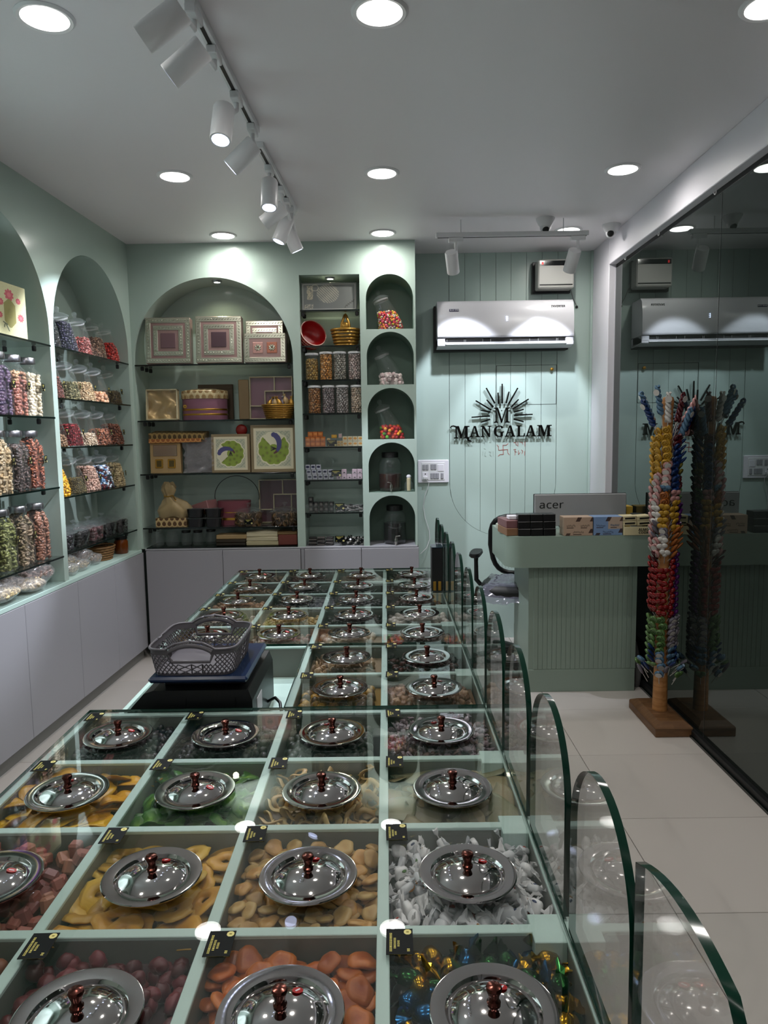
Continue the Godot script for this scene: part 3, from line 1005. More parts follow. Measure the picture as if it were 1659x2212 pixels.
	# bottom of the narrow arch
	var packs := [[-0.90, 0.753, -0.07, 0.13, "white seed"], [-0.76, 0.753, -0.075, 0.15, "beige wafer"], [-0.86, 0.79, -0.10, 0.14, "pale cream wafer"], [-0.68, 0.795, -0.09, 0.12, "frosted pink"], [-0.56, 0.753, -0.09, 0.12, "tan wafer"]]
	for p in packs:
		var c: Color = [Color(0.72, 0.70, 0.60), Color(0.74, 0.66, 0.50), Color(0.76, 0.70, 0.55), Color(0.62, 0.52, 0.48), Color(0.62, 0.47, 0.32)][packs.find(p)]
		bag("clear packet of %s snacks under the clear boxes" % p[4], LW * pos(p[0], p[1], p[2], r(-0.15, 0.15)), p[3] * 0.55, 0.034, 0.06, [c, c.lightened(0.1)], M.seed, "snacks", "%s snacks inside a clear packet" % p[4])
	basket_oval("small oval wicker basket beside the honey jar", LW * pos(-0.40, 0.753, -0.10, 0.0), 0.105, 0.075, 0.075, M.wicker, 6)
	t = thing("honey_jar", "jar of amber honey with a black lid in the corner", "jar", LW * pos(-0.165, 0.753, -0.07))
	part("glass_body", MB.new().lathe([Vector2(0, 0), Vector2(0.04, 0), Vector2(0.044, 0.006), Vector2(0.044, 0.078), Vector2(0.036, 0.09), Vector2(0.035, 0.096)], 24), M.honey, t)
	part("lid", MB.new().lathe([Vector2(0.036, 0.092), Vector2(0.04, 0.093), Vector2(0.04, 0.108), Vector2(0, 0.109)], 24), M.black, t)
	part("label", card(0.03, 0.06), M.white, t, Transform3D(Basis(Vector3.UP, 1.2), Vector3(0.041, 0.045, 0.017)))
	t = thing("honey_jar", "dark jar with a black lid behind the wicker basket", "jar", LW * pos(-0.27, 0.753, -0.16))
	part("glass_body", MB.new().lathe([Vector2(0, 0), Vector2(0.044, 0), Vector2(0.046, 0.006), Vector2(0.046, 0.085), Vector2(0.038, 0.094)], 20), mat(Color(0.10, 0.05, 0.03), 0.1), t)
	part("lid", MB.new().lathe([Vector2(0.036, 0.092), Vector2(0.045, 0.093), Vector2(0.045, 0.108), Vector2(0, 0.109)], 20), M.black, t)


# a soft plastic bag with pieces inside
func bag(label: String, xf: Transform3D, hx: float, hy: float, hz: float, cols: Array, piece: Mesh, inner: String, inner_label: String) -> void:
	var rg := []
	for k in 9:
		var a := -PI / 2 + PI * k / 8.0
		var p := PackedVector3Array()
		for j in 20:
			var b := TAU * j / 20
			var w := 1.0 + 0.08 * sin(b * 3 + k) + r(-0.03, 0.03)
			p.append(Vector3(cos(b) * hx * pow(maxf(cos(a), 0.02), 0.5) * w, hy + sin(a) * hy * (1.0 + 0.1 * sin(b * 2.0)), -sin(b) * hz * pow(maxf(cos(a), 0.02), 0.5) * w))
		rg.append(p)
	solo("plastic_bag", label, "bag", MB.new().loft(rg), M.plastic_wrap, xf)
	var pts := []
	var n := int(hx * hz * 4.0 / 0.00012)
	for i in n:
		var q := Vector3(r(-1, 1), r(-0.7, 0.85), r(-1, 1))
		if Vector2(q.x, q.z).length() > 0.96:
			continue
		var hgt := sqrt(1.0 - pow(Vector2(q.x, q.z).length(), 2.0)) * 0.8
		pts.append(Transform3D(rand_basis(), Vector3(q.x * hx * 0.93, hy + q.y * hgt * hy, q.z * hz * 0.93)))
	crowd(inner, inner_label, "snacks", piece, M.drop, pts, cols, xf)


func basket_oval(label: String, xf: Transform3D, hx: float, hz: float, h: float, m: Material, rows: int) -> Node3D:
	var t := thing("woven_basket", label, "basket", xf)
	part("base", MB.new().loft([ring(Vector3.ZERO, hx * 0.75, hz * 0.75), ring(Vector3(0, 0.005, 0), hx * 0.76, hz * 0.76)]), m, t)
	for k in rows:
		var f := float(k) / (rows - 1)
		var p := []
		for j in 37:
			var a := TAU * j / 36
			var w := lerpf(0.76, 1.0, f) + 0.02 * (1 if (j + k) % 2 == 0 else -1)
			p.append(Vector3(cos(a) * hx * w, 0.005 + h * f, -sin(a) * hz * w))
		part("woven_strand", MB.new().tube(p, h / rows * 0.52, 5, false), m, t)
	return t


# carved metal-foil gift boxes: raised beaded frames round a plain middle
func foil_frame(mb: MB, w: float, h: float, t: float, z: float) -> void:
	for s in [-1, 1]:
		mb.box(Vector3(0, s * (h - t) / 2, z), Vector3(w, t, 0.006), 0.002)
		mb.box(Vector3(s * (w - t) / 2, 0, z), Vector3(t, h - 2 * t, 0.006), 0.002)
	var nx := int(w / 0.018)
	for i in nx:
		for s in [-1, 1]:
			mb.x = Transform3D(Basis(Vector3(0, 0, 1), s * 0.7), Vector3(-w / 2 + (i + 0.5) * w / nx, s * (h - t) / 2, z + 0.003))
			mb.ball(Vector3.ZERO, Vector3(0.008, 0.0035, 0.003), 6, 4)
	var ny := int((h - 2 * t) / 0.018)
	for i in ny:
		for s in [-1, 1]:
			mb.x = Transform3D(Basis(Vector3(0, 0, 1), 1.57 + s * 0.7), Vector3(s * (w - t) / 2, -h / 2 + t + (i + 0.5) * (h - 2 * t) / ny, z + 0.003))
			mb.ball(Vector3.ZERO, Vector3(0.008, 0.0035, 0.003), 6, 4)
	mb.x = ID


func foil_box(label: String, xf: Transform3D, w: float, h: float, d: float, inner: int, centre: Color) -> void:
	var t := thing("foil_gift_box", label, "box", xf)
	part("carton", MB.new().box(Vector3.ZERO, Vector3(w, h, d), 0.003), M.pink_foil, t)
	var z := d / 2
	var fr := MB.new()
	foil_frame(fr, w * 0.985, h * 0.985, 0.032, z)
	part("embossed_frame", fr, M.silver_emboss, t)
	var cm := mat(centre, 0.35, 0.3)
	if inner == 1:
		fr = MB.new()
		foil_frame(fr, w * 0.66, h * 0.66, 0.03, z)
		part("embossed_frame", fr, M.silver_emboss, t)
		part("centre_panel", MB.new().box(Vector3(0, 0, z), Vector3(w * 0.33, h * 0.33, 0.007), 0.003), cm, t)
	else:
		for s in [-1, 1]:
			var c := part("centre_panel", MB.new().box(Vector3(s * w * 0.17, 0, z), Vector3(w * 0.25, h * 0.38, 0.007), 0.003), mat(Color(0.66, 0.42, 0.34) if s > 0 else Color(0.72, 0.55, 0.52), 0.3, 0.5), t)
			var orn := MB.new()
			for k in 8:
				orn.x = Transform3D(Basis(Vector3(0, 0, 1), k * PI / 4 + 0.4), Vector3(s * w * 0.17, 0, z + 0.004)) * Transform3D(Basis.IDENTITY, Vector3(0.014, 0, 0))
				orn.ball(Vector3.ZERO, Vector3(0.012, 0.005, 0.004), 6, 4)
			part("embossed_flower", orn, M.silver_emboss, c)


func tray_box(label: String, xf: Transform3D, w: float, h: float, m: Material, wrapped := true) -> void:
	var t := thing("compartment_tray", label, "tray", xf)
	part("back_panel", MB.new().bb(Vector3(-w / 2, 0, -0.02), Vector3(w / 2, h, -0.012)), m, t)
	for b in [[-w / 2, 0, -w / 2 + 0.005, h], [w / 2 - 0.005, 0, w / 2, h], [-w / 2, 0, w / 2, 0.005], [-w / 2, h - 0.005, w / 2, h], [0.02, h * 0.65, 0.025, h], [-w * 0.15, h * 0.28, -w * 0.15 + 0.005, h * 0.66], [0.08, 0, 0.085, h * 0.65], [-w / 2, h * 0.30, -w * 0.15, h * 0.30 + 0.005], [-w * 0.15, h * 0.645, w / 2, h * 0.65 + 0.005]]:
		part("divider", MB.new().bb(Vector3(b[0], b[1], -0.015), Vector3(b[2], b[3], 0.022)), M.cream, t)
	if wrapped:
		part("film", MB.new().bb(Vector3(-w / 2, 0, 0.0235), Vector3(w / 2, h, 0.0245)), M.clear, t)


func peacock(size: int, turned: bool) -> Image:
	var im := Image.create_empty(size, size, false, Image.FORMAT_RGB8)
	var paper := Color(0.78, 0.76, 0.66)
	rng.seed = 3
	for i in size:
		for j in size:
			var b := mini(mini(i, j), mini(size - 1 - i, size - 1 - j))
			var c := paper
			if b < 10:
				c = Color(0.50, 0.44, 0.33)
			elif b < 16:
				c = Color(0.80, 0.77, 0.66)
			elif b > 19:
				c = Color(0.60, 0.62, 0.55) if sin(i * 0.55) * sin(j * 0.55) + 0.5 * sin((i + j) * 0.3) > 0.1 else Color(0.70, 0.70, 0.60)
			var p := Vector2(i - size / 2.0, j - size / 2.0) / size
			if turned:
				p = Vector2(p.y, -p.x)
			# p: body comes from the one side, the fan is a ring of round feathers
			var lob := 0.32 + 0.025 * absf(sin(p.angle() * 6.0))
			if p.length() < lob + 0.03:
				c = Color(0.82, 0.80, 0.70)
			var gap := absf(wrapf(p.angle() - PI, -PI, PI)) < 0.75 and p.length() > 0.10
			if p.length() < lob and not gap:
				c = Color(0.50, 0.58, 0.22)
				for k in 16:
					var q := Vector2.from_angle(PI + 0.75 + (TAU - 1.5) * (k % 8) / 7.0) * (0.28 if k < 8 else 0.17)
					var dd := (p - q).length()
					if dd < 0.02:
						c = Color(0.42, 0.42, 0.22)
					elif dd < 0.045:
						c = Color(0.46, 0.54, 0.20)
			im.set_pixel(i, j, c)
	# the bird: a curved tapering body
	for k in 90:
		var s := k / 89.0
		var a := lerpf(3.0, 0.2, s)
		var q := Vector2(-0.10 + 0.20 * cos(a), 0.02 - 0.15 * sin(a))
		var rad := lerpf(0.05, 0.018, s) * (1.0 + 0.6 * sin(s * PI))
		if turned:
			q = Vector2(-q.y, q.x)
		var n := int(rad * size)
		for i in range(-n, n + 1):
			for j in range(-n, n + 1):
				if i * i + j * j <= n * n:
					im.set_pixel(clampi(int((q.x + 0.5) * size) + i, 0, size - 1), clampi(int((q.y + 0.5) * size) + j, 0, size - 1), Color(0.28, 0.28, 0.46) if s < 0.86 else Color(0.35, 0.22, 0.22))
	for leg in 4:
		for k in 30:
			var q := Vector2(0.0, -0.06).lerp(Vector2(-0.05 + 0.03 * leg, 0.06), k / 29.0)
			if turned:
				q = Vector2(-q.y, q.x)
			im.fill_rect(Rect2i(int((q.x + 0.5) * size), int((q.y + 0.5) * size), 2, 2), Color(0.12, 0.1, 0.12))
	return im


func scale_pattern(a: Color, b: Color, line: Color) -> Image:
	var im := Image.create_empty(96, 48, false, Image.FORMAT_RGB8)
	for i in 96:
		for j in 48:
			var row := j / 16
			var cx := fposmod(i + (8.0 if row % 2 else 0.0), 16.0) - 8.0
			var cy := float(j % 16) - 6.0
			var d := Vector2(cx, cy * 0.9).length()
			im.set_pixel(i, j, line if absf(d - 7.4) < 1.2 else (b if d < 5.6 else a))
	return im


func big_arch_goods() -> void:
	# top shelf: silver and rose foil boxes
	foil_box("square silver and rose foil box, first from the corner, with a dull mauve centre", BW * Transform3D(Basis(Vector3.UP, 0.06) * Basis(Vector3.RIGHT, -0.06), Vector3(-1.418, 1.975 + 0.151, -0.05)), 0.292, 0.298, 0.075, 1, Color(0.42, 0.32, 0.34))
	foil_box("square silver and rose foil box with a dark shiny centre", BW * Transform3D(Basis(Vector3.UP, 0.04) * Basis(Vector3.RIGHT, -0.06), Vector3(-1.085, 1.975 + 0.153, -0.05)), 0.30, 0.302, 0.075, 1, Color(0.30, 0.22, 0.25))
	foil_box("silver foil box half hidden behind the smaller two-panel one", BW * Transform3D(Basis(Vector3.RIGHT, -0.1), Vector3(-0.80, 1.975 + 0.145, -0.14)), 0.25, 0.285, 0.06, 1, Color(0.40, 0.32, 0.34))
	foil_box("low silver foil box with two copper flower panels", BW * Transform3D(Basis(Vector3.RIGHT, -0.06), Vector3(-0.783, 1.975 + 0.097, -0.045)), 0.272, 0.19, 0.06, 2, Color.WHITE)
	solo("gift_box", "plain olive box standing behind the silver foil boxes", "box", MB.new().bb(Vector3(-0.09, 0, -0.02), Vector3(0.06, 0.275, 0.02), 0.002), mat(Color(0.32, 0.31, 0.20), 0.5), BW * pos(-0.70, 1.974, -0.20))
	# second shelf
	var t := thing("gift_tray", "gold satin lined tray wrapped in clear film", "tray", BW * Transform3D(Basis(Vector3.RIGHT, -0.1), Vector3(-1.488, 1.611, -0.06)))
	for b in [[-0.105, 0, -0.097, 0.205], [0.097, 0, 0.105, 0.205], [-0.105, 0, 0.105, 0.008], [-0.105, 0.197, 0.105, 0.205]]:
		part("rim", MB.new().bb(Vector3(b[0], b[1], -0.02), Vector3(b[2], b[3], 0.03), 0.002), M.cream, t)
	var satin := MB.new()
	var g := []
	for i in 15:
		var row := []
		for j in 15:
			row.append(Vector3(-0.097 + 0.194 * i / 14.0, 0.008 + 0.189 * j / 14.0, 0.008 * sin(i * 0.9 + 1.4 * sin(j * 0.6)) + 0.006 * sin(j * 0.8 + i * 0.3)))
		g.append(row)
	satin.smooth(2)
	for i in 14:
		for j in 14:
			satin.quad(g[i][j], g[i + 1][j], g[i + 1][j + 1], g[i][j + 1])
	part("satin_lining", satin, mat(Color(0.72, 0.60, 0.38), 0.3, 0.3), t)
	part("film", MB.new().bb(Vector3(-0.105, 0, 0.031), Vector3(0.105, 0.205, 0.032)), M.clear, t)
	t = thing("hat_box", "round mauve hat box with a gold honeycomb lid", "box", BW * pos(-1.222, 1.611, -0.14))
	part("body", MB.new().lathe([Vector2(0, 0), Vector2(0.148, 0), Vector2(0.15, 0.003), Vector2(0.15, 0.145)], 48), M.mauve, t, Transform3D(Basis.from_scale(Vector3(1, 1, 0.75)), Vector3.ZERO))
	var hp := scale_pattern(Color(0.80, 0.72, 0.54), Color(0.58, 0.44, 0.26), Color(0.88, 0.82, 0.66))
	var lm := textured(hp, 0.4)
	lm.uv1_triplanar = true
	lm.uv1_scale = Vector3(4, 8, 4)
	part("lid", MB.new().lathe([Vector2(0.155, 0.14), Vector2(0.157, 0.143), Vector2(0.157, 0.19), Vector2(0.152, 0.195), Vector2(0.08, 0.207), Vector2(0, 0.21)], 48), lm, t, Transform3D(Basis.from_scale(Vector3(1, 1, 0.75)), Vector3.ZERO))
	for y in [0.03, 0.062]:
		part("gold_band", MB.new().lathe([Vector2(0.1505, y), Vector2(0.152, y + 0.002), Vector2(0.152, y + 0.010), Vector2(0.1505, y + 0.012)], 48), M.gold, t, Transform3D(Basis.from_scale(Vector3(1, 1, 0.75)), Vector3.ZERO))
	part("ring_pull", MB.new().lathe([Vector2(0.004, -0.003), Vector2(0.012, -0.003), Vector2(0.012, 0.003), Vector2(0.004, 0.003)], 16), M.gold, t, Transform3D(Basis(Vector3.RIGHT, PI / 2), Vector3(-0.115, 0.09, 0.078)))
	solo("gift_box", "dark brown box standing behind the round hat box", "box", MB.new().bb(Vector3(-0.12, 0, -0.012), Vector3(0.12, 0.245, 0.012), 0.002), mat(Color(0.28, 0.22, 0.14), 0.5), BW * pos(-1.17, 1.611, -0.242))
	tray_box("tall mauve compartment tray leaning behind the sachet basket", BW * Transform3D(Basis(Vector3.RIGHT, -0.08), Vector3(-0.77, 1.611, -0.13)), 0.29, 0.285, M.mauve)
	solo("gift_box", "gold foil wrapped box edge beside the mauve tray", "box", MB.new().bb(Vector3(-0.035, 0, -0.03), Vector3(0.035, 0.265, 0.03), 0.004), mat(Color(0.55, 0.47, 0.35), 0.25, 0.5), BW * pos(-0.955, 1.611, -0.13, 0.2))
	t = basket_oval("golden wire basket heaped with sachets", BW * pos(-0.712, 1.611, -0.06), 0.108, 0.08, 0.085, M.gold_wicker, 8)
	for i in 7:
		var sx := -0.06 + 0.024 * i
		var sm: Material = [M.plastic_wrap, M.gold, M.cream][i % 3]
		var rg := []
		for k in 6:
			var hgt := 0.014 * k
			var w: float = [0.02, 0.026, 0.026, 0.018, 0.006, 0.014][k]
			rg.append(ring(Vector3(0, hgt, 0), w, w * 0.7, 2.5, 0.0, 12))
		solo("sachet", "little tied sachet in the golden wire basket", "sachet", MB.new().loft(rg), [M.gold_wicker, mat(Color(0.42, 0.40, 0.44), 0.3), mat(Color(0.60, 0.50, 0.34), 0.3)][i % 3], BW * Transform3D(Basis.from_euler(Vector3(r(-0.3, 0.3), r(0, 3), r(-0.3, 0.3))), Vector3(-0.712 + sx, 1.69 + (0.016 if i == 5 else 0.0), -0.05 + r(-0.02, 0.03))), "sachets in the golden basket")
	# third shelf
	t = thing("gift_box", "gold tray box with two little windows", "box", BW * Transform3D(Basis(Vector3.RIGHT, -0.05), Vector3(-1.477, 1.257, -0.05)))
	part("carton", MB.new().bb(Vector3(-0.102, 0, -0.03), Vector3(0.102, 0.203, 0.02), 0.003), mat(Color(0.66, 0.55, 0.38), 0.4, 0.2), t)
	part("foil_panel", MB.new().bb(Vector3(-0.08, 0.115, 0.018), Vector3(0.08, 0.19, 0.024), 0.002), mat(Color(0.60, 0.52, 0.45), 0.2, 0.6), t)
	for s in [-1, 1]:
		part("window_frame", MB.new().bb(Vector3(s * 0.042 - 0.026, 0.035, 0.018), Vector3(s * 0.042 + 0.026, 0.095, 0.025), 0.004), M.gold, t)
		part("window", MB.new().bb(Vector3(s * 0.042 - 0.018, 0.042, 0.02), Vector3(s * 0.042 + 0.018, 0.088, 0.0258), 0.002), mat(Color(0.30, 0.25, 0.12), 0.2), t)
	var pm := textured(scale_pattern(Color(0.42, 0.33, 0.18), Color(0.30, 0.23, 0.12), Color(0.62, 0.52, 0.30)), 0.45)
	pm.uv1_triplanar = true
	pm.uv1_scale = Vector3(5, 10, 5)
	var po := textured(scale_pattern(Color(0.62, 0.38, 0.18), Color(0.55, 0.32, 0.15), Color(0.74, 0.55, 0.30)), 0.45)
	po.uv1_triplanar = true
	po.uv1_scale = Vector3(5, 10, 5)
	solo("flat_box", "flat box with orange scale pattern on the gold tray box", "box", MB.new().bb(Vector3(-0.18, 0, -0.08), Vector3(0.17, 0.026, 0.08), 0.002), po, BW * Transform3D(Basis(Vector3(0, 0, 1), 0.01), Vector3(-1.40, 1.462, -0.10)))
	solo("flat_box", "flat box with brown scale pattern, topmost on the third shelf", "box", MB.new().bb(Vector3(-0.19, 0, -0.08), Vector3(0.18, 0.042, 0.075), 0.004), pm, BW * Transform3D(Basis.from_euler(Vector3(0.12, 0, -0.015)), Vector3(-1.39, 1.489, -0.10)))
	bag_wrapped()
	var im := peacock(160, false)
	t = thing("gift_box", "smaller square gift box with a peacock and green feathers", "box", BW * Transform3D(Basis(Vector3.RIGHT, -0.04), Vector3(-1.040, 1.256, -0.04)))
	part("carton", MB.new().bb(Vector3(-0.130, 0, -0.06), Vector3(0.130, 0.258, 0), 0.003), mat(Color(0.46, 0.38, 0.27), 0.5), t)
	part("printed_front", card(0.256, 0.254), textured(im, 0.6), t, pos(0, 0.129, 0.0008))
	im = peacock(160, true)
	t = thing("gift_box", "larger square gift box with a peacock and green feathers", "box", BW * Transform3D(Basis(Vector3.RIGHT, -0.04), Vector3(-0.752, 1.256, -0.04)))
	part("carton", MB.new().bb(Vector3(-0.153, 0, -0.07), Vector3(0.153, 0.315, 0), 0.003), mat(Color(0.46, 0.38, 0.27), 0.5), t)
	part("printed_front", card(0.302, 0.311), textured(im, 0.6), t, pos(0, 0.1575, 0.0008))
	solo("snack_packet", "small red and white packet peeping over the smaller peacock box", "packet", MB.new().ball(Vector3(0, 0.04, 0), Vector3(0.04, 0.04, 0.02), 12, 8), mat(Color(0.62, 0.18, 0.16), 0.25), BW * pos(-0.985, 1.50, -0.16))
	solo("gift_box", "brown box behind the smaller peacock box carrying a packet", "box", MB.new().bb(Vector3(-0.1, 0, -0.03), Vector3(0.1, 0.245, 0.03), 0.002), M.burgundy, BW * pos(-1.02, 1.256, -0.17))
	# fourth shelf
	var fp := textured(scale_pattern(Color(0.66, 0.55, 0.38), Color(0.36, 0.25, 0.14), Color(0.80, 0.70, 0.50)), 0.5)
	fp.uv1_triplanar = true
	fp.uv1_scale = Vector3(4.6, 9, 4.6)
	solo("flat_box", "low box with a feather pattern under the organza bag", "box", MB.new().bb(Vector3(-0.11, 0, -0.09), Vector3(0.10, 0.062, 0), 0.002), fp, BW * pos(-1.452, 0.894, -0.03))
	t = thing("organza_bag", "sheer golden organza bag tied at the neck", "bag", BW * pos(-1.445, 0.957, -0.075))
	var rg := []
	for s in [[0, 0.085], [0.02, 0.11], [0.06, 0.115], [0.10, 0.085], [0.13, 0.04], [0.145, 0.026], [0.16, 0.032], [0.20, 0.05], [0.232, 0.03]]:
		var p := PackedVector3Array()
		for j in 28:
			var b := TAU * j / 28
			var w: float = s[1] * (1.0 + 0.10 * sin(b * 5 + s[0] * 20) + (0.15 * sin(b * 9) if s[0] > 0.12 else 0.0))
			p.append(Vector3(cos(b) * w - (0.03 if s[0] > 0.12 else 0.0), s[0] + 0.012 * sin(b * 3), -sin(b) * w * 0.62))
		rg.append(p)
	var om := mat(Color(0.66, 0.57, 0.40), 0.5, 0.0, 0.72)
	om.rim_enabled = true
	part("cloth", MB.new().loft(rg), om, t)
	part("ribbon", MB.new().tube([Vector3(-0.06, 0.146, 0.018), Vector3(-0.03, 0.143, 0.028), Vector3(0.0, 0.148, 0.018), Vector3(0.03, 0.12, 0.06)], 0.004, 6), M.gold, t)
	t = thing("gift_box", "dusty pink patterned box tilted behind the organza bag", "box", BW * Transform3D(Basis.from_euler(Vector3(0, -0.5, 0.28)), Vector3(-1.27, 1.01, -0.15)))
	part("carton", MB.new().box(Vector3.ZERO, Vector3(0.19, 0.07, 0.10), 0.003), mat(Color(0.58, 0.40, 0.40), 0.5), t)
	part("gold_label", MB.new().box(Vector3(0.04, -0.045, 0.045), Vector3(0.08, 0.02, 0.03), 0.003), M.gold, t)
	for i in 4:
		t = thing("snack_tub", "black packed tub, %s" % ["lower one touching the organza bag box", "lower one beside the pink basket", "upper one by the organza bag", "upper one beside the pink basket"][i], "tub", BW * pos(-1.288 + 0.122 * (i % 2), 0.895 + 0.065 * (i / 2), -0.05))
		part("body", MB.new().loft([ring(Vector3.ZERO, 0.05, 0.045, 6.0), ring(Vector3(0, 0.056, 0), 0.056, 0.05, 6.0)]), mat(Color(0.035, 0.035, 0.045), 0.25), t)
		part("lid_rim", MB.new().bb(Vector3(-0.059, 0.056, -0.053), Vector3(0.059, 0.062, 0.053), 0.002), M.clear_thick, t)
	t = thing("gift_basket", "pink gift basket with a tall thin hoop handle", "basket", BW * pos(-1.05, 0.894, -0.15))
	part("body", MB.new().loft([ring(Vector3.ZERO, 0.10, 0.06, 4.0), ring(Vector3(0, 0.165, 0), 0.112, 0.066, 4.0)]), mat(Color(0.45, 0.22, 0.26), 0.5), t)
	for y in [0.035, 0.075]:
		part("gold_band", MB.new().loft([ring(Vector3(0, y, 0), 0.1035, 0.0625, 4.0), ring(Vector3(0, y + 0.016, 0), 0.105, 0.0635, 4.0)], false, false), M.gold, t)
	var hoop := []
	for k in 25:
		var a := -0.15 + (PI + 0.3) * k / 24.0
		hoop.append(Vector3(0.02 + 0.153 * cos(a), 0.19 + 0.145 * sin(a), 0))
	part("hoop_handle", MB.new().tube(hoop, 0.0025, 6), M.dark, t)
	for i in 2:
		var xf := BW * pos([-0.945, -0.695][i], 0.894, -0.085)
		t = thing("glass_dish", ["lidded glass dish of cookies with a black price card", "lidded glass dish of cookies in front of the burgundy tray"][i], "dish", xf)
		part("glass_body", MB.new().lathe([Vector2(0, 0), Vector2(0.075, 0), Vector2(0.088, 0.012), Vector2(0.094, 0.085), Vector2(0.098, 0.088)], 36), M.clear, t)
		var ld := part("glass_lid", MB.new().lathe([Vector2(0.106, 0.088), Vector2(0.106, 0.092), Vector2(0.085, 0.108), Vector2(0.05, 0.122), Vector2(0.01, 0.127)], 36), M.clear_thick, t)
		part("knob", MB.new().lathe([Vector2(0.007, 0.126), Vector2(0.007, 0.14), Vector2(0.02, 0.148), Vector2(0.02, 0.154), Vector2(0, 0.157)], 18), M.clear_thick, ld)
		if i == 0:
			tag_part(t, pos(0.02, 0.035, 0.096), 0.055, 0.035)
		var sec := func(_y: float) -> Array: return [0.0, 0.075, 0.075]
		crowd("cookies", "brown cookies inside the glass dish %s" % ["with the price card", "by the burgundy tray"][i], "cookies", MB.new().lathe([Vector2(0, -0.004), Vector2(0.018, -0.004), Vector2(0.02, 0), Vector2(0.018, 0.004), Vector2(0, 0.005)], 10).mesh(), M.drop, shell_points(0.012, 0.07, 0.014, 0.03, sec), [Color(0.30, 0.21, 0.10), Color(0.38, 0.28, 0.15), Color(0.22, 0.15, 0.08)], xf, MB.new().lathe([Vector2(0, 0.004), Vector2(0.068, 0.004), Vector2(0.068, 0.062), Vector2(0, 0.062)], 20).mesh())
	tray_box("burgundy compartment tray standing at the end of the fourth shelf", BW * Transform3D(Basis(Vector3.RIGHT, -0.05), Vector3(-0.745, 0.895, -0.21)), 0.285, 0.30, M.burgundy)
	# bottom
	for i in 5:
		t = thing("empty_jar", "small empty glass jar under the organza bag, %s from the corner" % ["first", "second", "third", "fourth", "fifth"][i], "jar", BW * pos([-1.565, -1.465, -1.375, -1.295, -1.215][i], 0.76, [-0.06, -0.07, -0.09, -0.09, -0.13][i]))
		var k: float = [1.0, 1.0, 0.82, 0.82, 0.85][i]
		part("glass_body", MB.new().lathe([Vector2(0, 0), Vector2(0.033, 0), Vector2(0.043, 0.012), Vector2(0.044, 0.07), Vector2(0.034, 0.086), Vector2(0.033, 0.092)], 24), M.clear_thick, t, Transform3D(Basis.from_scale(Vector3(k, 1, k)), Vector3.ZERO))
		part("lid", MB.new().lathe([Vector2(0.035, 0.088), Vector2(0.037, 0.09), Vector2(0.037, 0.103), Vector2(0, 0.104)], 24), M.clear_thick if i < 2 else M.black, t, Transform3D(Basis.from_scale(Vector3(k, 1, k)), Vector3.ZERO))
	var stacks := [
		[-1.055, 0.205, [[0.022, Color(0.14, 0.11, 0.06), "black and gold pack, lowest of its stack"], [0.024, Color(0.16, 0.12, 0.05), "black and gold pack, middle of its stack"], [0.030, Color(0.60, 0.50, 0.34), "tan pack on top of the black and gold packs"]]],
		[-0.845, 0.215, [[0.030, Color(0.70, 0.66, 0.52), "cream pack, lowest of the cream stack"], [0.030, Color(0.72, 0.68, 0.56), "cream pack, middle of the cream stack"], [0.034, Color(0.74, 0.70, 0.58), "cream pack with dark lid edge, top of the cream stack"]]],
		[-0.672, 0.130, [[0.072, Color(0.42, 0.20, 0.16), "red brown box at the end of the bottom shelf"], [0.022, Color(0.46, 0.36, 0.22), "thin gold topped box on the red brown box"]]],
	]
	for s in stacks:
		var y := 0.7605
		for b in s[2]:
			solo("flat_pack", b[2], "pack", MB.new().bb(Vector3(-s[1] / 2 + r(-0.004, 0.004), 0, -0.12), Vector3(s[1] / 2 + r(-0.004, 0.004), b[0] - 0.001, 0), 0.004), mat(b[1], 0.4), BW * pos(s[0], y, -0.03, r(-0.04, 0.04)))
			y += b[0]


func bag_wrapped() -> void:
	var t := thing("wrapped_box", "grey box in crumpled clear film beside the gold tray box", "box", BW * pos(-1.255, 1.257, -0.09))
	part("carton", MB.new().bb(Vector3(-0.085, 0, -0.05), Vector3(0.085, 0.20, 0.03), 0.003), mat(Color(0.30, 0.31, 0.30), 0.5), t)
	var f := MB.new()
	f.smooth(2)
	var g := []
	rng.seed = 31
	for i in 13:
		var row := []
		for j in 17:
			row.append(Vector3(-0.10 + 0.20 * i / 12.0 + r(-0.008, 0.008), 0.002 + 0.235 * j / 16.0, 0.045 + r(-0.014, 0.014)))
		g.append(row)
	for i in 12:
		for j in 16:
			f.quad(g[i][j], g[i + 1][j], g[i + 1][j + 1], g[i][j + 1])
	part("film", f, mat(Color(0.85, 0.82, 0.85), 0.1, 0.0, 0.18), t)


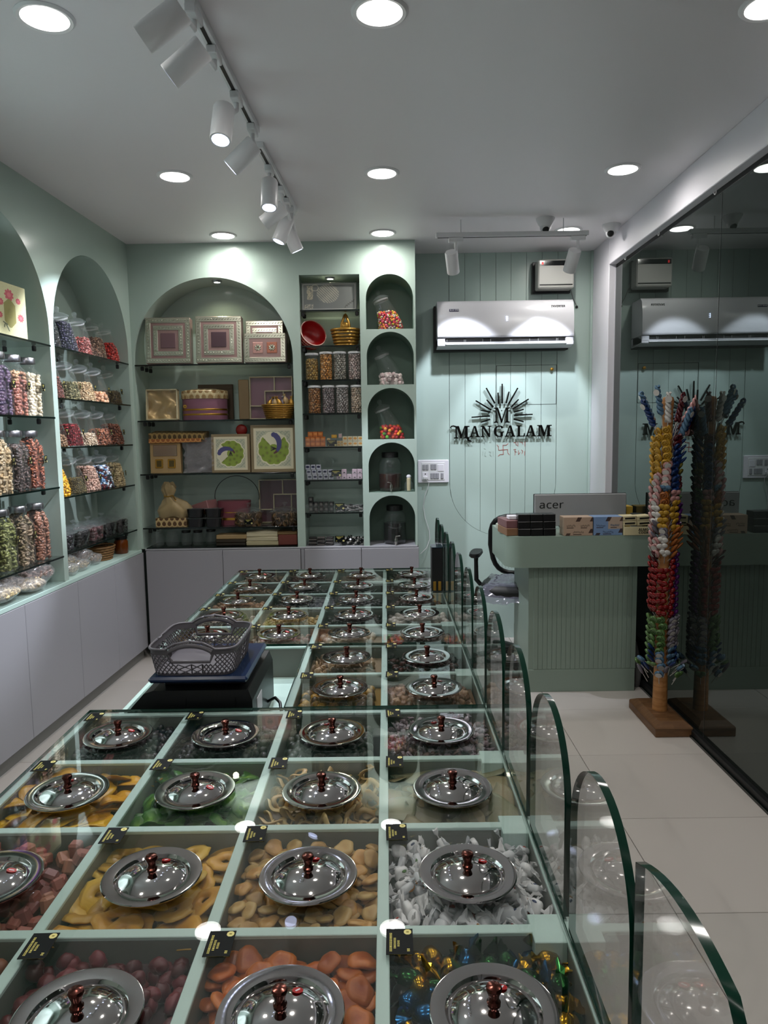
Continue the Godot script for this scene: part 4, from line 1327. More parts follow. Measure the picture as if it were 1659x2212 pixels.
func little_box(called: String, label: String, at: Vector3, s: Vector3, c: Color, dot: Color, group: String, kind := 0) -> void:
	var t := thing(called, label, "box", BW * Transform3D(Basis(Vector3.UP, r(-0.05, 0.05)), at), group)
	var key := "lb%s%s" % [s, c]
	if not M.has(key):
		M[key] = [MB.new().bb(Vector3(-s.x / 2, 0, -s.z), Vector3(s.x / 2, s.y, 0), 0.0015).mesh(), mat(c, 0.45), mat(dot, 0.4)]
		var d := MB.new()
		if kind == 0:
			d.lathe([Vector2(0, 0), Vector2(s.x * 0.36, 0), Vector2(s.x * 0.36, 0.0006), Vector2(0, 0.0006)], 16, Transform3D(Basis(Vector3.RIGHT, PI / 2) * Basis.from_scale(Vector3(1, 1, 0.6)), Vector3(0, s.y * 0.55, 0)))
		elif kind == 1:
			d.prism(PackedVector2Array([Vector2(-s.x * 0.22, s.y * 0.22), Vector2(s.x * 0.3, s.y * 0.22), Vector2(s.x * 0.04, s.y * 0.5)]), 0, 0.0006)
		else:
			d.bb(Vector3(-s.x * 0.26, s.y * 0.3, 0), Vector3(s.x * 0.26, s.y * 0.8, 0.0006))
		M[key].append(d.mesh())
	part("carton", M[key][0], M[key][1], t)
	part("print", M[key][3], M[key][2], t)


func rect_niche_goods() -> void:
	# silver box
	var im := Image.create_empty(256, 128, false, Image.FORMAT_RGB8)
	im.fill(Color(0.47, 0.48, 0.47))
	rng.seed = 8
	for i in 256:
		for j in 128:
			var p := Vector2(i - 122, (j - 50) * 1.2)
			if p.length() < 52 and sin(i * 0.9) * sin(j * 1.1) + sin((i - j) * 0.5) > -0.1:
				im.set_pixel(i, j, Color(0.68, 0.66, 0.60))
			if mini(mini(i, j), mini(255 - i, 127 - j)) in [5, 6, 7]:
				im.set_pixel(i, j, Color(0.70, 0.69, 0.66))
	for k in 220:
		var q := Vector2(38, 40) + Vector2(r(-14, 14), r(-28, 36))
		im.fill_rect(Rect2i(int(q.x), int(q.y), 3, 3), Color(0.74, 0.70, 0.60))
	for k in 90:
		var a := k * 0.2
		im.fill_rect(Rect2i(int(62 + 16 * cos(a)), int(22 + 14 * sin(a)), 2, 2), Color(0.80, 0.77, 0.70))
		im.fill_rect(Rect2i(200 + k / 2, int(112 - k * 0.35 + 4 * sin(k * 0.35)), 2, 2), Color(0.30, 0.30, 0.28))
		im.fill_rect(Rect2i(int(r(12, 52)), int(r(98, 120)), 3, 2), Color(0.74, 0.70, 0.62))
	var t := thing("gift_box", "wide silver gift box with embossed flowers under the puck light", "box", BW * Transform3D(Basis(Vector3.RIGHT, -0.05), Vector3(-0.358, 2.31, -0.05)))
	part("carton", MB.new().bb(Vector3(-0.183, 0, -0.05), Vector3(0.183, 0.182, 0), 0.003), mat(Color(0.55, 0.56, 0.55), 0.4, 0.3), t)
	part("printed_front", card(0.36, 0.178), textured(im, 0.3, 0.4), t, pos(0, 0.091, 0.0008))
	# red bowls nested, leaning with their mouths to the room
	var ax := Vector3(0.50, 0.36, 0.78).normalized()
	var bx := ax.cross(Vector3.UP).normalized()
	for k in 3:
		var xf := Transform3D(Basis(bx, ax, bx.cross(ax)), Vector3(-0.470, 2.172, -4.872) - ax * (0.021 * k))
		var rings := []
		for i in 18:
			var j := i if i < 9 else 17 - i
			var a := PI / 2 * j / 8.0
			var w0 := 0.036 + 0.056 * sin(a) - (0.003 if i > 8 else 0.0)
			var p := PackedVector3Array()
			for q in 48:
				var b := TAU * q / 48
				var w: float = w0 * (1.0 + 0.028 * cos(b * 24) * j / 8.0)
				p.append(Vector3(cos(b) * w, -0.072 + 0.072 * (1.0 - cos(a)) + (0.002 if i > 8 else 0.0), -sin(b) * w))
			rings.append(p)
		t = thing("fluted_bowl", "red fluted paper bowl, %s of the nested three" % ["innermost and open", "middle", "outermost"][k], "bowl", xf)
		part("bowl", MB.new().loft(rings, true, true), M.red, t)
		part("rim_line", MB.new().lathe([Vector2(0.0885, 0.0), Vector2(0.0935, 0.0), Vector2(0.0935, 0.004), Vector2(0.0885, 0.004)], 48), mat(Color(0.80, 0.62, 0.55), 0.4), t)
	t = basket_oval("gold rope basket with a tall bow handle", BW * pos(-0.255, 2.083, -0.09), 0.095, 0.075, 0.10, M.gold_wicker, 6)
	for s in [-1, 1]:
		part("handle", MB.new().tube([Vector3(s * 0.03, 0.10, 0.03), Vector3(s * 0.022, 0.15, 0.02), Vector3(s * 0.006, 0.20, 0), Vector3(0, 0.212, 0)], [0.008, 0.01, 0.008, 0.004], 7), M.gold_wicker, t)
	part("bow", MB.new().ball(Vector3(0, 0.125, 0.03), Vector3(0.028, 0.03, 0.015), 10, 6), M.gold_wicker, t)
	# cylinders of candy pearls
	var names := [["yellow gold", Color(0.62, 0.48, 0.20)], ["orange gold", Color(0.74, 0.50, 0.20)], ["grey silver", Color(0.58, 0.56, 0.52)], ["pale rose silver", Color(0.68, 0.60, 0.58)], ["copper gold", Color(0.60, 0.38, 0.17)], ["mauve silver", Color(0.52, 0.47, 0.48)], ["bright silver", Color(0.62, 0.59, 0.58)], ["ivory", Color(0.76, 0.68, 0.60)]]
	for i in 8:
		var xf := BW * pos([-0.482, -0.388, -0.297, -0.198][i % 4] + (0.012 if i > 3 else 0.0), [1.861, 1.642][i / 4], -0.06)
		var h := 0.175 if i != 0 else 0.168
		t = thing("ball_jar", "clear cylinder jar of %s sugar balls" % names[i][0], "jar", xf)
		part("glass_body", MB.new().lathe([Vector2(0, 0), Vector2(0.041, 0), Vector2(0.0435, 0.004), Vector2(0.0435, h - 0.01), Vector2(0.041, h - 0.004)], 28), M.clear, t)
		part("lid", MB.new().lathe([Vector2(0.0435, h - 0.006), Vector2(0.0445, h - 0.004), Vector2(0.0445, h + 0.006), Vector2(0.04, h + 0.008), Vector2(0, h + 0.008)], 28), M.lamp_white, t)
		var sec := func(_y: float) -> Array: return [0.0, 0.034, 0.034]
		crowd("sugar_balls", "%s sugar balls inside a clear cylinder jar" % names[i][0], "candies", M.pearl, M.metal_bead, shell_points(0.008, h * (0.78 if i == 0 else 0.93), 0.0125, 0.0155, sec, 2.0, 0.2), [names[i][1], names[i][1].lightened(0.15)], xf, MB.new().lathe([Vector2(0, 0.002), Vector2(0.028, 0.002), Vector2(0.028, h * 0.75), Vector2(0, h * 0.75)], 16).mesh())
	# rows of little boxes
	var bs := Vector3(0.0325, 0.0325, 0.034)
	for k in 11:
		var c := k % 4 if k < 8 else k - 8
		little_box("sweet_box", "small orange box printed with a round sweet", Vector3(-0.522 + 0.0338 * c + (0.018 if k > 7 else 0.0), 1.4215 + 0.0335 * (k / 4), -0.05), bs, Color(0.70, 0.38, 0.15), Color(0.80, 0.52, 0.26), "orange boxes on the niche shelf")
	for k in 11:
		little_box("sweet_box", "tiny cream box in the stack behind the price card", Vector3(-0.382 + 0.0225 * (k % 5), 1.4215 + 0.0185 * (k / 5), -0.055), Vector3(0.0215, 0.018, 0.03), Color(0.78, 0.70, 0.52), Color(0.70, 0.55, 0.25), "tiny cream boxes on the niche shelf", 2)
	little_box("sweet_box", "small yellow box lying on top of the cream boxes", Vector3(-0.345, 1.4775, -0.055), Vector3(0.036, 0.022, 0.03), Color(0.76, 0.56, 0.18), Color(0.80, 0.65, 0.3), "", 2)
	little_box("sweet_box", "small pale pink box standing on the cream boxes", Vector3(-0.304, 1.4775, -0.055), Vector3(0.022, 0.028, 0.03), Color(0.76, 0.68, 0.68), Color(0.72, 0.6, 0.6), "", 2)
	for k in 8:
		little_box("sweet_box", "small cream box printed with an orange oval", Vector3(-0.272 + 0.0342 * (k % 4), 1.4215 + 0.0335 * (k / 4), -0.05), bs, Color(0.80, 0.76, 0.64), Color(0.78, 0.55, 0.18), "cream boxes with orange ovals")
	for k in 13:
		var c := k % 5 if k < 10 else k - 10
		little_box("sweet_box", "small white box printed with a dark blue oval", Vector3(-0.515 + 0.0365 * c - 0.006 * (k / 5), 1.2015 + 0.0335 * (k / 5), -0.05), Vector3(0.0315, 0.0325, 0.034), Color(0.66, 0.67, 0.72), Color(0.07, 0.08, 0.24), "white boxes with blue ovals")
	for k in 8:
		var c: int = [0, 1, 2, 3, 4, 1, 3, 4][k]
		little_box("sweet_box", "small pale pink box printed with a dark sweet", Vector3(-0.318 + 0.0352 * c, 1.2015 + (0.0335 if k > 4 else 0.0), -0.05), bs, Color(0.68, 0.60, 0.64), Color(0.10, 0.07, 0.10), "pink boxes with dark sweets", 1)
	for k in 11:
		little_box("sweet_box", "small black box with a silver square", Vector3(-0.512 + 0.0348 * (k % 5), 0.9825 + 0.0335 * (k / 5), -0.05), Vector3(0.031, 0.0325, 0.034), Color(0.05, 0.05, 0.055), Color(0.38, 0.37, 0.36), "black boxes with silver squares", 2)
	var tor := MB.new()
	var rp := []
	for k in 17:
		rp.append(Vector3(cos(TAU * k / 16) * 0.016, 0, sin(TAU * k / 16) * 0.016))
	tor.tube(rp, 0.006, 8, false)
	var tm := tor.mesh()
	for k in 21:
		solo("ring_candy", "grey wrapped ring candy heaped beside the black boxes", "candy", tm, [mat(Color(0.42, 0.41, 0.40), 0.25, 0.3), M.black][k % 3 / 2], BW * Transform3D(Basis.from_euler(Vector3(r(-0.4, 0.7), 0, r(-0.4, 0.4))), Vector3(-0.325 + 0.0255 * (k % 7), 0.990 + 0.012 * (k / 7) + r(0, 0.004), -0.035 - 0.018 * (k / 7))), "ring candies on the niche shelf")
	for k in 15:
		solo("chocolate_bar", "thin dark bar with a pale wrapper edge in the stack on the cabinet", "chocolate", MB.new().bb(Vector3(-0.026, 0, -0.05), Vector3(0.026, 0.010, 0), 0.003), [mat(Color(0.13, 0.11, 0.11), 0.35), mat(Color(0.36, 0.34, 0.33), 0.35)][k % 2], BW * pos(-0.505 + 0.057 * (k % 3), 0.754 + 0.0115 * (k / 3), -0.04, r(-0.06, 0.06)), "dark bars stacked in the bottom of the niche")
	var tw := MB.new().ball(Vector3.ZERO, Vector3(0.011, 0.009, 0.009), 8, 5)
	tw.tube([Vector3(-0.02, 0, 0), Vector3(-0.011, 0, 0), Vector3(-0.009, 0, 0)], [0.008, 0.003, 0.003], 6)
	tw.tube([Vector3(0.009, 0, 0), Vector3(0.011, 0, 0), Vector3(0.02, 0, 0)], [0.003, 0.003, 0.008], 6)
	var twm := tw.mesh()
	for k in 33:
		solo("wrapped_sweet", "black or white twist-wrapped sweet in the bottom heap", "candy", twm, [M.black, mat(Color(0.55, 0.54, 0.52), 0.3)][1 if k % 3 == 0 else 0], BW * Transform3D(rand_basis(), Vector3(-0.315 + 0.017 * (k % 11), 0.765 + 0.016 * (k / 11) + r(0, 0.004), -0.04 - 0.012 * (k / 11) + r(-0.01, 0.01))), "black and white sweets in the bottom of the niche")
	for c in [[-0.358, 1.444, "orange and cream boxes"], [-0.333, 1.243, "white and pink boxes"], [-0.315, 1.02, "black boxes and ring candies"], [-0.318, 0.80, "dark bars and wrapped sweets"]]:
		solo("price_card", "black price card with gold print before the %s" % c[2], "price card", card(0.066, 0.041), M.tag, BW * pos(c[0], c[1], -0.016))


func dispensers() -> void:
	for i in 2:
		var t := thing("drink_dispenser", ["glass drink dispenser of reddish brown syrup beside a small bottle", "glass drink dispenser of near-black syrup in the lowest arch"][i], "dispenser", BW * pos([0.028, 0.055][i], [1.1145, 0.7535][i], -0.105))
		var pf := [Vector2(0, 0), Vector2(0.07, 0), Vector2(0.076, 0.008), Vector2(0.079, 0.03), Vector2(0.079, 0.185), Vector2(0.07, 0.21), Vector2(0.055, 0.222), Vector2(0.052, 0.232)]
		part("glass_body", MB.new().lathe(pf, 36), M.clear, t)
		part("syrup", MB.new().lathe([Vector2(0, 0.004), Vector2(0.066, 0.004), Vector2(0.072, 0.012), Vector2(0.0755, 0.03), Vector2(0.0755, 0.117 if i == 0 else 0.143), Vector2(0, 0.118 if i == 0 else 0.144)], 32), mat([Color(0.17, 0.045, 0.02), Color(0.035, 0.012, 0.012)][i], 0.12), t)
		part("lid", MB.new().lathe([Vector2(0.054, 0.226), Vector2(0.056, 0.228), Vector2(0.056, 0.258), Vector2(0.052, 0.262), Vector2(0, 0.262)], 32), M.dark, t)
		var e := MB.new()
		var cv := []
		for k in 15:
			cv.append(Vector3(-0.045 + 0.09 * k / 14.0, 0.125 - 0.014 * sin(PI * k / 14.0), 0.066 + 0.013 * sin(PI * k / 14.0)))
		e.tube(cv, 0.0015, 5)
		part("embossed_scroll", e, M.clear_thick, t)
		var tap := MB.new()
		tap.lathe([Vector2(0, -0.006), Vector2(0.011, -0.006), Vector2(0.011, 0.004), Vector2(0.007, 0.006), Vector2(0.007, 0.028), Vector2(0, 0.03)], 16, Transform3D(Basis(Vector3.RIGHT, PI / 2), Vector3(0.004, 0.035, 0.082)))
		tap.lathe([Vector2(0, -0.03), Vector2(0.005, -0.03), Vector2(0.009, -0.015), Vector2(0.010, 0.008), Vector2(0.006, 0.018), Vector2(0, 0.02)], 16, Transform3D(Basis.IDENTITY, Vector3(0.004, 0.034, 0.108)))
		var tp := part("tap", tap, M.steel, t)
		part("lever", MB.new().tube([Vector3(0.004, 0.05, 0.108), Vector3(0.004, 0.062, 0.108), Vector3(0.004 + (-0.025 if i == 0 else 0.03), 0.066, 0.116)], [0.004, 0.004, 0.003], 8), M.steel, tp)
	var t := thing("milk_bottle", "small glass bottle with a white stopper beside the dispenser", "bottle", BW * pos(0.152, 1.1145, -0.045))
	part("glass_body", MB.new().lathe([Vector2(0, 0), Vector2(0.027, 0), Vector2(0.031, 0.006), Vector2(0.031, 0.05), Vector2(0.018, 0.068), Vector2(0.018, 0.08), Vector2(0.021, 0.082), Vector2(0.021, 0.086)], 24), M.clear_thick, t)
	part("paper_roll", MB.new().lathe([Vector2(0, 0.004), Vector2(0.013, 0.004), Vector2(0.014, 0.085), Vector2(0.011, 0.088), Vector2(0, 0.088)], 16), M.cream, t)
	part("stopper", MB.new().ball(Vector3(0, 0.098, 0), Vector3(0.016, 0.014, 0.012), 12, 8), M.white, t)


func letters(s: String, size: float, depth: float, font: String, weight := 400, italic := false) -> ArrayMesh:
	var tm := TextMesh.new()
	var f := SystemFont.new()
	f.font_names = PackedStringArray([font])
	f.font_weight = weight
	f.font_italic = italic
	tm.font = f
	tm.text = s
	tm.font_size = 64
	tm.pixel_size = size / 64.0
	tm.depth = depth
	var am := ArrayMesh.new()
	am.add_surface_from_arrays(Mesh.PRIMITIVE_TRIANGLES, tm.get_mesh_arrays())
	return am


# a mesh shifted and stretched to a given width, height and depth about its middle
func fitted(m: ArrayMesh, w: float, h: float, d: float) -> ArrayMesh:
	var bx := m.get_aabb()
	var st := SurfaceTool.new()
	var s := Vector3(w / bx.size.x, h / bx.size.y, d / bx.size.z)
	st.begin(Mesh.PRIMITIVE_TRIANGLES)
	st.append_from(m, 0, Transform3D(Basis.from_scale(s), -bx.get_center() * s))
	return st.commit()


func alcove_things() -> void:
	var zf := -5.155
	# the shop sign: raised letters and a sunburst on stand-offs
	var sg := thing("shop_sign", "dark raised shop name in serif capitals under a sunburst and letter M", "sign", Transform3D(Basis.IDENTITY, Vector3(0.826, 1.466, zf)))
	var lm := mat(Color(0.05, 0.05, 0.04), 0.25, 0.5)
	# each letter placed by its own width along the line
	var xs := [-0.286, -0.194, -0.113, -0.022, 0.057, 0.132, 0.203, 0.300]
	var ws := [0.110, 0.074, 0.076, 0.072, 0.074, 0.060, 0.074, 0.102]
	var word := "MANGALAM"
	for i in 8:
		var first := i == 0
		var lt := part("letter", fitted(letters(word[i], 0.12, 0.014, "Droid Serif", 700), ws[i], 0.088 if first else 0.080, 0.012), lm, sg, Transform3D(Basis.IDENTITY, Vector3(xs[i], 0.041 if not first else 0.038, 0.022)))
		if first:
			part("swash", MB.new().tube([Vector3(-0.040, 0.040, 0), Vector3(-0.058, 0.045, 0), Vector3(-0.073, 0.042, 0), Vector3(-0.079, 0.033, 0), Vector3(-0.072, 0.027, 0)], [0.005, 0.0055, 0.005, 0.004, 0.003], 8), lm, lt)
			part("swash", MB.new().tube([Vector3(0.040, -0.036, 0), Vector3(0.050, -0.060, 0), Vector3(0.072, -0.067, 0)], [0.010, 0.008, 0.003], 8), lm, lt)
	part("emblem_letter", fitted(letters("M", 0.14, 0.014, "Droid Serif", 400), 0.114, 0.107, 0.012), lm, sg, Transform3D(Basis.IDENTITY, Vector3(-0.002, 0.154, 0.022)))
	part("emblem_dot", MB.new().box(Vector3(-0.003, 0.186, 0.022), Vector3(0.008, 0.008, 0.012), 0.003), lm, sg)
	# rays: start and end on the wall, in steps of 0.88 mm
	var rays := [[730, 352, 730, 195], [701, 355, 697, 265], [762, 350, 785, 258], [672, 350, 602, 226], [782, 355, 855, 230], [660, 380, 606, 320], [803, 380, 862, 320], [643, 402, 518, 326], [815, 397, 942, 319], [637, 419, 560, 401], [825, 421, 903, 400], [632, 449, 485, 457], [825, 446, 975, 441], [634, 475, 560, 499], [823, 475, 903, 499]]
	for q in rays:
		var a := Vector2((q[0] - 730) * 0.000881, 0.152 + (446 - q[1]) * 0.000881)
		var b := Vector2((q[2] - 730) * 0.000881, 0.152 + (446 - q[3]) * 0.000881)
		var d := (b - a).normalized().orthogonal()
		part("ray", MB.new().prism(PackedVector2Array([a + d * 0.0055, a - d * 0.0055, b - d * 0.0042, b + d * 0.0042]), 0.016, 0.028), lm, sg)
	for p in [[-0.155, 0.135], [0.170, 0.160], [-0.155, 0.235], [0.170, 0.245], [-0.26, 0.035], [0.25, 0.035]]:
		part("standoff", MB.new().lathe([Vector2(0.0035, -0.012), Vector2(0.0035, 0.017)], 8, Transform3D(Basis(Vector3.RIGHT, PI / 2), Vector3(p[0], p[1], 0.012))), M.steel, sg)
	# faint red festive writing and a sacred mark brushed on the planks
	var rd := mat(Color(0.62, 0.33, 0.30), 0.8)
	var pale := mat(Color(0.60, 0.66, 0.63), 0.8)
	var mk := thing("painted_blessing", "faded red brushed blessing with a sacred mark below the sign", "painted mark", Transform3D(Basis.IDENTITY, Vector3(0.838, 1.375, zf + 0.0012)))
	var sw := MB.new()
	for k in 4:
		sw.x = Transform3D(Basis(Vector3(0, 0, 1), k * PI / 2), Vector3.ZERO)
		stroke(sw, [Vector2(0, 0), Vector2(0.032, 0.002)], 0.0022)
		stroke(sw, [Vector2(0.032, 0.002), Vector2(0.033, -0.022), Vector2(0.045, -0.036)], 0.0022)
	part("sacred_mark", sw, rd, mk)
	var ra := MB.new()
	ra.x = Transform3D(Basis.IDENTITY, Vector3(0.075, 0.0, 0))
	for s in [[[0, 0.05], [0.014, 0.052], [0.016, 0.036], [0.026, 0.03]], [[0.03, 0.056], [0.03, 0.024]], [[0.048, 0.052], [0.062, 0.05], [0.066, 0.036]], [[0.080, 0.056], [0.080, 0.022]], [[0, 0.0], [0.014, 0.002], [0.008, -0.014], [0.022, -0.016]], [[0.012, -0.014], [0.010, -0.040]], [[0.034, -0.006], [0.034, -0.034], [0.046, -0.02]], [[0.056, -0.002], [0.066, -0.012], [0.058, -0.03]], [[0.080, -0.012], [0.078, -0.042]]]:
		stroke(ra, s.map(func(p): return Vector2(p[0], p[1])), 0.0019)
	part("brush_stroke", ra, rd, mk)
	var rb := MB.new()
	rb.x = Transform3D(Basis.IDENTITY, Vector3(-0.145, 0.0, 0))
	for s in [[[0, 0.052], [0.012, 0.050], [0.014, 0.036]], [[0.044, 0.054], [0.056, 0.054]], [[0.008, 0.012], [0.02, 0.008]], [[0.0, -0.01], [0.0, -0.04]], [[0.018, -0.012], [0.014, -0.042], [0.024, -0.044]], [[0.044, -0.012], [0.056, -0.014], [0.050, -0.036], [0.062, -0.044]], [[0.074, -0.010], [0.074, -0.046]]]:
		stroke(rb, s.map(func(p): return Vector2(p[0], p[1])), 0.0017)
	part("faded_stroke", rb, pale, mk)
	# air conditioner
	var ac := thing("air_conditioner", "white split air conditioner above the shop sign", "air conditioner", Transform3D(Basis.IDENTITY, Vector3(0.815, 2.08, zf)))
	part("back_plate", MB.new().bb(Vector3(-0.472, -0.018, 0.002), Vector3(0.452, 0.285, 0.10)), M.dark, ac)
	var prof := PackedVector2Array([Vector2(0.02, 0.30), Vector2(0.02, 0.055), Vector2(0.235, 0.055), Vector2(0.238, 0.07), Vector2(0.232, 0.20), Vector2(0.215, 0.275), Vector2(0.19, 0.30)])
	var body := MB.new()
	body.x = Transform3D(Basis(Vector3.UP, -PI / 2), Vector3.ZERO)
	body.prism(prof, 0.457, -0.457, true)
	part("front_cover", body, mat(Color(0.80, 0.80, 0.82), 0.22), ac)
	var low := MB.new()
	low.x = Transform3D(Basis(Vector3.UP, -PI / 2), Vector3.ZERO)
	low.prism(PackedVector2Array([Vector2(0.02, 0.05), Vector2(0.02, -0.01), Vector2(0.16, -0.01), Vector2(0.225, 0.012), Vector2(0.228, 0.022), Vector2(0.16, 0.05)]), 0.457, -0.457)
	part("lower_cover", low, mat(Color(0.72, 0.72, 0.74), 0.3), ac)
	part("air_outlet", MB.new().bb(Vector3(-0.40, 0.012, 0.15), Vector3(0.41, 0.054, 0.215), 0.004), M.black, ac)
	for s in [-1, 1]:
		part("outlet_cheek", MB.new().bb(Vector3(s * 0.457, 0.0, 0.05), Vector3(s * 0.405, 0.0545, 0.226), 0.004), mat(Color(0.72, 0.72, 0.74), 0.3), ac)
	for q in [[-0.395, -0.275], [-0.268, -0.15], [-0.10, 0.035], [0.042, 0.165], [0.22, 0.345], [0.352, 0.405]]:
		var lv := MB.new()
		for e in [[q[0], 0.046, q[1], 0.0485], [q[0], 0.014, q[0] + 0.0025, 0.0485], [q[1] - 0.0025, 0.014, q[1], 0.0485]]:
			lv.bb(Vector3(e[0], e[1], 0.214), Vector3(e[2], e[3], 0.219))
		part("louvre", lv, M.kick, ac)
	part("flap", MB.new().bb(Vector3(-0.40, 0.008, 0.219), Vector3(0.41, 0.014, 0.232), 0.002), M.lamp_white, ac)
	var bt := part("brand_badge", MB.new().box(Vector3(-0.345, 0.235, 0.2255), Vector3(0.064, 0.016, 0.006), 0.001), mat(Color(0.05, 0.08, 0.30), 0.4), ac, Transform3D(Basis.IDENTITY, Vector3(0, 0, 0)))
	part("badge_text", letters("BLUE STAR", 0.0125, 0.001, "Droid Sans", 700), M.lamp_white, bt, Transform3D(Basis.IDENTITY, Vector3(-0.342, 0.2355, 0.229)))
	part("model_text", letters("INVERTER", 0.020, 0.001, "Droid Sans", 700, true), M.dark, ac, Transform3D(Basis.IDENTITY, Vector3(0.352, 0.253, 0.2215)))
	var dg := MB.new()
	for e in [[0, 0, 0.010, 0.003], [0, 0.012, 0.010, 0.015], [0, 0.024, 0.010, 0.027], [0, 0, 0.003, 0.027]]:
		dg.bb(Vector3(0.004 + e[0], 0.162 + e[1], 0.2335), Vector3(0.004 + e[2], 0.162 + e[3], 0.2365))
	part("display_digit", dg, M.glow_blue, ac)
	# stabiliser box with lead
	var sb := thing("voltage_stabiliser", "grey voltage stabiliser box with a dark display near the ceiling", "stabiliser", Transform3D(Basis.IDENTITY, Vector3(1.165, 2.465, zf)))
	part("case", MB.new().bb(Vector3(-0.118, 0, 0.03), Vector3(0.125, 0.19, 0.15), 0.008), mat(Color(0.68, 0.68, 0.66), 0.4), sb)
	part("wall_frame", MB.new().bb(Vector3(-0.137, -0.014, 0.002), Vector3(0.128, 0.196, 0.045), 0.003), M.black, sb)
	part("display_strip", MB.new().bb(Vector3(-0.108, 0.148, 0.149), Vector3(0.118, 0.180, 0.152)), mat(Color(0.02, 0.05, 0.05), 0.12), sb)
	part("vent_slot", MB.new().bb(Vector3(-0.108, 0.018, 0.149), Vector3(0.114, 0.026, 0.1515)), M.black, sb)
	var rg := mat(Color(0.8, 0.1, 0.1), 0.4)
	rg.emission_enabled = true
	rg.emission = Color(0.9, 0.12, 0.15)
	rg.emission_energy_multiplier = 1.2
	part("display_digit", MB.new().bb(Vector3(-0.096, 0.155, 0.1515), Vector3(-0.084, 0.172, 0.153)), rg, sb)
	solo("power_lead", "thin lead hanging from the stabiliser to a wall clip", "cable", MB.new().tube([Vector3(1.287, 2.56, zf + 0.05), Vector3(1.292, 2.50, zf + 0.03), Vector3(1.32, 2.42, zf + 0.008), Vector3(1.345, 2.375, zf + 0.006)], 0.0028, 6), M.kick)
	solo("cable_clip", "small black clip where the stabiliser lead meets the wall", "clip", MB.new().box(Vector3(1.346, 2.362, zf + 0.007), Vector3(0.018, 0.016, 0.013), 0.003), M.black)
	# switchboard with a charging lead
	var sw2 := thing("switchboard", "white switchboard with sockets beside the column of arches", "switchboard", Transform3D(Basis.IDENTITY, Vector3(0.338, 1.229, zf)))
	part("plate", MB.new().box(Vector3(0, 0, 0.008), Vector3(0.222, 0.165, 0.016), 0.005), M.white, sw2)
	part("inner_plate", MB.new().box(Vector3(-0.002, 0, 0.016), Vector3(0.168, 0.128, 0.006), 0.003), M.lamp_white, sw2)
	for q in [[-0.068, 0.03], [-0.045, 0.03], [-0.010, 0.032], [0.012, 0.032], [-0.012, -0.032], [0.010, -0.032], [0.030, -0.032], [0.062, -0.032]]:
		part("switch", MB.new().box(Vector3(q[0], q[1], 0.020), Vector3(0.020, 0.042, 0.007), 0.003), M.cabinet, sw2)
	for q in [[0.052, 0.025], [-0.058, -0.032]]:
		part("socket", MB.new().box(Vector3(q[0], q[1], 0.0195), Vector3(0.044, 0.05, 0.005), 0.002), M.white, sw2)
	part("socket_hole", MB.new().lathe([Vector2(0.0045, 0), Vector2(0.0045, 0.002), Vector2(0, 0.002)], 12, Transform3D(Basis(Vector3.RIGHT, PI / 2), Vector3(-0.058, -0.018, 0.021))), M.black, sw2)
	part("plug", MB.new().box(Vector3(-0.058, -0.046, 0.03), Vector3(0.034, 0.022, 0.022), 0.004), M.lamp_white, sw2)
	solo("charging_cable", "thin white cable hanging from the switchboard plug", "cable", MB.new().tube([Vector3(0.28, 1.18, zf + 0.04), Vector3(0.305, 1.15, zf + 0.03), Vector3(0.30, 1.12, zf + 0.02), Vector3(0.28, 1.07, zf + 0.015), Vector3(0.263, 0.98, zf + 0.012), Vector3(0.275, 0.90, zf + 0.012), Vector3(0.305, 0.80, zf + 0.012), Vector3(0.308, 0.74, zf + 0.015), Vector3(0.285, 0.68, zf + 0.03), Vector3(0.24, 0.64, zf + 0.05)], 0.0026, 6), M.lamp_white)


func stroke(mb: MB, p: Array, w: float) -> void:
	for i in p.size() - 1:
		var d: Vector2 = (p[i + 1] - p[i]).normalized()
		var n := d.orthogonal() * w
		var a: Vector2 = p[i] - d * w * 0.5
		var b: Vector2 = p[i + 1] + d * w * 0.5
		mb.prism(PackedVector2Array([a + n, a - n, b - n * 0.7, b + n * 0.7]), 0, 0.0006)


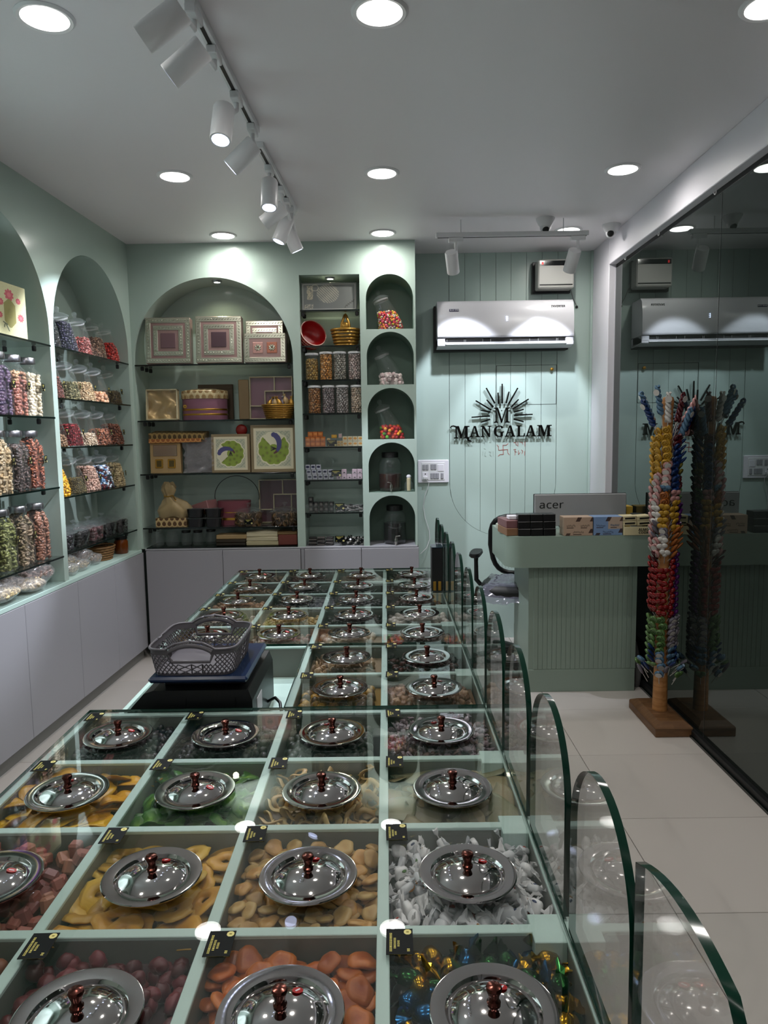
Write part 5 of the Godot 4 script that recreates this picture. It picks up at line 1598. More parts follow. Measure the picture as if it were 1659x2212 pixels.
func desk_things() -> void:
	var t := thing("reception_desk", "mint billing desk with a wide rounded top and grooved front", "desk", pos(0, 0, 0))
	# rounded band top
	var poly := PackedVector2Array()
	var x0 := 0.668
	var x1 := 1.488
	var zf := 3.975
	var zb := 4.52
	poly.append(Vector2(x1, -zb))
	poly.append(Vector2(x1, -zf))
	for k in 13:
		var a := -PI / 2 - PI / 2 * k / 12.0
		poly.append(Vector2(x0 + 0.09 + 0.09 * cos(a), -zf - 0.09 - 0.09 * sin(a) ))
	poly.append(Vector2(x0, -zb))
	var up := Transform3D(Basis(Vector3.RIGHT, PI / 2), Vector3.ZERO)
	var band := MB.new()
	# the outline is drawn in x and z and stood up along y
	band.x = Transform3D(Basis(Vector3(1, 0, 0), Vector3(0, 0, 1), Vector3(0, 1, 0)), Vector3.ZERO)
	for i in poly.size() - 1:
		if i == 0:
			continue
		var p := poly[i]
		var q := poly[i + 1]
		band.smooth(1)
		band.quad(Vector3(p.x, p.y, 0.742), Vector3(q.x, q.y, 0.742), Vector3(q.x, q.y, 0.918), Vector3(p.x, p.y, 0.918))
		band.smooth(-1)
	part("front_band", band, M.desk, t)
	var top := MB.new()
	top.x = band.x
	var o := Vector2(1.2, -4.25)
	for i in poly.size():
		var p := poly[i]
		var q := poly[(i + 1) % poly.size()]
		for y in [0.742, 0.918]:
			top.tri(Vector3(o.x, o.y, y), Vector3(p.x, p.y, y), Vector3(q.x, q.y, y))
	part("worktop", top, M.desk, t)
	part("pedestal", MB.new().bb(Vector3(0.805, 0, -4.50), Vector3(1.42, 0.742, -4.043), 0.004), M.desk, t)
	var gp := part("grooved_front", MB.new().bb(Vector3(0.805, 0, -4.0425), Vector3(1.42, 0.742, -4.037)), M.desk, t)
	for i in 22:
		var x := 0.834 + 0.0268 * i
		if x < 1.405:
			part("flute", MB.new().bb(Vector3(x, 0.135, -4.04), Vector3(x + 0.0252, 0.742, -4.0335), 0.0012), M.desk, gp)
	part("lower_rail", MB.new().bb(Vector3(0.805, 0, -4.04), Vector3(1.42, 0.133, -4.0335), 0.0012), M.desk, gp)
	# monitor seen from behind
	var m := thing("monitor", "silver grey computer monitor seen from behind, with dark lettering", "monitor", pos(1.162, 0.918, -4.30, 0.0))
	part("back_shell", MB.new().box(Vector3(0, 0.112, 0), Vector3(0.548, 0.19, 0.022), 0.003), mat(Color(0.62, 0.62, 0.63), 0.42, 0.2), m)
	part("screen_edge", MB.new().box(Vector3(0, 0.112, -0.014), Vector3(0.555, 0.196, 0.010), 0.002), M.dark, m)
	part("brand_text", letters("acer", 0.062, 0.002, "Droid Sans", 400, true), M.dark, m, Transform3D(Basis.from_scale(Vector3(1.25, 1, 1)), Vector3(-0.175, 0.146, 0.0115)))
	part("stand", MB.new().bb(Vector3(-0.04, 0, -0.03), Vector3(0.04, 0.06, -0.012), 0.003), M.dark, m)
	part("stand_foot", MB.new().bb(Vector3(-0.11, 0, -0.08), Vector3(0.11, 0.012, 0.08), 0.004), M.dark, m)
	# boxes along the front of the desk
	var y := 0.919
	for i in 9:
		var c := i % 3
		var rw := i / 3
		solo("chocolate_box", "plain black box, %s, in the %s of the black stack on the desk" % [["lowest", "middle", "topmost"][rw], ["first pile", "second pile", "third pile"][c]], "box", MB.new().bb(Vector3(-0.034, 0, -0.08), Vector3(0.034, 0.040, 0), 0.002), M.black, pos(0.771 + 0.071 * c, y + 0.0405 * rw, -3.995 - 0.006 * rw, r(-0.05, 0.05)))
	for i in 2:
		var base := Color(0.68, 0.58, 0.50) if i == 0 else Color(0.45, 0.55, 0.70)
		var im := Image.create_empty(192, 128, false, Image.FORMAT_RGB8)
		im.fill(base)
		if i == 1:
			im.fill_rect(Rect2i(96, 0, 96, 84), Color(0.68, 0.60, 0.54))
		for q in [[78, 0], [172, 0], [164, 82], [4, 112]]:
			for a in 40:
				for b in 30:
					if absf(a - 20 + (b - 15) * 0.5) < 14 and q[0] + a < 192 and q[1] + b < 128 and (a + b) % 9 != 0:
						im.set_pixel(q[0] + a, q[1] + b, Color(0.20, 0.12, 0.10))
		rng.seed = 40 + i
		for q in [[18, 58, 60], [112, 58, 56], [62, 104, 70]]:
			var xx: int = q[0]
			while xx < q[0] + q[2]:
				im.fill_rect(Rect2i(xx, q[1] - rng.randi_range(0, 8), 4, 12), base.darkened(0.35))
				xx += 6
			im.fill_rect(Rect2i(q[0], q[1] + 14, q[2] - 14, 5), Color(0.2, 0.13, 0.12))
		var bx := thing("brownie_box", ["beige printed brownie box beside the black stack", "blue printed brownie box beside the beige one"][i], "box", pos(1.069 + 0.166 * i, y, -3.985))
		part("carton", MB.new().bb(Vector3(-0.081, 0, -0.10), Vector3(0.081, 0.104, 0), 0.002), mat(base, 0.5), bx)
		part("printed_front", card(0.160, 0.102, 0.001), textured(im, 0.5), bx, pos(0, 0.052, 0.0006))
	var tr := thing("display_tray", "cream open display tray lettered on the front", "tray", pos(1.405, y, -3.97))
	part("front", MB.new().bb(Vector3(-0.085, 0, -0.004), Vector3(0.085, 0.048, 0), 0.001), M.cream, tr)
	for s in [-1, 1]:
		part("side", MB.new().bb(Vector3(s * 0.085, 0, -0.10), Vector3(s * 0.081, 0.064, -0.004), 0.001), M.cream, tr)
	part("base", MB.new().bb(Vector3(-0.081, 0, -0.10), Vector3(0.081, 0.004, -0.004)), M.cream, tr)
	part("front_text", letters("ALMOND", 0.020, 0.001, "Droid Sans", 700), M.dark, tr, Transform3D(Basis.IDENTITY, Vector3(0.038, 0.031, 0.0008)))
	part("front_text", letters("COOKIES", 0.020, 0.001, "Droid Sans", 700), M.dark, tr, Transform3D(Basis.IDENTITY, Vector3(0.038, 0.014, 0.0008)))
	for i in 4:
		var cb := thing("cookie_box", "cream cookie box, %s in the open tray" % ["lower near the blue box", "lower near the pole", "upper near the blue box", "upper near the pole"][i], "box", Transform3D(Basis.from_euler(Vector3(0, 0.05, 0.02 + 0.03 * (i % 2))), Vector3(1.358 + 0.082 * (i % 2), y + 0.052 + 0.028 * (i / 2), -3.99)))
		part("carton", MB.new().bb(Vector3(-0.039, 0, -0.085), Vector3(0.039, 0.026, 0), 0.0015), M.cream, cb)
		part("print", MB.new().bb(Vector3(-0.028, 0.008, 0), Vector3(0.030, 0.017, 0.0006)), M.dark, cb)
	for i in 2:
		solo("candy_box", ["pink and orange printed carton under another on the desk corner", "orange printed carton on top at the desk corner"][i], "box", MB.new().bb(Vector3(-0.038, 0, -0.20), Vector3(0.038, 0.042, 0), 0.002), [mat(Color(0.50, 0.36, 0.26), 0.4), mat(Color(0.46, 0.31, 0.32), 0.4)][i], pos(0.712, y + 0.043 * i, -4.015 - 0.01 * i, 0.1))
	solo("candy_box", "small white carton topmost at the desk corner", "box", MB.new().bb(Vector3(-0.032, 0, -0.06), Vector3(0.032, 0.022, 0), 0.003), M.white, pos(0.725, y + 0.0865, -4.06, 0.05))
	solo("candy_box", "little white and green carton by the chair side of the desk", "box", MB.new().bb(Vector3(-0.02, 0, -0.10), Vector3(0.02, 0.03, 0), 0.002), mat(Color(0.70, 0.72, 0.66), 0.4), pos(0.69, y, -4.26, 0.05))
	solo("snack_carton", "yellow open carton behind the monitor end", "box", MB.new().bb(Vector3(-0.05, 0, -0.09), Vector3(0.05, 0.125, 0), 0.002), mat(Color(0.72, 0.58, 0.22), 0.45), pos(1.44, y, -4.33))
	var tj := thing("snack_jar", "grey jar with a black lid beside the yellow carton", "jar", pos(1.455, y, -4.17))
	part("body", MB.new().lathe([Vector2(0, 0), Vector2(0.03, 0), Vector2(0.032, 0.004), Vector2(0.032, 0.085)], 20), mat(Color(0.35, 0.36, 0.37), 0.3), tj)
	part("lid", MB.new().lathe([Vector2(0.034, 0.08), Vector2(0.034, 0.10), Vector2(0, 0.101)], 20), M.black, tj)
	# office chair behind the desk
	var ch := thing("office_chair", "black mesh office chair with a plastic-wrapped seat behind the desk", "chair", pos(0.885, -0.02, -4.72, -0.25))
	var bk := []
	for k in 25:
		var a := TAU * k / 24.0
		var u := signf(cos(a)) * pow(absf(cos(a)), 0.55)
		var v := signf(sin(a)) * pow(absf(sin(a)), 0.55)
		bk.append(Vector3(0.205 * u * (1.0 - 0.12 * (1.0 if v < 0 else 0.0) * absf(v)), 0.765 + 0.20 * v, -0.06 + 0.035 * v))
	part("back_frame", MB.new().tube(bk, 0.017, 10, false), M.black, ch)
	var wv := MB.new()
	for k in 17:
		var f := -0.17 + 0.34 * k / 16.0
		wv.tube([Vector3(f, 0.60, -0.088), Vector3(f, 0.94, -0.032)], 0.0008, 4)
	part("back_mesh", wv, M.dark, ch)
	part("spine", MB.new().tube([Vector3(0, 0.46, -0.10), Vector3(0, 0.60, -0.13), Vector3(0, 0.80, -0.075)], 0.02, 8), M.black, ch)
	part("seat_cushion", MB.new().loft([ring(Vector3(0, 0.49, 0.16), 0.20, 0.19, 4.0), ring(Vector3(0, 0.50, 0.16), 0.235, 0.225, 4.0), ring(Vector3(0, 0.54, 0.16), 0.24, 0.23, 4.0), ring(Vector3(0, 0.565, 0.16), 0.21, 0.20, 3.5)]), M.dark, ch)
	var wr := MB.new()
	wr.smooth(2)
	var g := []
	rng.seed = 77
	for i in 19:
		var row := []
		for j in 19:
			var u := -1.0 + 2.0 * i / 18.0
			var v := -1.0 + 2.0 * j / 18.0
			var e := maxf(absf(u), absf(v))
			row.append(Vector3(u * 0.25, 0.578 + r(-0.009, 0.009) - 0.11 * pow(e, 9.0), 0.16 + v * 0.24))
		g.append(row)
	for i in 18:
		for j in 18:
			wr.quad(g[i][j + 1], g[i + 1][j + 1], g[i + 1][j], g[i][j])
	part("plastic_cover", wr, mat(Color(0.55, 0.55, 0.62), 0.08, 0.3, 0.42), ch)
	for s in [-1, 1]:
		part("armrest_post", MB.new().tube([Vector3(s * 0.22, 0.50, 0.15), Vector3(s * 0.275, 0.56, 0.14), Vector3(s * 0.28, 0.68, 0.12), Vector3(s * 0.28, 0.72, 0.11)], [0.016, 0.016, 0.014, 0.018], 8), M.black, ch)
		part("armrest_pad", MB.new().loft([ring(Vector3(s * 0.28, 0.715, 0.12), 0.03, 0.10, 3.0), ring(Vector3(s * 0.28, 0.728, 0.12), 0.04, 0.125, 3.0), ring(Vector3(s * 0.28, 0.745, 0.12), 0.036, 0.12, 3.0)]), M.dark, ch)
	part("gas_lift", MB.new().lathe([Vector2(0.03, 0.09), Vector2(0.03, 0.28), Vector2(0.022, 0.28), Vector2(0.022, 0.47), Vector2(0.07, 0.475), Vector2(0.07, 0.49)], 16), M.black, ch, pos(0, 0, 0.14))
	for k in 5:
		var a := TAU * k / 5 + 0.3
		var d := Vector3(cos(a), 0, sin(a))
		var lg := part("leg", MB.new().tube([Vector3(0, 0.11, 0.14), Vector3(0, 0.10, 0.14) + d * 0.15, Vector3(0, 0.075, 0.14) + d * 0.30], [0.028, 0.022, 0.016], 8), M.black, ch)
		part("caster", MB.new().lathe([Vector2(0, -0.02), Vector2(0.027, -0.02), Vector2(0.03, -0.014), Vector2(0.03, 0.014), Vector2(0.027, 0.02), Vector2(0, 0.02)], 14), M.dark, lg, Transform3D(Basis(Vector3(0, 0, 1), PI / 2), Vector3(0, 0.031, 0.14) + d * 0.30))
	# grey bundle on the floor between desk and glass
	solo("storage_bag", "soft grey bag on the floor between the desk and the glass wall", "bag", MB.new().loft([ring(Vector3.ZERO, 0.035, 0.16, 3.0), ring(Vector3(0.002, 0.08, 0), 0.036, 0.17, 3.0), ring(Vector3(-0.002, 0.18, 0), 0.034, 0.15, 3.0), ring(Vector3(0.0, 0.25, 0), 0.02, 0.11, 3.0)]), mat(Color(0.42, 0.42, 0.42), 0.6), pos(1.4575, 0.0, -4.25))


func rail_and_spots() -> void:
	var rails := [["white spotlight rail, the section with four spotlights at the frame's top", Vector3(-0.535, 0, -2.175), Vector3(-0.507, 0, -3.05)], ["white spotlight rail, the section with four spotlights towards the big arch", Vector3(-0.519, 0, -3.20), Vector3(-0.484, 0, -4.10)], ["white spotlight rail above the air conditioner", Vector3(0.312, -0.075, -4.37), Vector3(1.205, -0.075, -4.37)]]
	for q in rails:
		var a: Vector3 = q[1]
		var b: Vector3 = q[2]
		var d := (b - a)
		var yaw := atan2(-d.z, d.x)
		var t := thing("spotlight_rail", q[0], "light rail", Transform3D(Basis(Vector3.UP, yaw), (a + b) / 2 + Vector3(0, HC, 0)))
		if a.y < -0.01:
			for e in [-0.3, 0.3]:
				part("hanger", MB.new().lathe([Vector2(0.0028, 0), Vector2(0.0028, -a.y)], 8), M.lamp_white, t, pos(e, 0, 0))
		var l := d.length()
		part("channel", MB.new().bb(Vector3(-l / 2, -0.026, -0.017), Vector3(l / 2, 0, 0.017), 0.002), M.lamp_white, t)
		part("slot", MB.new().bb(Vector3(-l / 2 + 0.01, -0.0275, -0.006), Vector3(l / 2 - 0.01, -0.02, 0.006)), M.black, t)
	# mount on the rail, where the head's middle hangs, where it points
	var spots := [
		["big white spotlight at the top of the frame, first on the rail", Vector3(-0.533, 0, -2.20), Vector3(-0.575, 2.585, -2.03), Vector3(-0.85, -0.55, -0.05), 5.0],
		["white spotlight aimed at the left shelves, second on the rail", Vector3(-0.526, 0, -2.42), Vector3(-0.570, 2.595, -2.245), Vector3(-0.85, -0.62, -0.05), 5.0],
		["white spotlight pointing down with its lit face showing, third on the rail", Vector3(-0.518, 0, -2.72), Vector3(-0.550, 2.575, -2.62), Vector3(-0.06, -0.9, 0.32), 2.0],
		["white spotlight at the end of the first rail section", Vector3(-0.509, 0, -2.985), Vector3(-0.545, 2.590, -2.95), Vector3(-0.75, -0.66, -0.05), 5.0],
		["white spotlight pointing down, first on the second rail section", Vector3(-0.512, 0, -3.42), Vector3(-0.506, 2.575, -3.36), Vector3(0.0, -0.95, 0.28), 2.0],
		["white spotlight tilted to the left shelves on the second rail section", Vector3(-0.499, 0, -3.70), Vector3(-0.545, 2.60, -3.75), Vector3(-0.80, -0.55, -0.1), 5.0],
		["white spotlight in the tangle at the rail's end, pointing down", Vector3(-0.493, 0, -3.88), Vector3(-0.530, 2.585, -3.965), Vector3(-0.35, -0.85, 0.1), 2.0],
		["white spotlight at the far tip of the rail, tilted to the back wall", Vector3(-0.487, 0, -4.02), Vector3(-0.500, 2.575, -4.11), Vector3(0.36, -0.86, -0.2), 2.5],
		["white spotlight aimed at the sign, beside the column of arches", Vector3(0.428, -0.075, -4.37), Vector3(0.412, 2.51, -4.42), Vector3(0.16, -0.766, -0.643), 1.3],
		["white spotlight aimed at the sign, in front of the stabiliser", Vector3(1.145, -0.075, -4.37), Vector3(1.120, 2.505, -4.40), Vector3(-0.10, -0.766, -0.643), 1.65],
	]
	for s in spots:
		var dir: Vector3 = s[3].normalized()
		var up := -dir
		var xx := up.cross(Vector3(0.2, 0.1, 1)).normalized()
		var b := Basis(xx, up, xx.cross(up))
		var c: Vector3 = s[2]
		var mt: Vector3 = s[1] + Vector3(0, HC - 0.028, 0)
		var t := thing("spotlight", s[0], "spotlight", Transform3D(Basis.IDENTITY, c))
		part("housing", MB.new().lathe([Vector2(0.030, -0.066), Vector2(0.0365, -0.066), Vector2(0.0375, -0.064), Vector2(0.0375, 0.060), Vector2(0.035, 0.066), Vector2(0, 0.066)], 32), M.lamp_white, t, Transform3D(b, Vector3.ZERO))
		part("reflector", MB.new().lathe([Vector2(0, -0.048), Vector2(0.018, -0.048), Vector2(0.0335, -0.0655)], 28), M.glow_blue, t, Transform3D(b, Vector3.ZERO))
		part("adapter", MB.new().box(mt - c + Vector3(0, -0.012, 0), Vector3(0.032, 0.026, 0.085) if s[1].y > -0.01 else Vector3(0.085, 0.026, 0.032), 0.003), M.lamp_white, t)
		part("arm", MB.new().tube([mt - c + Vector3(0.0, -0.02, 0), mt - c + Vector3(0.0, -0.05, 0), up * 0.03 + Vector3(0.03, 0.01, 0)], 0.0085, 8), M.lamp_white, t)
		spot_lamp(t, dir * 0.075, dir, s[4], 28.0 if s[1].z < -4.2 and s[1].y < -0.01 else 24.0, Color(0.93, 0.95, 1.0), 0.35)
	# dome cameras
	var cams := [["white dome security camera above the stabiliser, facing the viewer", Vector3(0.953, HC, -4.372), Vector3(0.0, -0.75, 0.65), true], ["white dome security camera in the corner by the beam, lens to the desk", Vector3(1.385, HC, -4.52), Vector3(-0.4, -0.35, 0.85), false]]
	for q in cams:
		var t := thing("security_camera", q[0], "camera", Transform3D(Basis.IDENTITY, q[1]))
		part("base", MB.new().lathe([Vector2(0.028, -0.05), Vector2(0.040, -0.036), Vector2(0.052, -0.012), Vector2(0.055, -0.004), Vector2(0.055, 0)], 28), M.lamp_white, t)
		var bl := part("eyeball", MB.new().ball(Vector3(0, -0.048, 0), Vector3.ONE * 0.032, 20, 14), M.lamp_white, t)
		var d: Vector3 = q[2].normalized()
		var xx := Vector3.UP.cross(d).normalized()
		part("lens", MB.new().lathe([Vector2(0, 0.0335), Vector2(0.014, 0.0335), Vector2(0.017, 0.032), Vector2(0.020, 0.025)], 20), M.black if not q[3] else M.dark, bl, Transform3D(Basis(xx, d, xx.cross(d)), Vector3(0, -0.048, 0)))


func swirl(rad: float, hgt: float) -> ArrayMesh:
	var mb := MB.new()
	var p := []
	var rr := []
	for k in 37:
		var f := k / 36.0
		var a := TAU * 2.2 * f
		p.append(Vector3(cos(a), sin(a), 0) * rad * (0.05 + 0.75 * f))
		rr.append(rad * 0.2)
	mb.x = Transform3D(Basis.from_scale(Vector3(1, 1, hgt / (rad * 0.2))), Vector3.ZERO)
	mb.tube(p, rr, 6)
	return mb.mesh()


func lollipops() -> void:
	var base := thing("lollipop_stand", "wooden post on a stepped square foot standing before the glass wall", "stand", pos(1.395, 0, -3.585))
	var pl := MB.new().bb(Vector3(-0.092, 0, -0.195), Vector3(0.092, 0.042, 0.195), 0.003)
	var tp := MB.new()
	tp.loft([PackedVector3Array([Vector3(-0.092, 0.0425, 0.195), Vector3(0.092, 0.0425, 0.195), Vector3(0.092, 0.0425, -0.195), Vector3(-0.092, 0.0425, -0.195)]), PackedVector3Array([Vector3(-0.088, 0.050, 0.19), Vector3(0.088, 0.050, 0.19), Vector3(0.088, 0.050, -0.19), Vector3(-0.088, 0.050, -0.19)]), PackedVector3Array([Vector3(-0.062, 0.068, 0.155), Vector3(0.062, 0.068, 0.155), Vector3(0.062, 0.068, -0.155), Vector3(-0.062, 0.068, -0.155)])], false, true, -1)
	part("plinth", pl, M.wood, base)
	part("bevelled_top", tp, M.wood, base)
	part("post", MB.new().lathe([Vector2(0.037, 0.066), Vector2(0.034, 0.30), Vector2(0.027, 1.0), Vector2(0.0245, 1.60), Vector2(0.027, 1.62), Vector2(0.028, 1.645), Vector2(0.023, 1.66), Vector2(0, 1.663)], 24), M.wood_light, base)
	var cols := {
		"yellow": Color(0.66, 0.50, 0.15), "pink": Color(0.66, 0.48, 0.47), "blue": Color(0.07, 0.17, 0.36), "sky": Color(0.30, 0.42, 0.52), "maroon": Color(0.28, 0.06, 0.09),
		"red": Color(0.45, 0.04, 0.05), "purple": Color(0.26, 0.05, 0.32), "green": Color(0.30, 0.42, 0.23), "grey": Color(0.40, 0.38, 0.42), "orange": Color(0.55, 0.30, 0.10), "white": Color(0.76, 0.74, 0.72), "olive": Color(0.40, 0.36, 0.12),
	}
	var mats := {}
	for k in cols:
		mats[k] = mat(cols[k], 0.22)
	var sw := swirl(0.0275, 0.0085)
	var hb := MB.new()
	hb.ball(Vector3(-0.011, 0.005, 0), Vector3(0.0165, 0.0155, 0.008), 10, 6)
	hb.ball(Vector3(0.011, 0.005, 0), Vector3(0.0165, 0.0155, 0.008), 10, 6)
	hb.ball(Vector3(0, -0.010, 0), Vector3(0.014, 0.014, 0.0075), 10, 6)
	var heart := hb.mesh()
	var bd := MB.new().ball(Vector3.ZERO, Vector3(0.0145, 0.0145, 0.010), 10, 7)
	bd.ball(Vector3(0, -0.019, 0), Vector3(0.0125, 0.010, 0.009), 10, 6)
	var bead := bd.mesh()
	var sl := MB.new().ball(Vector3(0, 0.006, 0), Vector3(0.011, 0.034, 0.008), 10, 7).mesh()
	var twb := MB.new()
	for k in 2:
		var p := []
		var rr := []
		for i in 25:
			var a := TAU * 3.0 * i / 24.0 + PI * k
			p.append(Vector3(cos(a) * 0.008, -0.060 + 0.14 * i / 24.0, sin(a) * 0.008))
			rr.append(lerpf(0.0105, 0.006, i / 24.0))
		twb.tube(p, rr, 6)
	var twist := twb.mesh()
	var lab := MB.new().lathe([Vector2(0, 0), Vector2(0.016, 0), Vector2(0.016, 0.0008), Vector2(0, 0.0008)], 16, Transform3D(Basis(Vector3.RIGHT, PI / 2), Vector3.ZERO)).mesh()
	var stick := MB.new().lathe([Vector2(0, -0.075), Vector2(0.0018, -0.075), Vector2(0.0018, -0.015), Vector2(0, -0.015)], 6).mesh()
	var longstick := MB.new().lathe([Vector2(0, -0.16), Vector2(0.002, -0.16), Vector2(0.002, -0.05), Vector2(0, -0.05)], 6).mesh()
	var shapes := {"swirl": sw, "heart": heart, "bead": bead, "slim": sl, "twist": twist}
	var nouns := {"swirl": "round swirl lollipop", "heart": "heart shaped lollipop", "bead": "shiny double-ball lollipop", "slim": "slim wrapped lollipop", "twist": "long twisted lollipop"}
	var zones := [
		# angle from the viewer's side, [from height, to height, colour, shape]
		[-0.42, [[1.50, 1.33, "yellow", "swirl"], [1.33, 1.215, "pink", "swirl"], [1.215, 1.18, "sky", "heart"], [1.18, 1.12, "orange", "swirl"], [1.12, 1.005, "yellow", "heart"], [1.005, 0.955, "grey", "swirl"], [0.955, 0.875, "white", "heart"], [0.80, 0.565, "red", "heart"], [0.55, 0.375, "green", "swirl"], [0.375, 0.30, "sky", "swirl"]]],
		[0.42, [[1.46, 1.42, "maroon", "swirl"], [1.42, 1.19, "blue", "swirl"], [1.19, 1.14, "pink", "heart"], [1.14, 1.0, "yellow", "heart"], [1.0, 0.87, "orange", "slim"], [0.85, 0.565, "red", "bead"], [0.55, 0.395, "grey", "swirl"], [0.395, 0.31, "sky", "heart"]]],
		[-1.15, [[1.49, 1.27, "yellow", "swirl"], [1.27, 1.11, "pink", "swirl"], [1.11, 1.03, "white", "heart"], [1.03, 0.95, "grey", "slim"], [0.95, 0.875, "pink", "swirl"], [0.875, 0.835, "maroon", "slim"], [0.83, 0.565, "red", "heart"], [0.55, 0.40, "green", "swirl"], [0.40, 0.31, "blue", "slim"]]],
		[1.15, [[1.52, 1.43, "maroon", "swirl"], [1.43, 1.32, "blue", "slim"], [1.32, 1.25, "olive", "heart"], [1.25, 1.19, "maroon", "swirl"], [1.19, 1.12, "green", "swirl"], [1.12, 1.0, "purple", "swirl"], [1.0, 0.885, "orange", "slim"], [0.88, 0.56, "purple", "bead"], [0.55, 0.40, "grey", "swirl"], [0.40, 0.31, "blue", "heart"]]],
		[-1.95, [[1.45, 1.2, "yellow", "swirl"], [1.2, 0.9, "pink", "swirl"], [0.85, 0.56, "red", "heart"], [0.55, 0.32, "green", "swirl"]]],
		[1.95, [[1.50, 1.2, "blue", "swirl"], [1.2, 1.0, "maroon", "swirl"], [1.0, 0.88, "orange", "slim"], [0.88, 0.56, "purple", "bead"], [0.55, 0.32, "grey", "swirl"]]],
		[2.75, [[1.50, 1.2, "yellow", "heart"], [1.2, 0.9, "blue", "swirl"], [0.88, 0.56, "purple", "bead"], [0.55, 0.32, "grey", "swirl"]]],
	]
	var proto := {}
	for z in zones:
		var ang: float = z[0]
		for s in z[1]:
			var step: float = {"swirl": 0.0315, "heart": 0.0315, "bead": 0.029, "slim": 0.030}[s[3]]
			var y: float = s[0]
			while y > s[1] + step * 0.3:
				var a := ang + r(-0.12, 0.12)
				var dir := Vector3(sin(a), 0, cos(a))
				var lean := 0.55 if s[3] != "slim" else 0.8
				var up := (Vector3.UP * cos(lean) + dir * sin(lean)).normalized()
				var side := up.cross(dir).normalized() * -1.0
				side = dir.cross(Vector3.UP).normalized() * -1.0
				var b := Basis(side, up, side.cross(up)).rotated(up, r(-0.25, 0.25))
				var xf := Transform3D(b, Vector3(1.395, y, -3.585) + dir * (0.062 + r(-0.004, 0.004)))
				lolly(proto, s[2], s[3], xf, shapes, nouns, mats, stick, lab)
				y -= step * r(0.93, 1.07)
	# long twisted ones at the top, sprays at the foot
	var tops := [[-1.7, 1.615, 0.42, "sky"], [-1.25, 1.575, 0.50, "blue"], [-0.9, 1.635, 0.28, "sky"], [-0.35, 1.60, 0.16, "white"], [0.55, 1.60, 0.22, "maroon"], [1.05, 1.60, 0.45, "pink"], [1.35, 1.56, 0.55, "maroon"], [0.75, 1.53, 0.35, "sky"], [1.6, 1.525, 0.60, "pink"], [2.2, 1.60, 0.45, "blue"], [-2.3, 1.60, 0.40, "white"], [1.1, 1.55, 0.42, "blue"]]
	for q in tops:
		var dir := Vector3(sin(q[0]), 0, cos(q[0]))
		var up: Vector3 = (Vector3.UP * cos(q[2]) + dir * sin(q[2])).normalized()
		var side: Vector3 = up.cross(Vector3(dir.z, 0, -dir.x).cross(up)).normalized()
		var xf := Transform3D(Basis(side, up, side.cross(up)), Vector3(1.395, q[1], -3.585) + dir * (0.035 + 0.16 * sin(q[2])))
		lolly(proto, q[3], "twist", xf, shapes, nouns, mats, longstick, lab)
	for k in 16:
		var a := -2.3 + 4.6 * k / 15.0
		var dir := Vector3(sin(a), 0, cos(a))
		var lean := 0.75 + 0.2 * (k % 3 - 1)
		var up := (Vector3.UP * cos(lean) + dir * sin(lean)).normalized()
		var side := dir.cross(Vector3.UP).normalized() * -1.0
		lolly(proto, ["blue", "green", "sky", "grey"][k % 4], ["slim", "heart", "swirl", "slim"][k % 4], Transform3D(Basis(side, up, side.cross(up)), Vector3(1.395, 0.285 + 0.025 * (k % 3), -3.585) + dir * (0.10 + 0.012 * (k % 2))), shapes, nouns, mats, stick, lab)


func lolly(proto: Dictionary, c: String, s: String, xf: Transform3D, shapes: Dictionary, nouns: Dictionary, mats: Dictionary, stick: Mesh, lab: Mesh) -> void:
	var key := c + s
	if not proto.has(key):
		var said := "%s %s stuck in the wooden post" % [{"sky": "blue and white", "grey": "silver grey"}.get(c, c), nouns[s]]
		var t := thing("lollipop", said, "lollipop", xf, "%s %ss on the post" % [{"sky": "blue and white", "grey": "silver grey"}.get(c, c), nouns[s]])
		part("candy", shapes[s], mats[c], t)
		part("stick", stick, mats.white, t)
		if s == "twist" or (s == "swirl" and c in ["pink", "grey", "sky"]):
			part("paper_label", lab, mats.white, t, pos(0, 0.0 if s != "twist" else 0.05, 0.0105 if s != "twist" else 0.015))
		proto[key] = t
	else:
		dup(proto[key], "lollipop", xf)


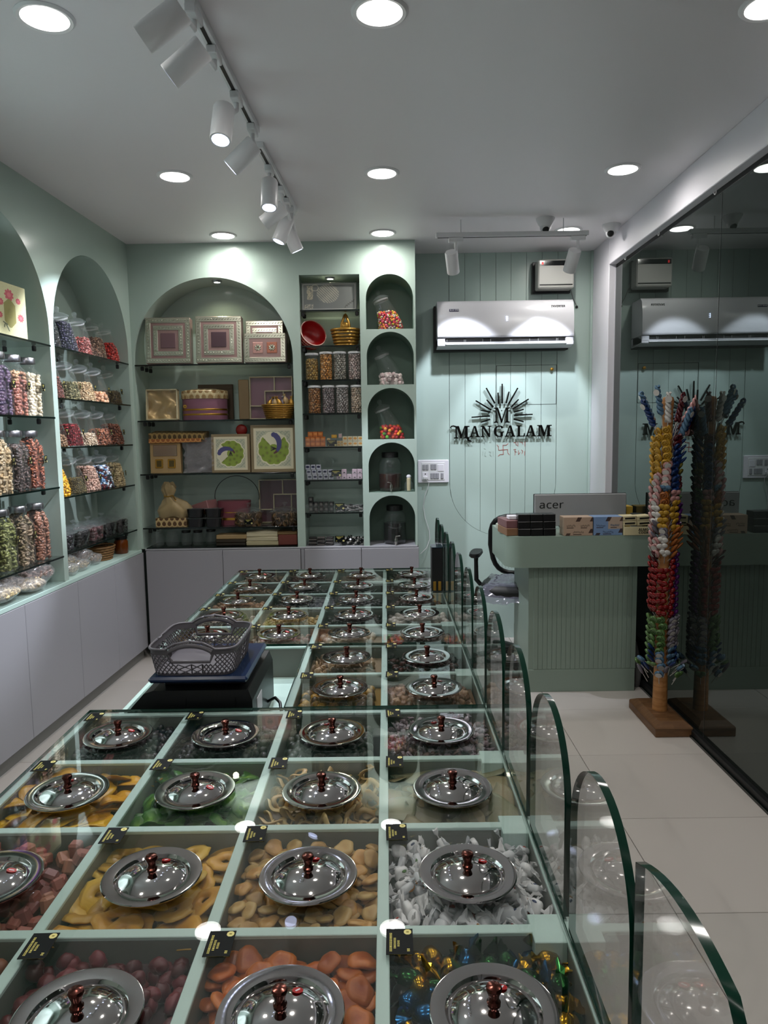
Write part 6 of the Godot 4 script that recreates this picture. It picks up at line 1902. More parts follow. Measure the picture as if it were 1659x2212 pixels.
# a flat irregular slice: half sizes, thickness, bend, waviness, hole share
func slab(hx: float, hz: float, th: float, bend: float, wav: float, hole := 0.0, scallop := 0, centre := Color.WHITE, edge := Color.WHITE, sd := 1, point := 0.0) -> ArrayMesh:
	var mb := MB.new(true)
	var na := 22
	var nr := 4
	rng.seed = sd
	var ph := r(0, 6)
	var top := []
	var bot := []
	for i in nr + 1:
		var f := lerpf(hole, 1.0, i / float(nr))
		var a0 := []
		var b0 := []
		for k in na:
			var a := TAU * k / na
			var rad := f * (1.0 + 0.07 * sin(a * 3 + ph) + 0.05 * sin(a * 5 + ph * 2))
			if scallop > 0 and i >= nr - 1:
				rad *= 1.0 + 0.05 * cos(a * scallop)
			var x := cos(a) * rad * hx
			var z := -sin(a) * rad * hz
			if point > 0.0:
				z *= pow(maxf(1.0 - absf(cos(a)) * f, 0.0), point) * 1.3 + 0.02
			var y := bend * (x * x) / (hx * hx) * hx + wav * sin(a * 2 + ph) * f + wav * 0.6 * sin(a * 3.0 + ph * 3.0) * f
			var t := th * 0.5 * (1.0 - 0.85 * pow(f, 8.0)) * (1.0 if hole == 0.0 or i > 0 else 0.3)
			a0.append(Vector3(x, y + t, z))
			b0.append(Vector3(x, y - t, z))
		top.append(a0)
		bot.append(b0)
	mb.smooth(1)
	for i in nr:
		var f := i / float(nr - 1)
		mb.col = centre.lerp(edge, f).srgb_to_linear()
		for k in na:
			var l := (k + 1) % na
			mb.quad(top[i][k], top[i + 1][k], top[i + 1][l], top[i][l])
			mb.quad(bot[i][l], bot[i + 1][l], bot[i + 1][k], bot[i][k])
	for k in na:
		var l := (k + 1) % na
		mb.quad(bot[nr][k], bot[nr][l], top[nr][l], top[nr][k])
		if hole > 0.0:
			mb.quad(bot[0][l], bot[0][k], top[0][k], top[0][l])
	return mb.mesh()


func wrinkled(rad: Vector3, sd: int, amp := 0.15) -> ArrayMesh:
	var mb := MB.new()
	rng.seed = sd
	var n := FastNoiseLite.new()
	n.seed = sd
	n.frequency = 0.9
	var rings := []
	for i in 9:
		var a := -PI / 2 + PI * (0.02 + 0.96 * i / 8.0)
		var p := PackedVector3Array()
		for k in 14:
			var b := TAU * k / 14
			var d := Vector3(cos(a) * cos(b), sin(a), -cos(a) * sin(b))
			p.append(d * rad * (1.0 + amp * 1.6 * n.get_noise_3dv(d * 2.2)))
		rings.append(p)
	mb.loft(rings)
	return mb.mesh()


# a twist-wrapped sweet: pillow or ball with two fanned ends
func twisted(body: Vector3, end: float, sd: int, boxy := false) -> ArrayMesh:
	var mb := MB.new()
	rng.seed = sd
	var rings := []
	var sec := [[-1.0, 0.25], [-0.92, 0.75], [-0.6, 1.0], [0.0, 1.03], [0.6, 1.0], [0.92, 0.75], [1.0, 0.25]]
	var lay := Transform3D(Basis(Vector3(0, 0, 1), -PI / 2), Vector3.ZERO)
	mb.x = lay
	for s in sec:
		rings.append(ring(Vector3(0, s[0] * body.x, 0), body.y * s[1], body.z * s[1], 3.2 if boxy else 2.0, 0.0, 14))
	mb.loft(rings)
	for sg in [-1.0, 1.0]:
		var fan := []
		for i in 4:
			var p := PackedVector3Array()
			var w: float = [0.22, 0.18, 0.75, 1.05][i]
			for k in 14:
				var b := TAU * k / 14
				var crump := 1.0 + (0.35 * sin(b * 4 + sd) if i > 1 else 0.0) + r(-0.08, 0.08)
				p.append(Vector3(cos(b) * body.y * w * crump * (1.25 if i == 3 else 1.0), sg * (body.x + end * i / 3.0 + (r(-0.12, 0.12) * end if i == 3 else 0.0)), -sin(b) * body.z * w * 0.45 * crump))
			if sg < 0:
				p.reverse()
			fan.append(p)
		mb.loft(fan, false, true)
	return mb.mesh()


func bin_xz(c: int, row: int) -> Array:
	var xs := [-0.765, -0.512, -0.262, -0.0135, 0.25]
	var zs := [-0.41, -0.684, -0.959, -1.234, -1.508, -1.777]
	var zf := [-1.803, -2.07, -2.355, -2.617, -2.893, -3.154, -3.41, -3.69]
	# rows 0..4 in the near counter, 5..11 in the far one
	if row < 5:
		return [xs[c], xs[c + 1], zs[row + 1], zs[row]]
	return [xs[c], xs[c + 1], zf[row - 4], zf[row - 5]]


func counter() -> void:
	var xs := [-0.765, -0.512, -0.262, -0.0135, 0.25]
	var near := thing("sweet_counter", "mint glass-topped sweet counter, the section next to the viewer", "counter")
	var zs := [-0.41, -0.684, -0.959, -1.234, -1.508, -1.777]
	part("base", MB.new().bb(Vector3(-0.768, 0, -1.784), Vector3(0.258, 0.66, -0.40), 0.003), M.mint_deep, near)
	for i in 5:
		var w := 0.009 if i > 0 and i < 4 else 0.007
		divider(near, Vector3(xs[i] - w, 0.655, -1.784), Vector3(xs[i] + w, 0.7945, -0.40))
	for i in 6:
		divider(near, Vector3(-0.765, 0.655, zs[i] - 0.009), Vector3(0.25, 0.7943, zs[i] + 0.009))
		if i < 5 and i > 0:
			part("corner_block", MB.new().bb(Vector3(0.198, 0.735, zs[i] - 0.030), Vector3(0.2435, 0.7944, zs[i] + 0.030), 0.001), M.mint_bar, near)
	glass_top(near, -0.772, 0.245, -1.788, -0.395)
	var far := thing("sweet_counter", "mint glass-topped sweet counter, the section by the weighing scale", "counter")
	var zf := [-1.803, -2.07, -2.355, -2.617, -2.893, -3.154, -3.41, -3.69]
	part("base", MB.new().bb(Vector3(-0.768, 0, -3.70), Vector3(0.258, 0.66, -1.792), 0.003), M.mint_deep, far)
	for i in 5:
		var w := 0.009 if i > 0 and i < 4 else 0.007
		divider(far, Vector3(xs[i] - w, 0.655, -3.70), Vector3(xs[i] + w, 0.7945, -1.792 if i > 1 else -2.35))
	part("well_rim", MB.new().bb(Vector3(-0.772, 0.655, -2.35), Vector3(-0.758, 0.72, -1.792), 0.001), M.mint_bar, far)
	part("well_floor", MB.new().bb(Vector3(-0.765, 0.65, -2.35), Vector3(-0.265, 0.69, -1.80)), M.mint_bar, far)
	for i in 8:
		var x0 := -0.765 if i != 1 else -0.262
		if i == 0:
			x0 = -0.262
		divider(far, Vector3(x0, 0.655, zf[i] - 0.009), Vector3(0.25, 0.7943, zf[i] + 0.009))
		if i > 0 and i < 7:
			part("corner_block", MB.new().bb(Vector3(0.198, 0.735, zf[i] - 0.030), Vector3(0.2435, 0.7944, zf[i] + 0.030), 0.001), M.mint_bar, far)
	glass_top(far, -0.272, 0.245, -2.352, -1.793)
	glass_top(far, -0.772, 0.245, -3.702, -2.356)
	# cable hole in the well and its cable
	var gr := part("cable_grommet", MB.new().lathe([Vector2(0.026, 0.0), Vector2(0.031, 0.0), Vector2(0.033, 0.003), Vector2(0.030, 0.006), Vector2(0.024, 0.006), Vector2(0.024, 0.001), Vector2(0, 0.001)], 24), M.black, far, pos(-0.305, 0.690, -1.935))
	screens()
	bins()


func divider(t: Node, a: Vector3, b: Vector3) -> void:
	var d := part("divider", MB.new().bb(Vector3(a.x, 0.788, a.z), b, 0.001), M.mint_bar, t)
	part("shaded_bin_wall", MB.new().bb(Vector3(a.x + 0.0005, a.y, a.z + 0.0005), Vector3(b.x - 0.0005, 0.788, b.z - 0.0005)), M.shaded_bin_wall, d)  # wall below the bar, its shade painted in as grey


func glass_top(t: Node, x0: float, x1: float, z0: float, z1: float) -> void:
	part("glass_top", MB.new().bb(Vector3(x0, 0.7955, z0), Vector3(x1, 0.8025, z1)), M.glass, t)
	var e := MB.new()
	e.bb(Vector3(x0 - 0.0012, 0.7955, z0), Vector3(x0, 0.8025, z1))
	e.bb(Vector3(x1, 0.7955, z0), Vector3(x1 + 0.0012, 0.8025, z1))
	e.bb(Vector3(x0, 0.7955, z0 - 0.0012), Vector3(x1, 0.8025, z0))
	e.bb(Vector3(x0, 0.7955, z1), Vector3(x1, 0.8025, z1 + 0.0012))
	part("green_edge", e, M.glass_edge, t)


func screens() -> void:
	# outline in (depth, height), nearer the viewer is to the right
	var zc := []
	var base := [-0.959, -1.234, -1.508, -1.790, -2.07, -2.355, -2.617, -2.893, -3.154, -3.41]
	var words := ["toffee", "dried leaf", "clear-wrapped sweet", "walnut half", "packed date", "grey nut", "white ball", "glossy brown lump", "dark nut", "coffee brown"]
	var outline := PackedVector2Array()
	var hw := 0.1215
	outline.append(Vector2(-hw, 0))
	outline.append(Vector2(hw, 0))
	for k in 25:
		var a := PI * k / 24.0
		outline.append(Vector2(cos(a) * hw, 0.163 + sin(a) * 0.118))
	var m0 := screen_meshes(outline)
	for i in 10:
		var t := thing("glass_screen", "arched clear glass screen standing on the counter edge beside the %s bin" % words[i], "glass screen", Transform3D(Basis(Vector3.UP, -PI / 2), Vector3(0.252, 0.802, base[i] - 0.134)))
		part("pane", m0[0], M.clear, t)
		part("green_edge", m0[1], M.glass_edge, t)
	var o2 := PackedVector2Array([Vector2(-0.10, 0), Vector2(0.11, 0), Vector2(0.11, 0.262)])
	for k in 13:
		var f := k / 12.0
		o2.append(Vector2(lerpf(0.095, -0.10, f), 0.268 + 0.027 * sin(PI * (0.15 + 0.62 * f)) - 0.022 * f * f))
	var m1 := screen_meshes(o2)
	var t := thing("glass_screen", "square-cornered clear glass screen next to the viewer at the counter edge", "glass screen", Transform3D(Basis(Vector3.UP, -PI / 2), Vector3(0.252, 0.802, -0.586)))
	part("pane", m1[0], M.clear, t)
	part("green_edge", m1[1], M.glass_edge, t)
	t = thing("glass_screen", "arched clear glass screen standing beside the gold-wrapped sweets", "glass screen", Transform3D(Basis(Vector3.UP, -PI / 2), Vector3(0.252, 0.802, -0.819)))
	part("pane", m0[0], M.clear, t)
	part("green_edge", m0[1], M.glass_edge, t)


func screen_meshes(o: PackedVector2Array) -> Array:
	var mb := MB.new()
	var eb := MB.new()
	var tr := Geometry2D.triangulate_polygon(o)
	for i in range(0, tr.size(), 3):
		for z in [0.0048, -0.0048]:
			mb.tri(Vector3(o[tr[i]].x, o[tr[i]].y, z), Vector3(o[tr[i + 1]].x, o[tr[i + 1]].y, z), Vector3(o[tr[i + 2]].x, o[tr[i + 2]].y, z))
	eb.smooth(1)
	for i in o.size():
		var p := o[i]
		var q := o[(i + 1) % o.size()]
		eb.quad(Vector3(p.x, p.y, -0.005), Vector3(q.x, q.y, -0.005), Vector3(q.x, q.y, 0.005), Vector3(p.x, p.y, 0.005))
	return [mb.mesh(), eb.mesh()]


func fill(b: Array, y: float, c: Color, called: String, label: String) -> void:
	var mb := MB.new()
	var g := []
	for i in 13:
		var row := []
		for k in 13:
			row.append(Vector3(lerpf(b[0] + 0.0105, b[1] - 0.0105, i / 12.0), y + r(-0.006, 0.006), lerpf(b[3] - 0.0105, b[2] + 0.0105, k / 12.0)))
		g.append(row)
	mb.smooth(1)
	for i in 12:
		for k in 12:
			mb.quad(g[i][k], g[i + 1][k], g[i + 1][k + 1], g[i][k + 1])
	mb.smooth(-1)
	mb.bb(Vector3(b[0] + 0.0105, 0.661, b[2] + 0.0105), Vector3(b[1] - 0.0105, y - 0.012, b[3] - 0.0105))
	var o := solo(called, label, "sweets", mb, mat(c.darkened(0.3), 0.6))
	o.set_meta("kind", "stuff")


func pieces(b: Array, called: String, label: String, category: String, group: String, shapes: Array, ms: Array, nx: int, nz: int, y: float, tilt: float, extra) -> void:
	for layer in 2:
		for i in nx:
			for k in nz:
				if layer == 1 and (i + k) % 2 == 0:
					continue
				var px := lerpf(b[0] + 0.016, b[1] - 0.016, (i + 0.5 + r(-0.42, 0.42)) / nx)
				var pz := lerpf(b[2] + 0.016, b[3] - 0.016, (k + 0.5 + r(-0.42, 0.42)) / nz)
				var bs := Basis.from_euler(Vector3(r(-tilt, tilt), r(-PI, PI), r(-tilt, tilt))).scaled(Vector3.ONE * r(0.88, 1.12))
				var xf := Transform3D(bs, Vector3(px, y + 0.013 * layer + r(-0.003, 0.004), pz))
				var o := solo(called, label, category, shapes[rng.randi() % shapes.size()], ms[rng.randi() % ms.size()], xf, group)
				if extra != null:
					extra.call(o)


func lid(label: String, x: float, z: float) -> void:
	if not M.has("lid_mesh"):
		M.lid_mesh = MB.new().lathe([Vector2(0.0745, 0.0005), Vector2(0.0765, 0.0005), Vector2(0.0775, 0.0022), Vector2(0.0765, 0.0040), Vector2(0.0745, 0.0042), Vector2(0.0585, 0.0024), Vector2(0.0575, 0.0012), Vector2(0.0545, -0.003), Vector2(0.0525, -0.003), Vector2(0.051, 0.0005), Vector2(0.043, 0.0055), Vector2(0.03, 0.0098), Vector2(0.015, 0.0122), Vector2(0.004, 0.0128), Vector2(0, 0.0128)], 56).mesh()
		M.knob_mesh = MB.new().lathe([Vector2(0.0082, 0.0118), Vector2(0.0086, 0.0145), Vector2(0.0068, 0.0165), Vector2(0.0064, 0.020), Vector2(0.0072, 0.0245), Vector2(0.0096, 0.030), Vector2(0.0100, 0.0325), Vector2(0.0086, 0.035), Vector2(0.004, 0.036), Vector2(0, 0.0362)], 18).mesh()
		M.sticker_mesh = MB.new().lathe([Vector2(0, 0.0), Vector2(0.0062, 0.0), Vector2(0.0062, 0.0004), Vector2(0, 0.0004)], 18, Transform3D(Basis.from_scale(Vector3(1.25, 1, 1)), Vector3.ZERO)).mesh()
	var t := thing("steel_lid", label, "lid", Transform3D(Basis.from_euler(Vector3(r(-0.01, 0.01), r(0, 6), r(-0.01, 0.01))), Vector3(x + r(-0.003, 0.003), 0.8068, z + r(-0.004, 0.004))))
	part("dish", M.lid_mesh, M.steel, t)
	part("knob", M.knob_mesh, M.copper, t)
	var a := r(-0.5, 2.2) - t.rotation.y
	var st := part("sticker", M.sticker_mesh, M.red, t, Transform3D(Basis.from_euler(Vector3(0, a, 0)) * Basis(Vector3(0, 0, 1), -0.32), Vector3(cos(a) * 0.031, 0.0102, -sin(a) * 0.031)))
	part("sticker_mark", MB.new().box(Vector3(0, 0.0006, 0), Vector3(0.008, 0.0005, 0.002)), M.white, st)


func bins() -> void:
	var none = null
	var yl := 0.757
	# ---- pieces big enough to tell apart, bin by bin
	var ap := [slab(0.020, 0.019, 0.012, 0.06, 0.001, 0.0, 0, Color(0.62, 0.30, 0.10), Color(0.76, 0.44, 0.17), 1), slab(0.021, 0.018, 0.011, -0.08, 0.0012, 0.0, 0, Color(0.62, 0.30, 0.10), Color(0.74, 0.42, 0.16), 2)]
	var warm := [tinted(Color(1, 1, 1), 0.4), tinted(Color(0.88, 0.84, 0.8), 0.42), tinted(Color(1.0, 0.92, 0.85), 0.38)]
	var spec := {}
	# col, row, name, label, category, group, shapes, materials, nx, nz, tilt, heap colour, phrase
	var big := [
		[2, 1, "dried_apricot", "orange dried apricot in the glass counter", "dried fruit", "dried apricots in the counter", ap, warm, 8, 9, 0.5, Color(0.52, 0.28, 0.10), "dried apricots"],
		[1, 1, "dried_berry", "dark red dried berry in the glass counter", "dried fruit", "dark red berries in the counter", [wrinkled(Vector3(0.013, 0.010, 0.012), 3), wrinkled(Vector3(0.015, 0.011, 0.012), 4)], [mat(Color(0.34, 0.08, 0.11), 0.4), mat(Color(0.28, 0.06, 0.09), 0.35), mat(Color(0.42, 0.13, 0.16), 0.4)], 9, 10, 3.0, Color(0.26, 0.06, 0.08), "dark red dried berries"],
		[0, 2, "candied_cube", "rosy sugared fruit cube in the glass counter", "dried fruit", "rosy fruit cubes in the counter", [MB.new().box(Vector3.ZERO, Vector3(0.026, 0.020, 0.023), 0.004).mesh(), MB.new().box(Vector3.ZERO, Vector3(0.022, 0.022, 0.028), 0.004).mesh()], [mat(Color(0.58, 0.33, 0.28), 0.55), mat(Color(0.50, 0.28, 0.26), 0.5), mat(Color(0.66, 0.45, 0.36), 0.55)], 7, 8, 3.0, Color(0.40, 0.22, 0.20), "rosy sugared fruit cubes"],
		[1, 2, "pineapple_ring", "yellow dried pineapple ring in the glass counter", "dried fruit", "pineapple rings in the counter", [slab(0.034, 0.033, 0.010, 0.04, 0.0012, 0.22, 13, Color(0.74, 0.58, 0.20), Color(0.82, 0.68, 0.28), 5), slab(0.032, 0.032, 0.009, -0.08, 0.0015, 0.2, 12, Color(0.74, 0.57, 0.20), Color(0.80, 0.66, 0.27), 6)], warm, 5, 6, 0.4, Color(0.58, 0.44, 0.14), "yellow dried pineapple rings"],
		[2, 2, "ginger_slice", "pale amber ginger round in the glass counter", "dried fruit", "pale ginger rounds in the counter", [slab(0.0165, 0.015, 0.008, 0.04, 0.0006, 0.0, 0, Color(0.72, 0.58, 0.34), Color(0.80, 0.68, 0.45), 7), slab(0.0155, 0.014, 0.009, -0.05, 0.0006, 0.0, 0, Color(0.70, 0.56, 0.32), Color(0.78, 0.66, 0.42), 8)], warm, 10, 11, 0.5, Color(0.56, 0.44, 0.24), "pale amber ginger rounds"],
		[0, 3, "mango_slice", "flat yellow dried mango slice in the glass counter", "dried fruit", "mango slices in the counter", [slab(0.042, 0.023, 0.006, 0.10, 0.004, 0.0, 0, Color(0.86, 0.68, 0.14), Color(0.80, 0.62, 0.10), 9), slab(0.046, 0.026, 0.006, -0.12, 0.005, 0.0, 0, Color(0.86, 0.70, 0.16), Color(0.80, 0.63, 0.11), 10)], warm, 5, 7, 0.45, Color(0.60, 0.42, 0.06), "flat yellow dried mango slices"],
		[1, 3, "kiwi_slice", "green dried kiwi slice in the glass counter", "dried fruit", "kiwi slices in the counter", [slab(0.026, 0.024, 0.006, 0.08, 0.004, 0.0, 11, Color(0.42, 0.62, 0.22), Color(0.20, 0.42, 0.12), 11), slab(0.025, 0.024, 0.006, -0.12, 0.005, 0.0, 11, Color(0.38, 0.58, 0.20), Color(0.17, 0.38, 0.10), 12)], warm, 6, 7, 0.6, Color(0.12, 0.28, 0.08), "green dried kiwi slices"],
		[2, 3, "apple_ring", "thin pale dried apple ring in the glass counter", "dried fruit", "apple rings in the counter", [slab(0.025, 0.021, 0.006, 0.2, 0.006, 0.5, 0, Color(0.72, 0.62, 0.40), Color(0.80, 0.70, 0.48), 13), slab(0.024, 0.022, 0.006, -0.22, 0.007, 0.55, 0, Color(0.70, 0.60, 0.38), Color(0.78, 0.68, 0.46), 14)], warm, 6, 7, 0.8, Color(0.52, 0.42, 0.24), "thin pale dried apple rings"],
		[3, 3, "dried_leaf", "pointed grey green dried leaf in the glass counter", "dried leaf", "dried leaves in the counter", [slab(0.052, 0.030, 0.0015, 0.12, 0.001, 0.0, 0, Color(0.55, 0.54, 0.42), Color(0.50, 0.50, 0.38), 15, 0.6), slab(0.048, 0.026, 0.0015, -0.10, 0.0015, 0.0, 0, Color(0.58, 0.56, 0.45), Color(0.52, 0.52, 0.40), 16, 0.6)], warm, 6, 8, 0.45, Color(0.14, 0.15, 0.11), "pointed dried leaves"],
	]
	var place := []
	for w in big:
		rng.seed = 100 + w[0] * 10 + w[1]
		var b := bin_xz(w[0], w[1])
		fill(b, yl - 0.008, w[11], w[2] + "_bed", "heap of %s under the loose ones" % w[12])
		pieces(b, w[2], w[3], w[4], w[5], w[6], w[7], w[8], w[9], yl, w[10], none)
		place.append([w[0], w[1], w[12]])
	# wrapped toffees, foil sweets and clear-wrapped sweets
	var tf := [twisted(Vector3(0.0125, 0.0105, 0.0062), 0.015, 3, true), twisted(Vector3(0.0115, 0.0110, 0.0060), 0.017, 4, true), twisted(Vector3(0.013, 0.0100, 0.0066), 0.014, 5, true)]
	var paper := [mat(Color(0.90, 0.90, 0.90), 0.4), mat(Color(0.84, 0.85, 0.86), 0.42)]
	var inks := [mat(Color(0.25, 0.42, 0.16), 0.5), mat(Color(0.62, 0.18, 0.13), 0.5), mat(Color(0.70, 0.45, 0.12), 0.5), mat(Color(0.14, 0.20, 0.36), 0.5), mat(Color(0.35, 0.36, 0.36), 0.5)]
	var blob := MB.new().ball(Vector3(0, 0.0062, 0), Vector3(0.0075, 0.0022, 0.0052), 8, 5).mesh()
	var printed := func(o: Node3D) -> void:
		var k := rng.randi() % 8
		if k < 5:
			part("printed_fruit", blob, inks[k], o, Transform3D(Basis(Vector3.UP, r(0, 3)), Vector3(r(-0.004, 0.004), 0.0012, r(-0.003, 0.003))))
	var b := bin_xz(3, 2)
	rng.seed = 501
	fill(b, yl - 0.008, Color(0.70, 0.70, 0.70), "toffee_bed", "heap of white wrapped toffees under the loose ones")
	pieces(b, "wrapped_toffee", "white wrapped toffee with a small printed fruit in the glass counter", "candy", "white toffees in the counter", tf, paper, 9, 10, yl, 1.0, printed)
	place.append([3, 2, "white wrapped toffees"])
	b = bin_xz(3, 1)
	rng.seed = 502
	var fo := [twisted(Vector3(0.014, 0.0125, 0.0125), 0.018, 6), twisted(Vector3(0.015, 0.0120, 0.0120), 0.020, 7)]
	var foil := [mat(Color(0.72, 0.55, 0.14), 0.2, 0.95), mat(Color(0.66, 0.50, 0.12), 0.25, 0.95), mat(Color(0.10, 0.28, 0.12), 0.22, 0.85), mat(Color(0.10, 0.32, 0.48), 0.22, 0.85), mat(Color(0.06, 0.05, 0.045), 0.3, 0.5)]
	fill(b, yl - 0.010, Color(0.16, 0.13, 0.05), "foil_sweet_bed", "heap of foil sweets under the loose ones")
	pieces(b, "foil_sweet", "shiny gold, green or blue foil-wrapped sweet in the glass counter", "candy", "foil sweets in the counter", fo, foil, 8, 9, yl, 1.2, none)
	place.append([3, 1, "gold and green foil sweets"])
	b = bin_xz(3, 4)
	rng.seed = 503
	var cw := [twisted(Vector3(0.0085, 0.0065, 0.0065), 0.010, 8), twisted(Vector3(0.008, 0.007, 0.0065), 0.011, 9)]
	fill(b, yl - 0.008, Color(0.36, 0.30, 0.31), "mauve_sweet_bed", "heap of mauve wrapped sweets under the loose ones")
	pieces(b, "mauve_sweet", "small mauve clear-wrapped sweet in the glass counter", "candy", "mauve sweets in the counter", cw, [mat(Color(0.56, 0.49, 0.52), 0.15, 0.25), mat(Color(0.74, 0.70, 0.73), 0.12, 0.3), mat(Color(0.44, 0.34, 0.32), 0.2, 0.1)], 11, 12, yl + 0.006, 1.4, none)
	place.append([3, 4, "mauve clear-wrapped sweets"])
	# ---- bins whose pieces are too small to tell apart
	var small := [
		[0, 1, "sugared_fruit", "reddish brown sugared fruit", M.gumball, [Color(0.52, 0.30, 0.22), Color(0.60, 0.38, 0.28)], 0.018],
		[0, 4, "black_sweets", "black and plum sweets", M.bean, [Color(0.06, 0.05, 0.06), Color(0.16, 0.07, 0.09)], 0.016],
		[1, 4, "slate_sweets", "dark slate wrapped sweets", M.bean, [Color(0.10, 0.10, 0.11), Color(0.18, 0.16, 0.17)], 0.016],
		[2, 4, "green_sweets", "very dark green wrapped sweets", M.gumball, [Color(0.06, 0.08, 0.07), Color(0.12, 0.14, 0.10)], 0.02],
		[2, 5, "dried_figs", "yellow and brown dried fruit lumps", M.gumball, [Color(0.66, 0.50, 0.14), Color(0.36, 0.26, 0.16), Color(0.50, 0.40, 0.28)], 0.021],
		[3, 5, "walnuts", "tan walnut halves", M.walnut, [Color(0.58, 0.44, 0.32), Color(0.48, 0.35, 0.25), Color(0.64, 0.52, 0.40)], 0.02],
		[2, 6, "apple_chips", "cream dried apple chips", M.chip, [Color(0.72, 0.62, 0.48), Color(0.62, 0.50, 0.36), Color(0.50, 0.40, 0.30)], 0.022],
		[3, 6, "dates", "dark packed dates", M.bean, [Color(0.14, 0.09, 0.08), Color(0.30, 0.10, 0.08), Color(0.10, 0.10, 0.10)], 0.017],
		[0, 7, "clear_snacks", "clear wrapped snacks hidden by the basket", M.bean, [Color(0.50, 0.46, 0.40)], 0.018],
		[1, 7, "snack_sticks", "beige packed snack sticks", M.almond, [Color(0.56, 0.50, 0.42), Color(0.44, 0.38, 0.32), Color(0.60, 0.40, 0.36)], 0.018],
		[2, 7, "sugar_balls", "large cream sugar balls", M.gumball, [Color(0.76, 0.68, 0.56), Color(0.80, 0.76, 0.70)], 0.022],
		[3, 7, "grey_nuts", "grey brown nuts", M.bean, [Color(0.36, 0.31, 0.27), Color(0.44, 0.38, 0.33)], 0.017],
		[0, 8, "bagged_snacks", "pale snacks in clear bags", M.chip, [Color(0.62, 0.56, 0.50), Color(0.70, 0.66, 0.62)], 0.024],
		[1, 8, "chickpeas", "yellow cream chickpeas", M.pearl, [Color(0.78, 0.68, 0.46), Color(0.72, 0.62, 0.40)], 0.0155],
		[2, 8, "brown_chunks", "dark brown chunks", M.bean, [Color(0.13, 0.09, 0.08), Color(0.20, 0.13, 0.12)], 0.018],
		[3, 8, "white_balls", "white sugar balls", M.gumball, [Color(0.80, 0.78, 0.74), Color(0.70, 0.68, 0.64)], 0.021],
		[0, 9, "round_biscuits", "tan round biscuits", M.gumball, [Color(0.62, 0.47, 0.34), Color(0.56, 0.42, 0.30)], 0.021],
		[1, 9, "slate_chips", "dark slate chips", M.chip, [Color(0.13, 0.13, 0.13), Color(0.20, 0.19, 0.18)], 0.022],
		[2, 9, "shiny_sweets", "grey shiny wrapped sweets", M.bean, [Color(0.30, 0.29, 0.29), Color(0.22, 0.21, 0.21)], 0.018],
		[3, 9, "toffee_lumps", "brown glossy toffee lumps", M.gumball, [Color(0.28, 0.17, 0.12), Color(0.22, 0.13, 0.10)], 0.022],
		[0, 10, "spiced_sticks", "yellow brown spiced sticks", M.almond, [Color(0.42, 0.30, 0.16), Color(0.36, 0.25, 0.13)], 0.018],
		[1, 10, "black_pieces", "near-black liquorice pieces", M.bean, [Color(0.04, 0.04, 0.045)], 0.018],
		[2, 10, "dark_green_pieces", "dark green leaf pieces", M.chip, [Color(0.06, 0.10, 0.07), Color(0.09, 0.12, 0.08)], 0.022],
		[3, 10, "dark_nuts", "dark roasted nuts", M.bean, [Color(0.18, 0.12, 0.08), Color(0.24, 0.16, 0.10)], 0.018],
		[0, 11, "pale_flakes", "pale beige flakes", M.chip, [Color(0.52, 0.46, 0.38), Color(0.44, 0.38, 0.30)], 0.022],
		[1, 11, "rust_pieces", "rust red dried pieces", M.bean, [Color(0.30, 0.15, 0.10), Color(0.24, 0.13, 0.09)], 0.018],
		[2, 11, "mixed_nuts", "tan mixed nuts", M.bean, [Color(0.46, 0.36, 0.26), Color(0.38, 0.28, 0.20)], 0.018],
		[3, 11, "coffee_pieces", "coffee brown pieces", M.bean, [Color(0.20, 0.14, 0.10), Color(0.26, 0.19, 0.14)], 0.018],
	]
	rng.seed = 900
	for w in small:
		var bb := bin_xz(w[0], w[1])
		var pts := []
		var st: float = w[6]
		var nx := int((bb[1] - bb[0] - 0.03) / st)
		var nz := int((bb[3] - bb[2] - 0.03) / st)
		for i in nx:
			for k in nz:
				pts.append(Transform3D(rand_basis(), Vector3(bb[0] + 0.022 + (i + r(0, 1)) * st * 0.96, 0.757 + r(-0.006, 0.010), bb[2] + 0.022 + (k + r(0, 1)) * st * 0.96)))
		var core := MB.new().bb(Vector3(bb[0] + 0.0105, 0.661, bb[2] + 0.0105), Vector3(bb[1] - 0.0105, 0.753, bb[3] - 0.0105))
		crowd(w[2], "%s filling a bin of the glass counter" % w[3], "sweets", w[4], M.drop, pts, w[5], ID, core.mesh())
		place.append([w[0], w[1], w[3]])
	# lids and price cards
	rng.seed = 77
	for p in place:
		var q := bin_xz(p[0], p[1])
		lid("steel lid with copper knob over the bin of %s" % p[2], (q[0] + q[1]) / 2 + 0.004, (q[2] + q[3]) / 2 + 0.026)
		solo("price_card", "black price card at the bin of %s" % p[2], "price card", card(0.050, 0.037, 0.001), M.tag, Transform3D(Basis(Vector3.UP, PI / 2 + r(-0.04, 0.04)) * Basis(Vector3.RIGHT, -PI / 2), Vector3(q[0] + 0.023, 0.8032, q[2] + 0.036)))


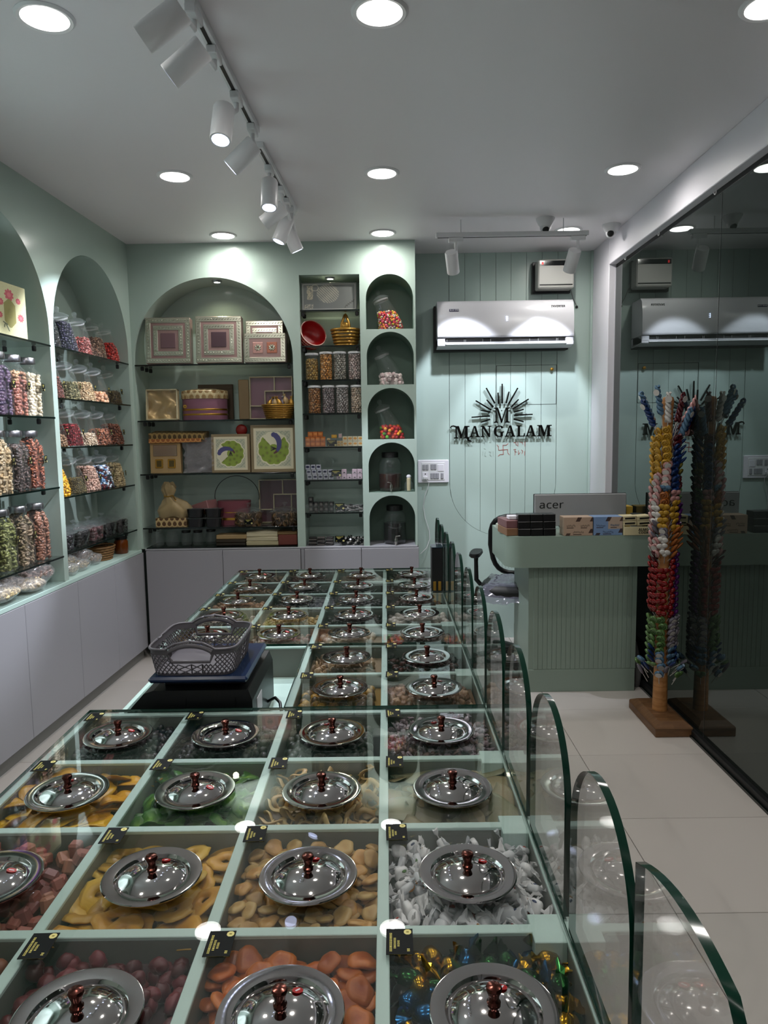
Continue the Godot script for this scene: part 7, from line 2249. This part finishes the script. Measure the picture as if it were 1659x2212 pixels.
func scale_and_basket() -> void:
	var sc := thing("weighing_scale", "dark weighing scale with a blue wrapped platform sunk in the counter", "scale", pos(-0.505, 0.69, -1.99))
	var bd := MB.new()
	bd.prism(PackedVector2Array([Vector2(-0.235, 0.002), Vector2(0.145, 0.002), Vector2(0.145, 0.118), Vector2(0.135, 0.148), Vector2(-0.115, 0.148), Vector2(-0.14, 0.140), Vector2(-0.235, 0.035)]), 0.165, -0.18)
	part("body", bd, M.dark_plastic, sc)
	part("pillar", MB.new().bb(Vector3(-0.10, 0.145, -0.13), Vector3(0.12, 0.172, 0.12), 0.004), M.black, sc)
	part("platform", MB.new().bb(Vector3(-0.123, 0.172, -0.13), Vector3(0.137, 0.188, 0.18), 0.006), mat(Color(0.09, 0.15, 0.26), 0.18), sc)
	part("port_recess", MB.new().bb(Vector3(-0.145, 0.02, 0.1655), Vector3(-0.085, 0.085, 0.167)), M.black, sc)
	for x in [-0.03, 0.10]:
		part("panel_seam", MB.new().bb(Vector3(x, 0.01, 0.165), Vector3(x + 0.0015, 0.13, 0.1665)), M.black, sc)
	part("side_label", MB.new().bb(Vector3(0.1445, 0.05, 0.03), Vector3(0.1465, 0.10, 0.10)), M.white, sc)
	solo("power_cable", "thick black cable from the scale to the hole in the counter", "cable", MB.new().tube([Vector3(-0.362, 0.715, -2.06), Vector3(-0.335, 0.735, -2.04), Vector3(-0.315, 0.735, -2.00), Vector3(-0.303, 0.71, -1.955), Vector3(-0.302, 0.685, -1.94)], 0.0045, 8), M.black)
	# open-work plastic basket
	var y0 := 0.8785
	var t := thing("plastic_basket", "grey open-work plastic basket with two handles on the scale", "basket", pos(-0.514, y0, -1.945))
	var gm := mat(Color(0.33, 0.315, 0.335), 0.45)
	var hx0 := 0.105
	var hz0 := 0.121
	var hx1 := 0.117
	var hz1 := 0.136
	var hh := 0.074
	part("floor", MB.new().loft([ring(Vector3.ZERO, hx0, hz0, 7.0, 0.0, 40), ring(Vector3(0, 0.003, 0), hx0, hz0, 7.0, 0.0, 40)]), gm, t)
	var at := func(f: float, v: float) -> Vector3:
		var a := TAU * f
		var hx := lerpf(hx0, hx1, v)
		var hz := lerpf(hz0, hz1, v)
		return Vector3(signf(cos(a)) * pow(absf(cos(a)), 2.0 / 7.0) * hx, v * hh, -signf(sin(a)) * pow(absf(sin(a)), 2.0 / 7.0) * hz)
	# points spread evenly round the wall
	var fs := []
	var fine := []
	var run := 0.0
	for k in 721:
		var p: Vector3 = at.call(k / 720.0, 1.0)
		if k > 0:
			run += p.distance_to(fine[k - 1][0])
		fine.append([p, run])
	var n := 72
	var j := 0
	for k in n + 1:
		while j < 720 and fine[j][1] < run * k / n:
			j += 1
		fs.append(j / 720.0)
	var lat := MB.new()
	var rows := 4
	for k in n:
		for q in rows:
			var v0 := 0.06 + 0.74 * q / rows
			var v1 := 0.06 + 0.74 * (q + 1) / rows
			var handle := absf(at.call(fs[k], 1.0).x) < 0.058 and q >= 2
			if handle:
				continue
			lat.tube([at.call(fs[k], v0), at.call(fs[k + 1], v1)], 0.0018, 4, false)
			lat.tube([at.call(fs[k + 1], v0), at.call(fs[k], v1)], 0.0018, 4, false)
	part("lattice", lat, gm, t)
	for q in [[0.0, 0.10, -9.0], [0.80, 0.98, -1.0], [0.80, 0.98, 1.0]]:
		var bands := MB.new()
		for k in n:
			var hdl: bool = q[0] > 0.5 and absf(at.call((fs[k] + fs[k + 1]) / 2, 1.0).x) < 0.052
			if hdl or (q[2] > -5.0 and at.call((fs[k] + fs[k + 1]) / 2, 1.0).x * q[2] < 0.0):
				continue
			var a: Vector3 = at.call(fs[k], q[0])
			var b: Vector3 = at.call(fs[k + 1], q[0])
			var c: Vector3 = at.call(fs[k + 1], q[1])
			var d: Vector3 = at.call(fs[k], q[1])
			bands.smooth(1)
			bands.quad(a, b, c, d)
			var s := Vector3(0.982, 1, 0.986)
			bands.quad(b * s, a * s, d * s, c * s)
		part("solid_band", bands, gm, t)
	var rim := []
	for k in n + 1:
		var p: Vector3 = at.call(fs[k], 1.0)
		if absf(p.x) < 0.062:
			p.y += 0.022 * pow(cos(p.x / 0.062 * PI / 2), 0.7)
		rim.append(p)
	part("rim", MB.new().tube(rim, 0.0036, 6, false), gm, t)
	for s in [-1.0, 1.0]:
		var hb := MB.new()
		hb.tube([Vector3(-0.058, 0.060, s * 0.133), Vector3(-0.05, 0.040, s * 0.130), Vector3(0.05, 0.040, s * 0.130), Vector3(0.058, 0.060, s * 0.133)], 0.0045, 6)
		var arch := []
		for k in 11:
			var x := -0.056 + 0.112 * k / 10.0
			arch.append(Vector3(x, 0.062 + 0.022 * pow(cos(x / 0.062 * PI / 2), 0.7), s * 0.136))
		hb.tube(arch, 0.0055, 6)
		part("handle", hb, gm, t)
	# dark box with gold bars by the far screens
	var bx := thing("dispenser_box", "tall black box with gold bars standing among the far screens", "box", pos(0.222, 0.803, -3.16))
	part("body", MB.new().bb(Vector3(-0.026, 0, -0.06), Vector3(0.022, 0.195, 0.03), 0.002), M.black, bx)
	part("glossy_top", MB.new().bb(Vector3(-0.027, 0.194, -0.062), Vector3(0.023, 0.198, 0.032), 0.001), mat(Color(0.10, 0.16, 0.22), 0.1), bx)
	for x in [-0.013, 0.009]:
		part("gold_bar", MB.new().bb(Vector3(x - 0.007, 0.004, 0.0295), Vector3(x + 0.006, 0.045, 0.0315), 0.0008), M.gold, bx)


func _ready() -> void:
	rng.seed = 1
	camera_and_lights_first()
	room()
	cabinets()
	shelves()
	nut_meshes()
	M.walnut = wrinkled(Vector3(0.014, 0.009, 0.012), 21, 0.4)
	M.chip = MB.new().ball(Vector3.ZERO, Vector3(0.015, 0.003, 0.011), 8, 4).mesh()
	M.dark_plastic = mat(Color(0.035, 0.045, 0.05), 0.4)
	make_tag_material()
	counter()
	scale_and_basket()
	alcove_things()
	rail_and_spots()
	desk_things()
	lollipops()
	rng.seed = 11
	tall_jars()
	rng.seed = 12
	slant_jars()
	shelf_goods_left()
	big_arch_goods()
	rng.seed = 14
	rect_niche_goods()
	dispensers()


func camera_and_lights_first() -> void:
	materials()
	camera_and_lights()
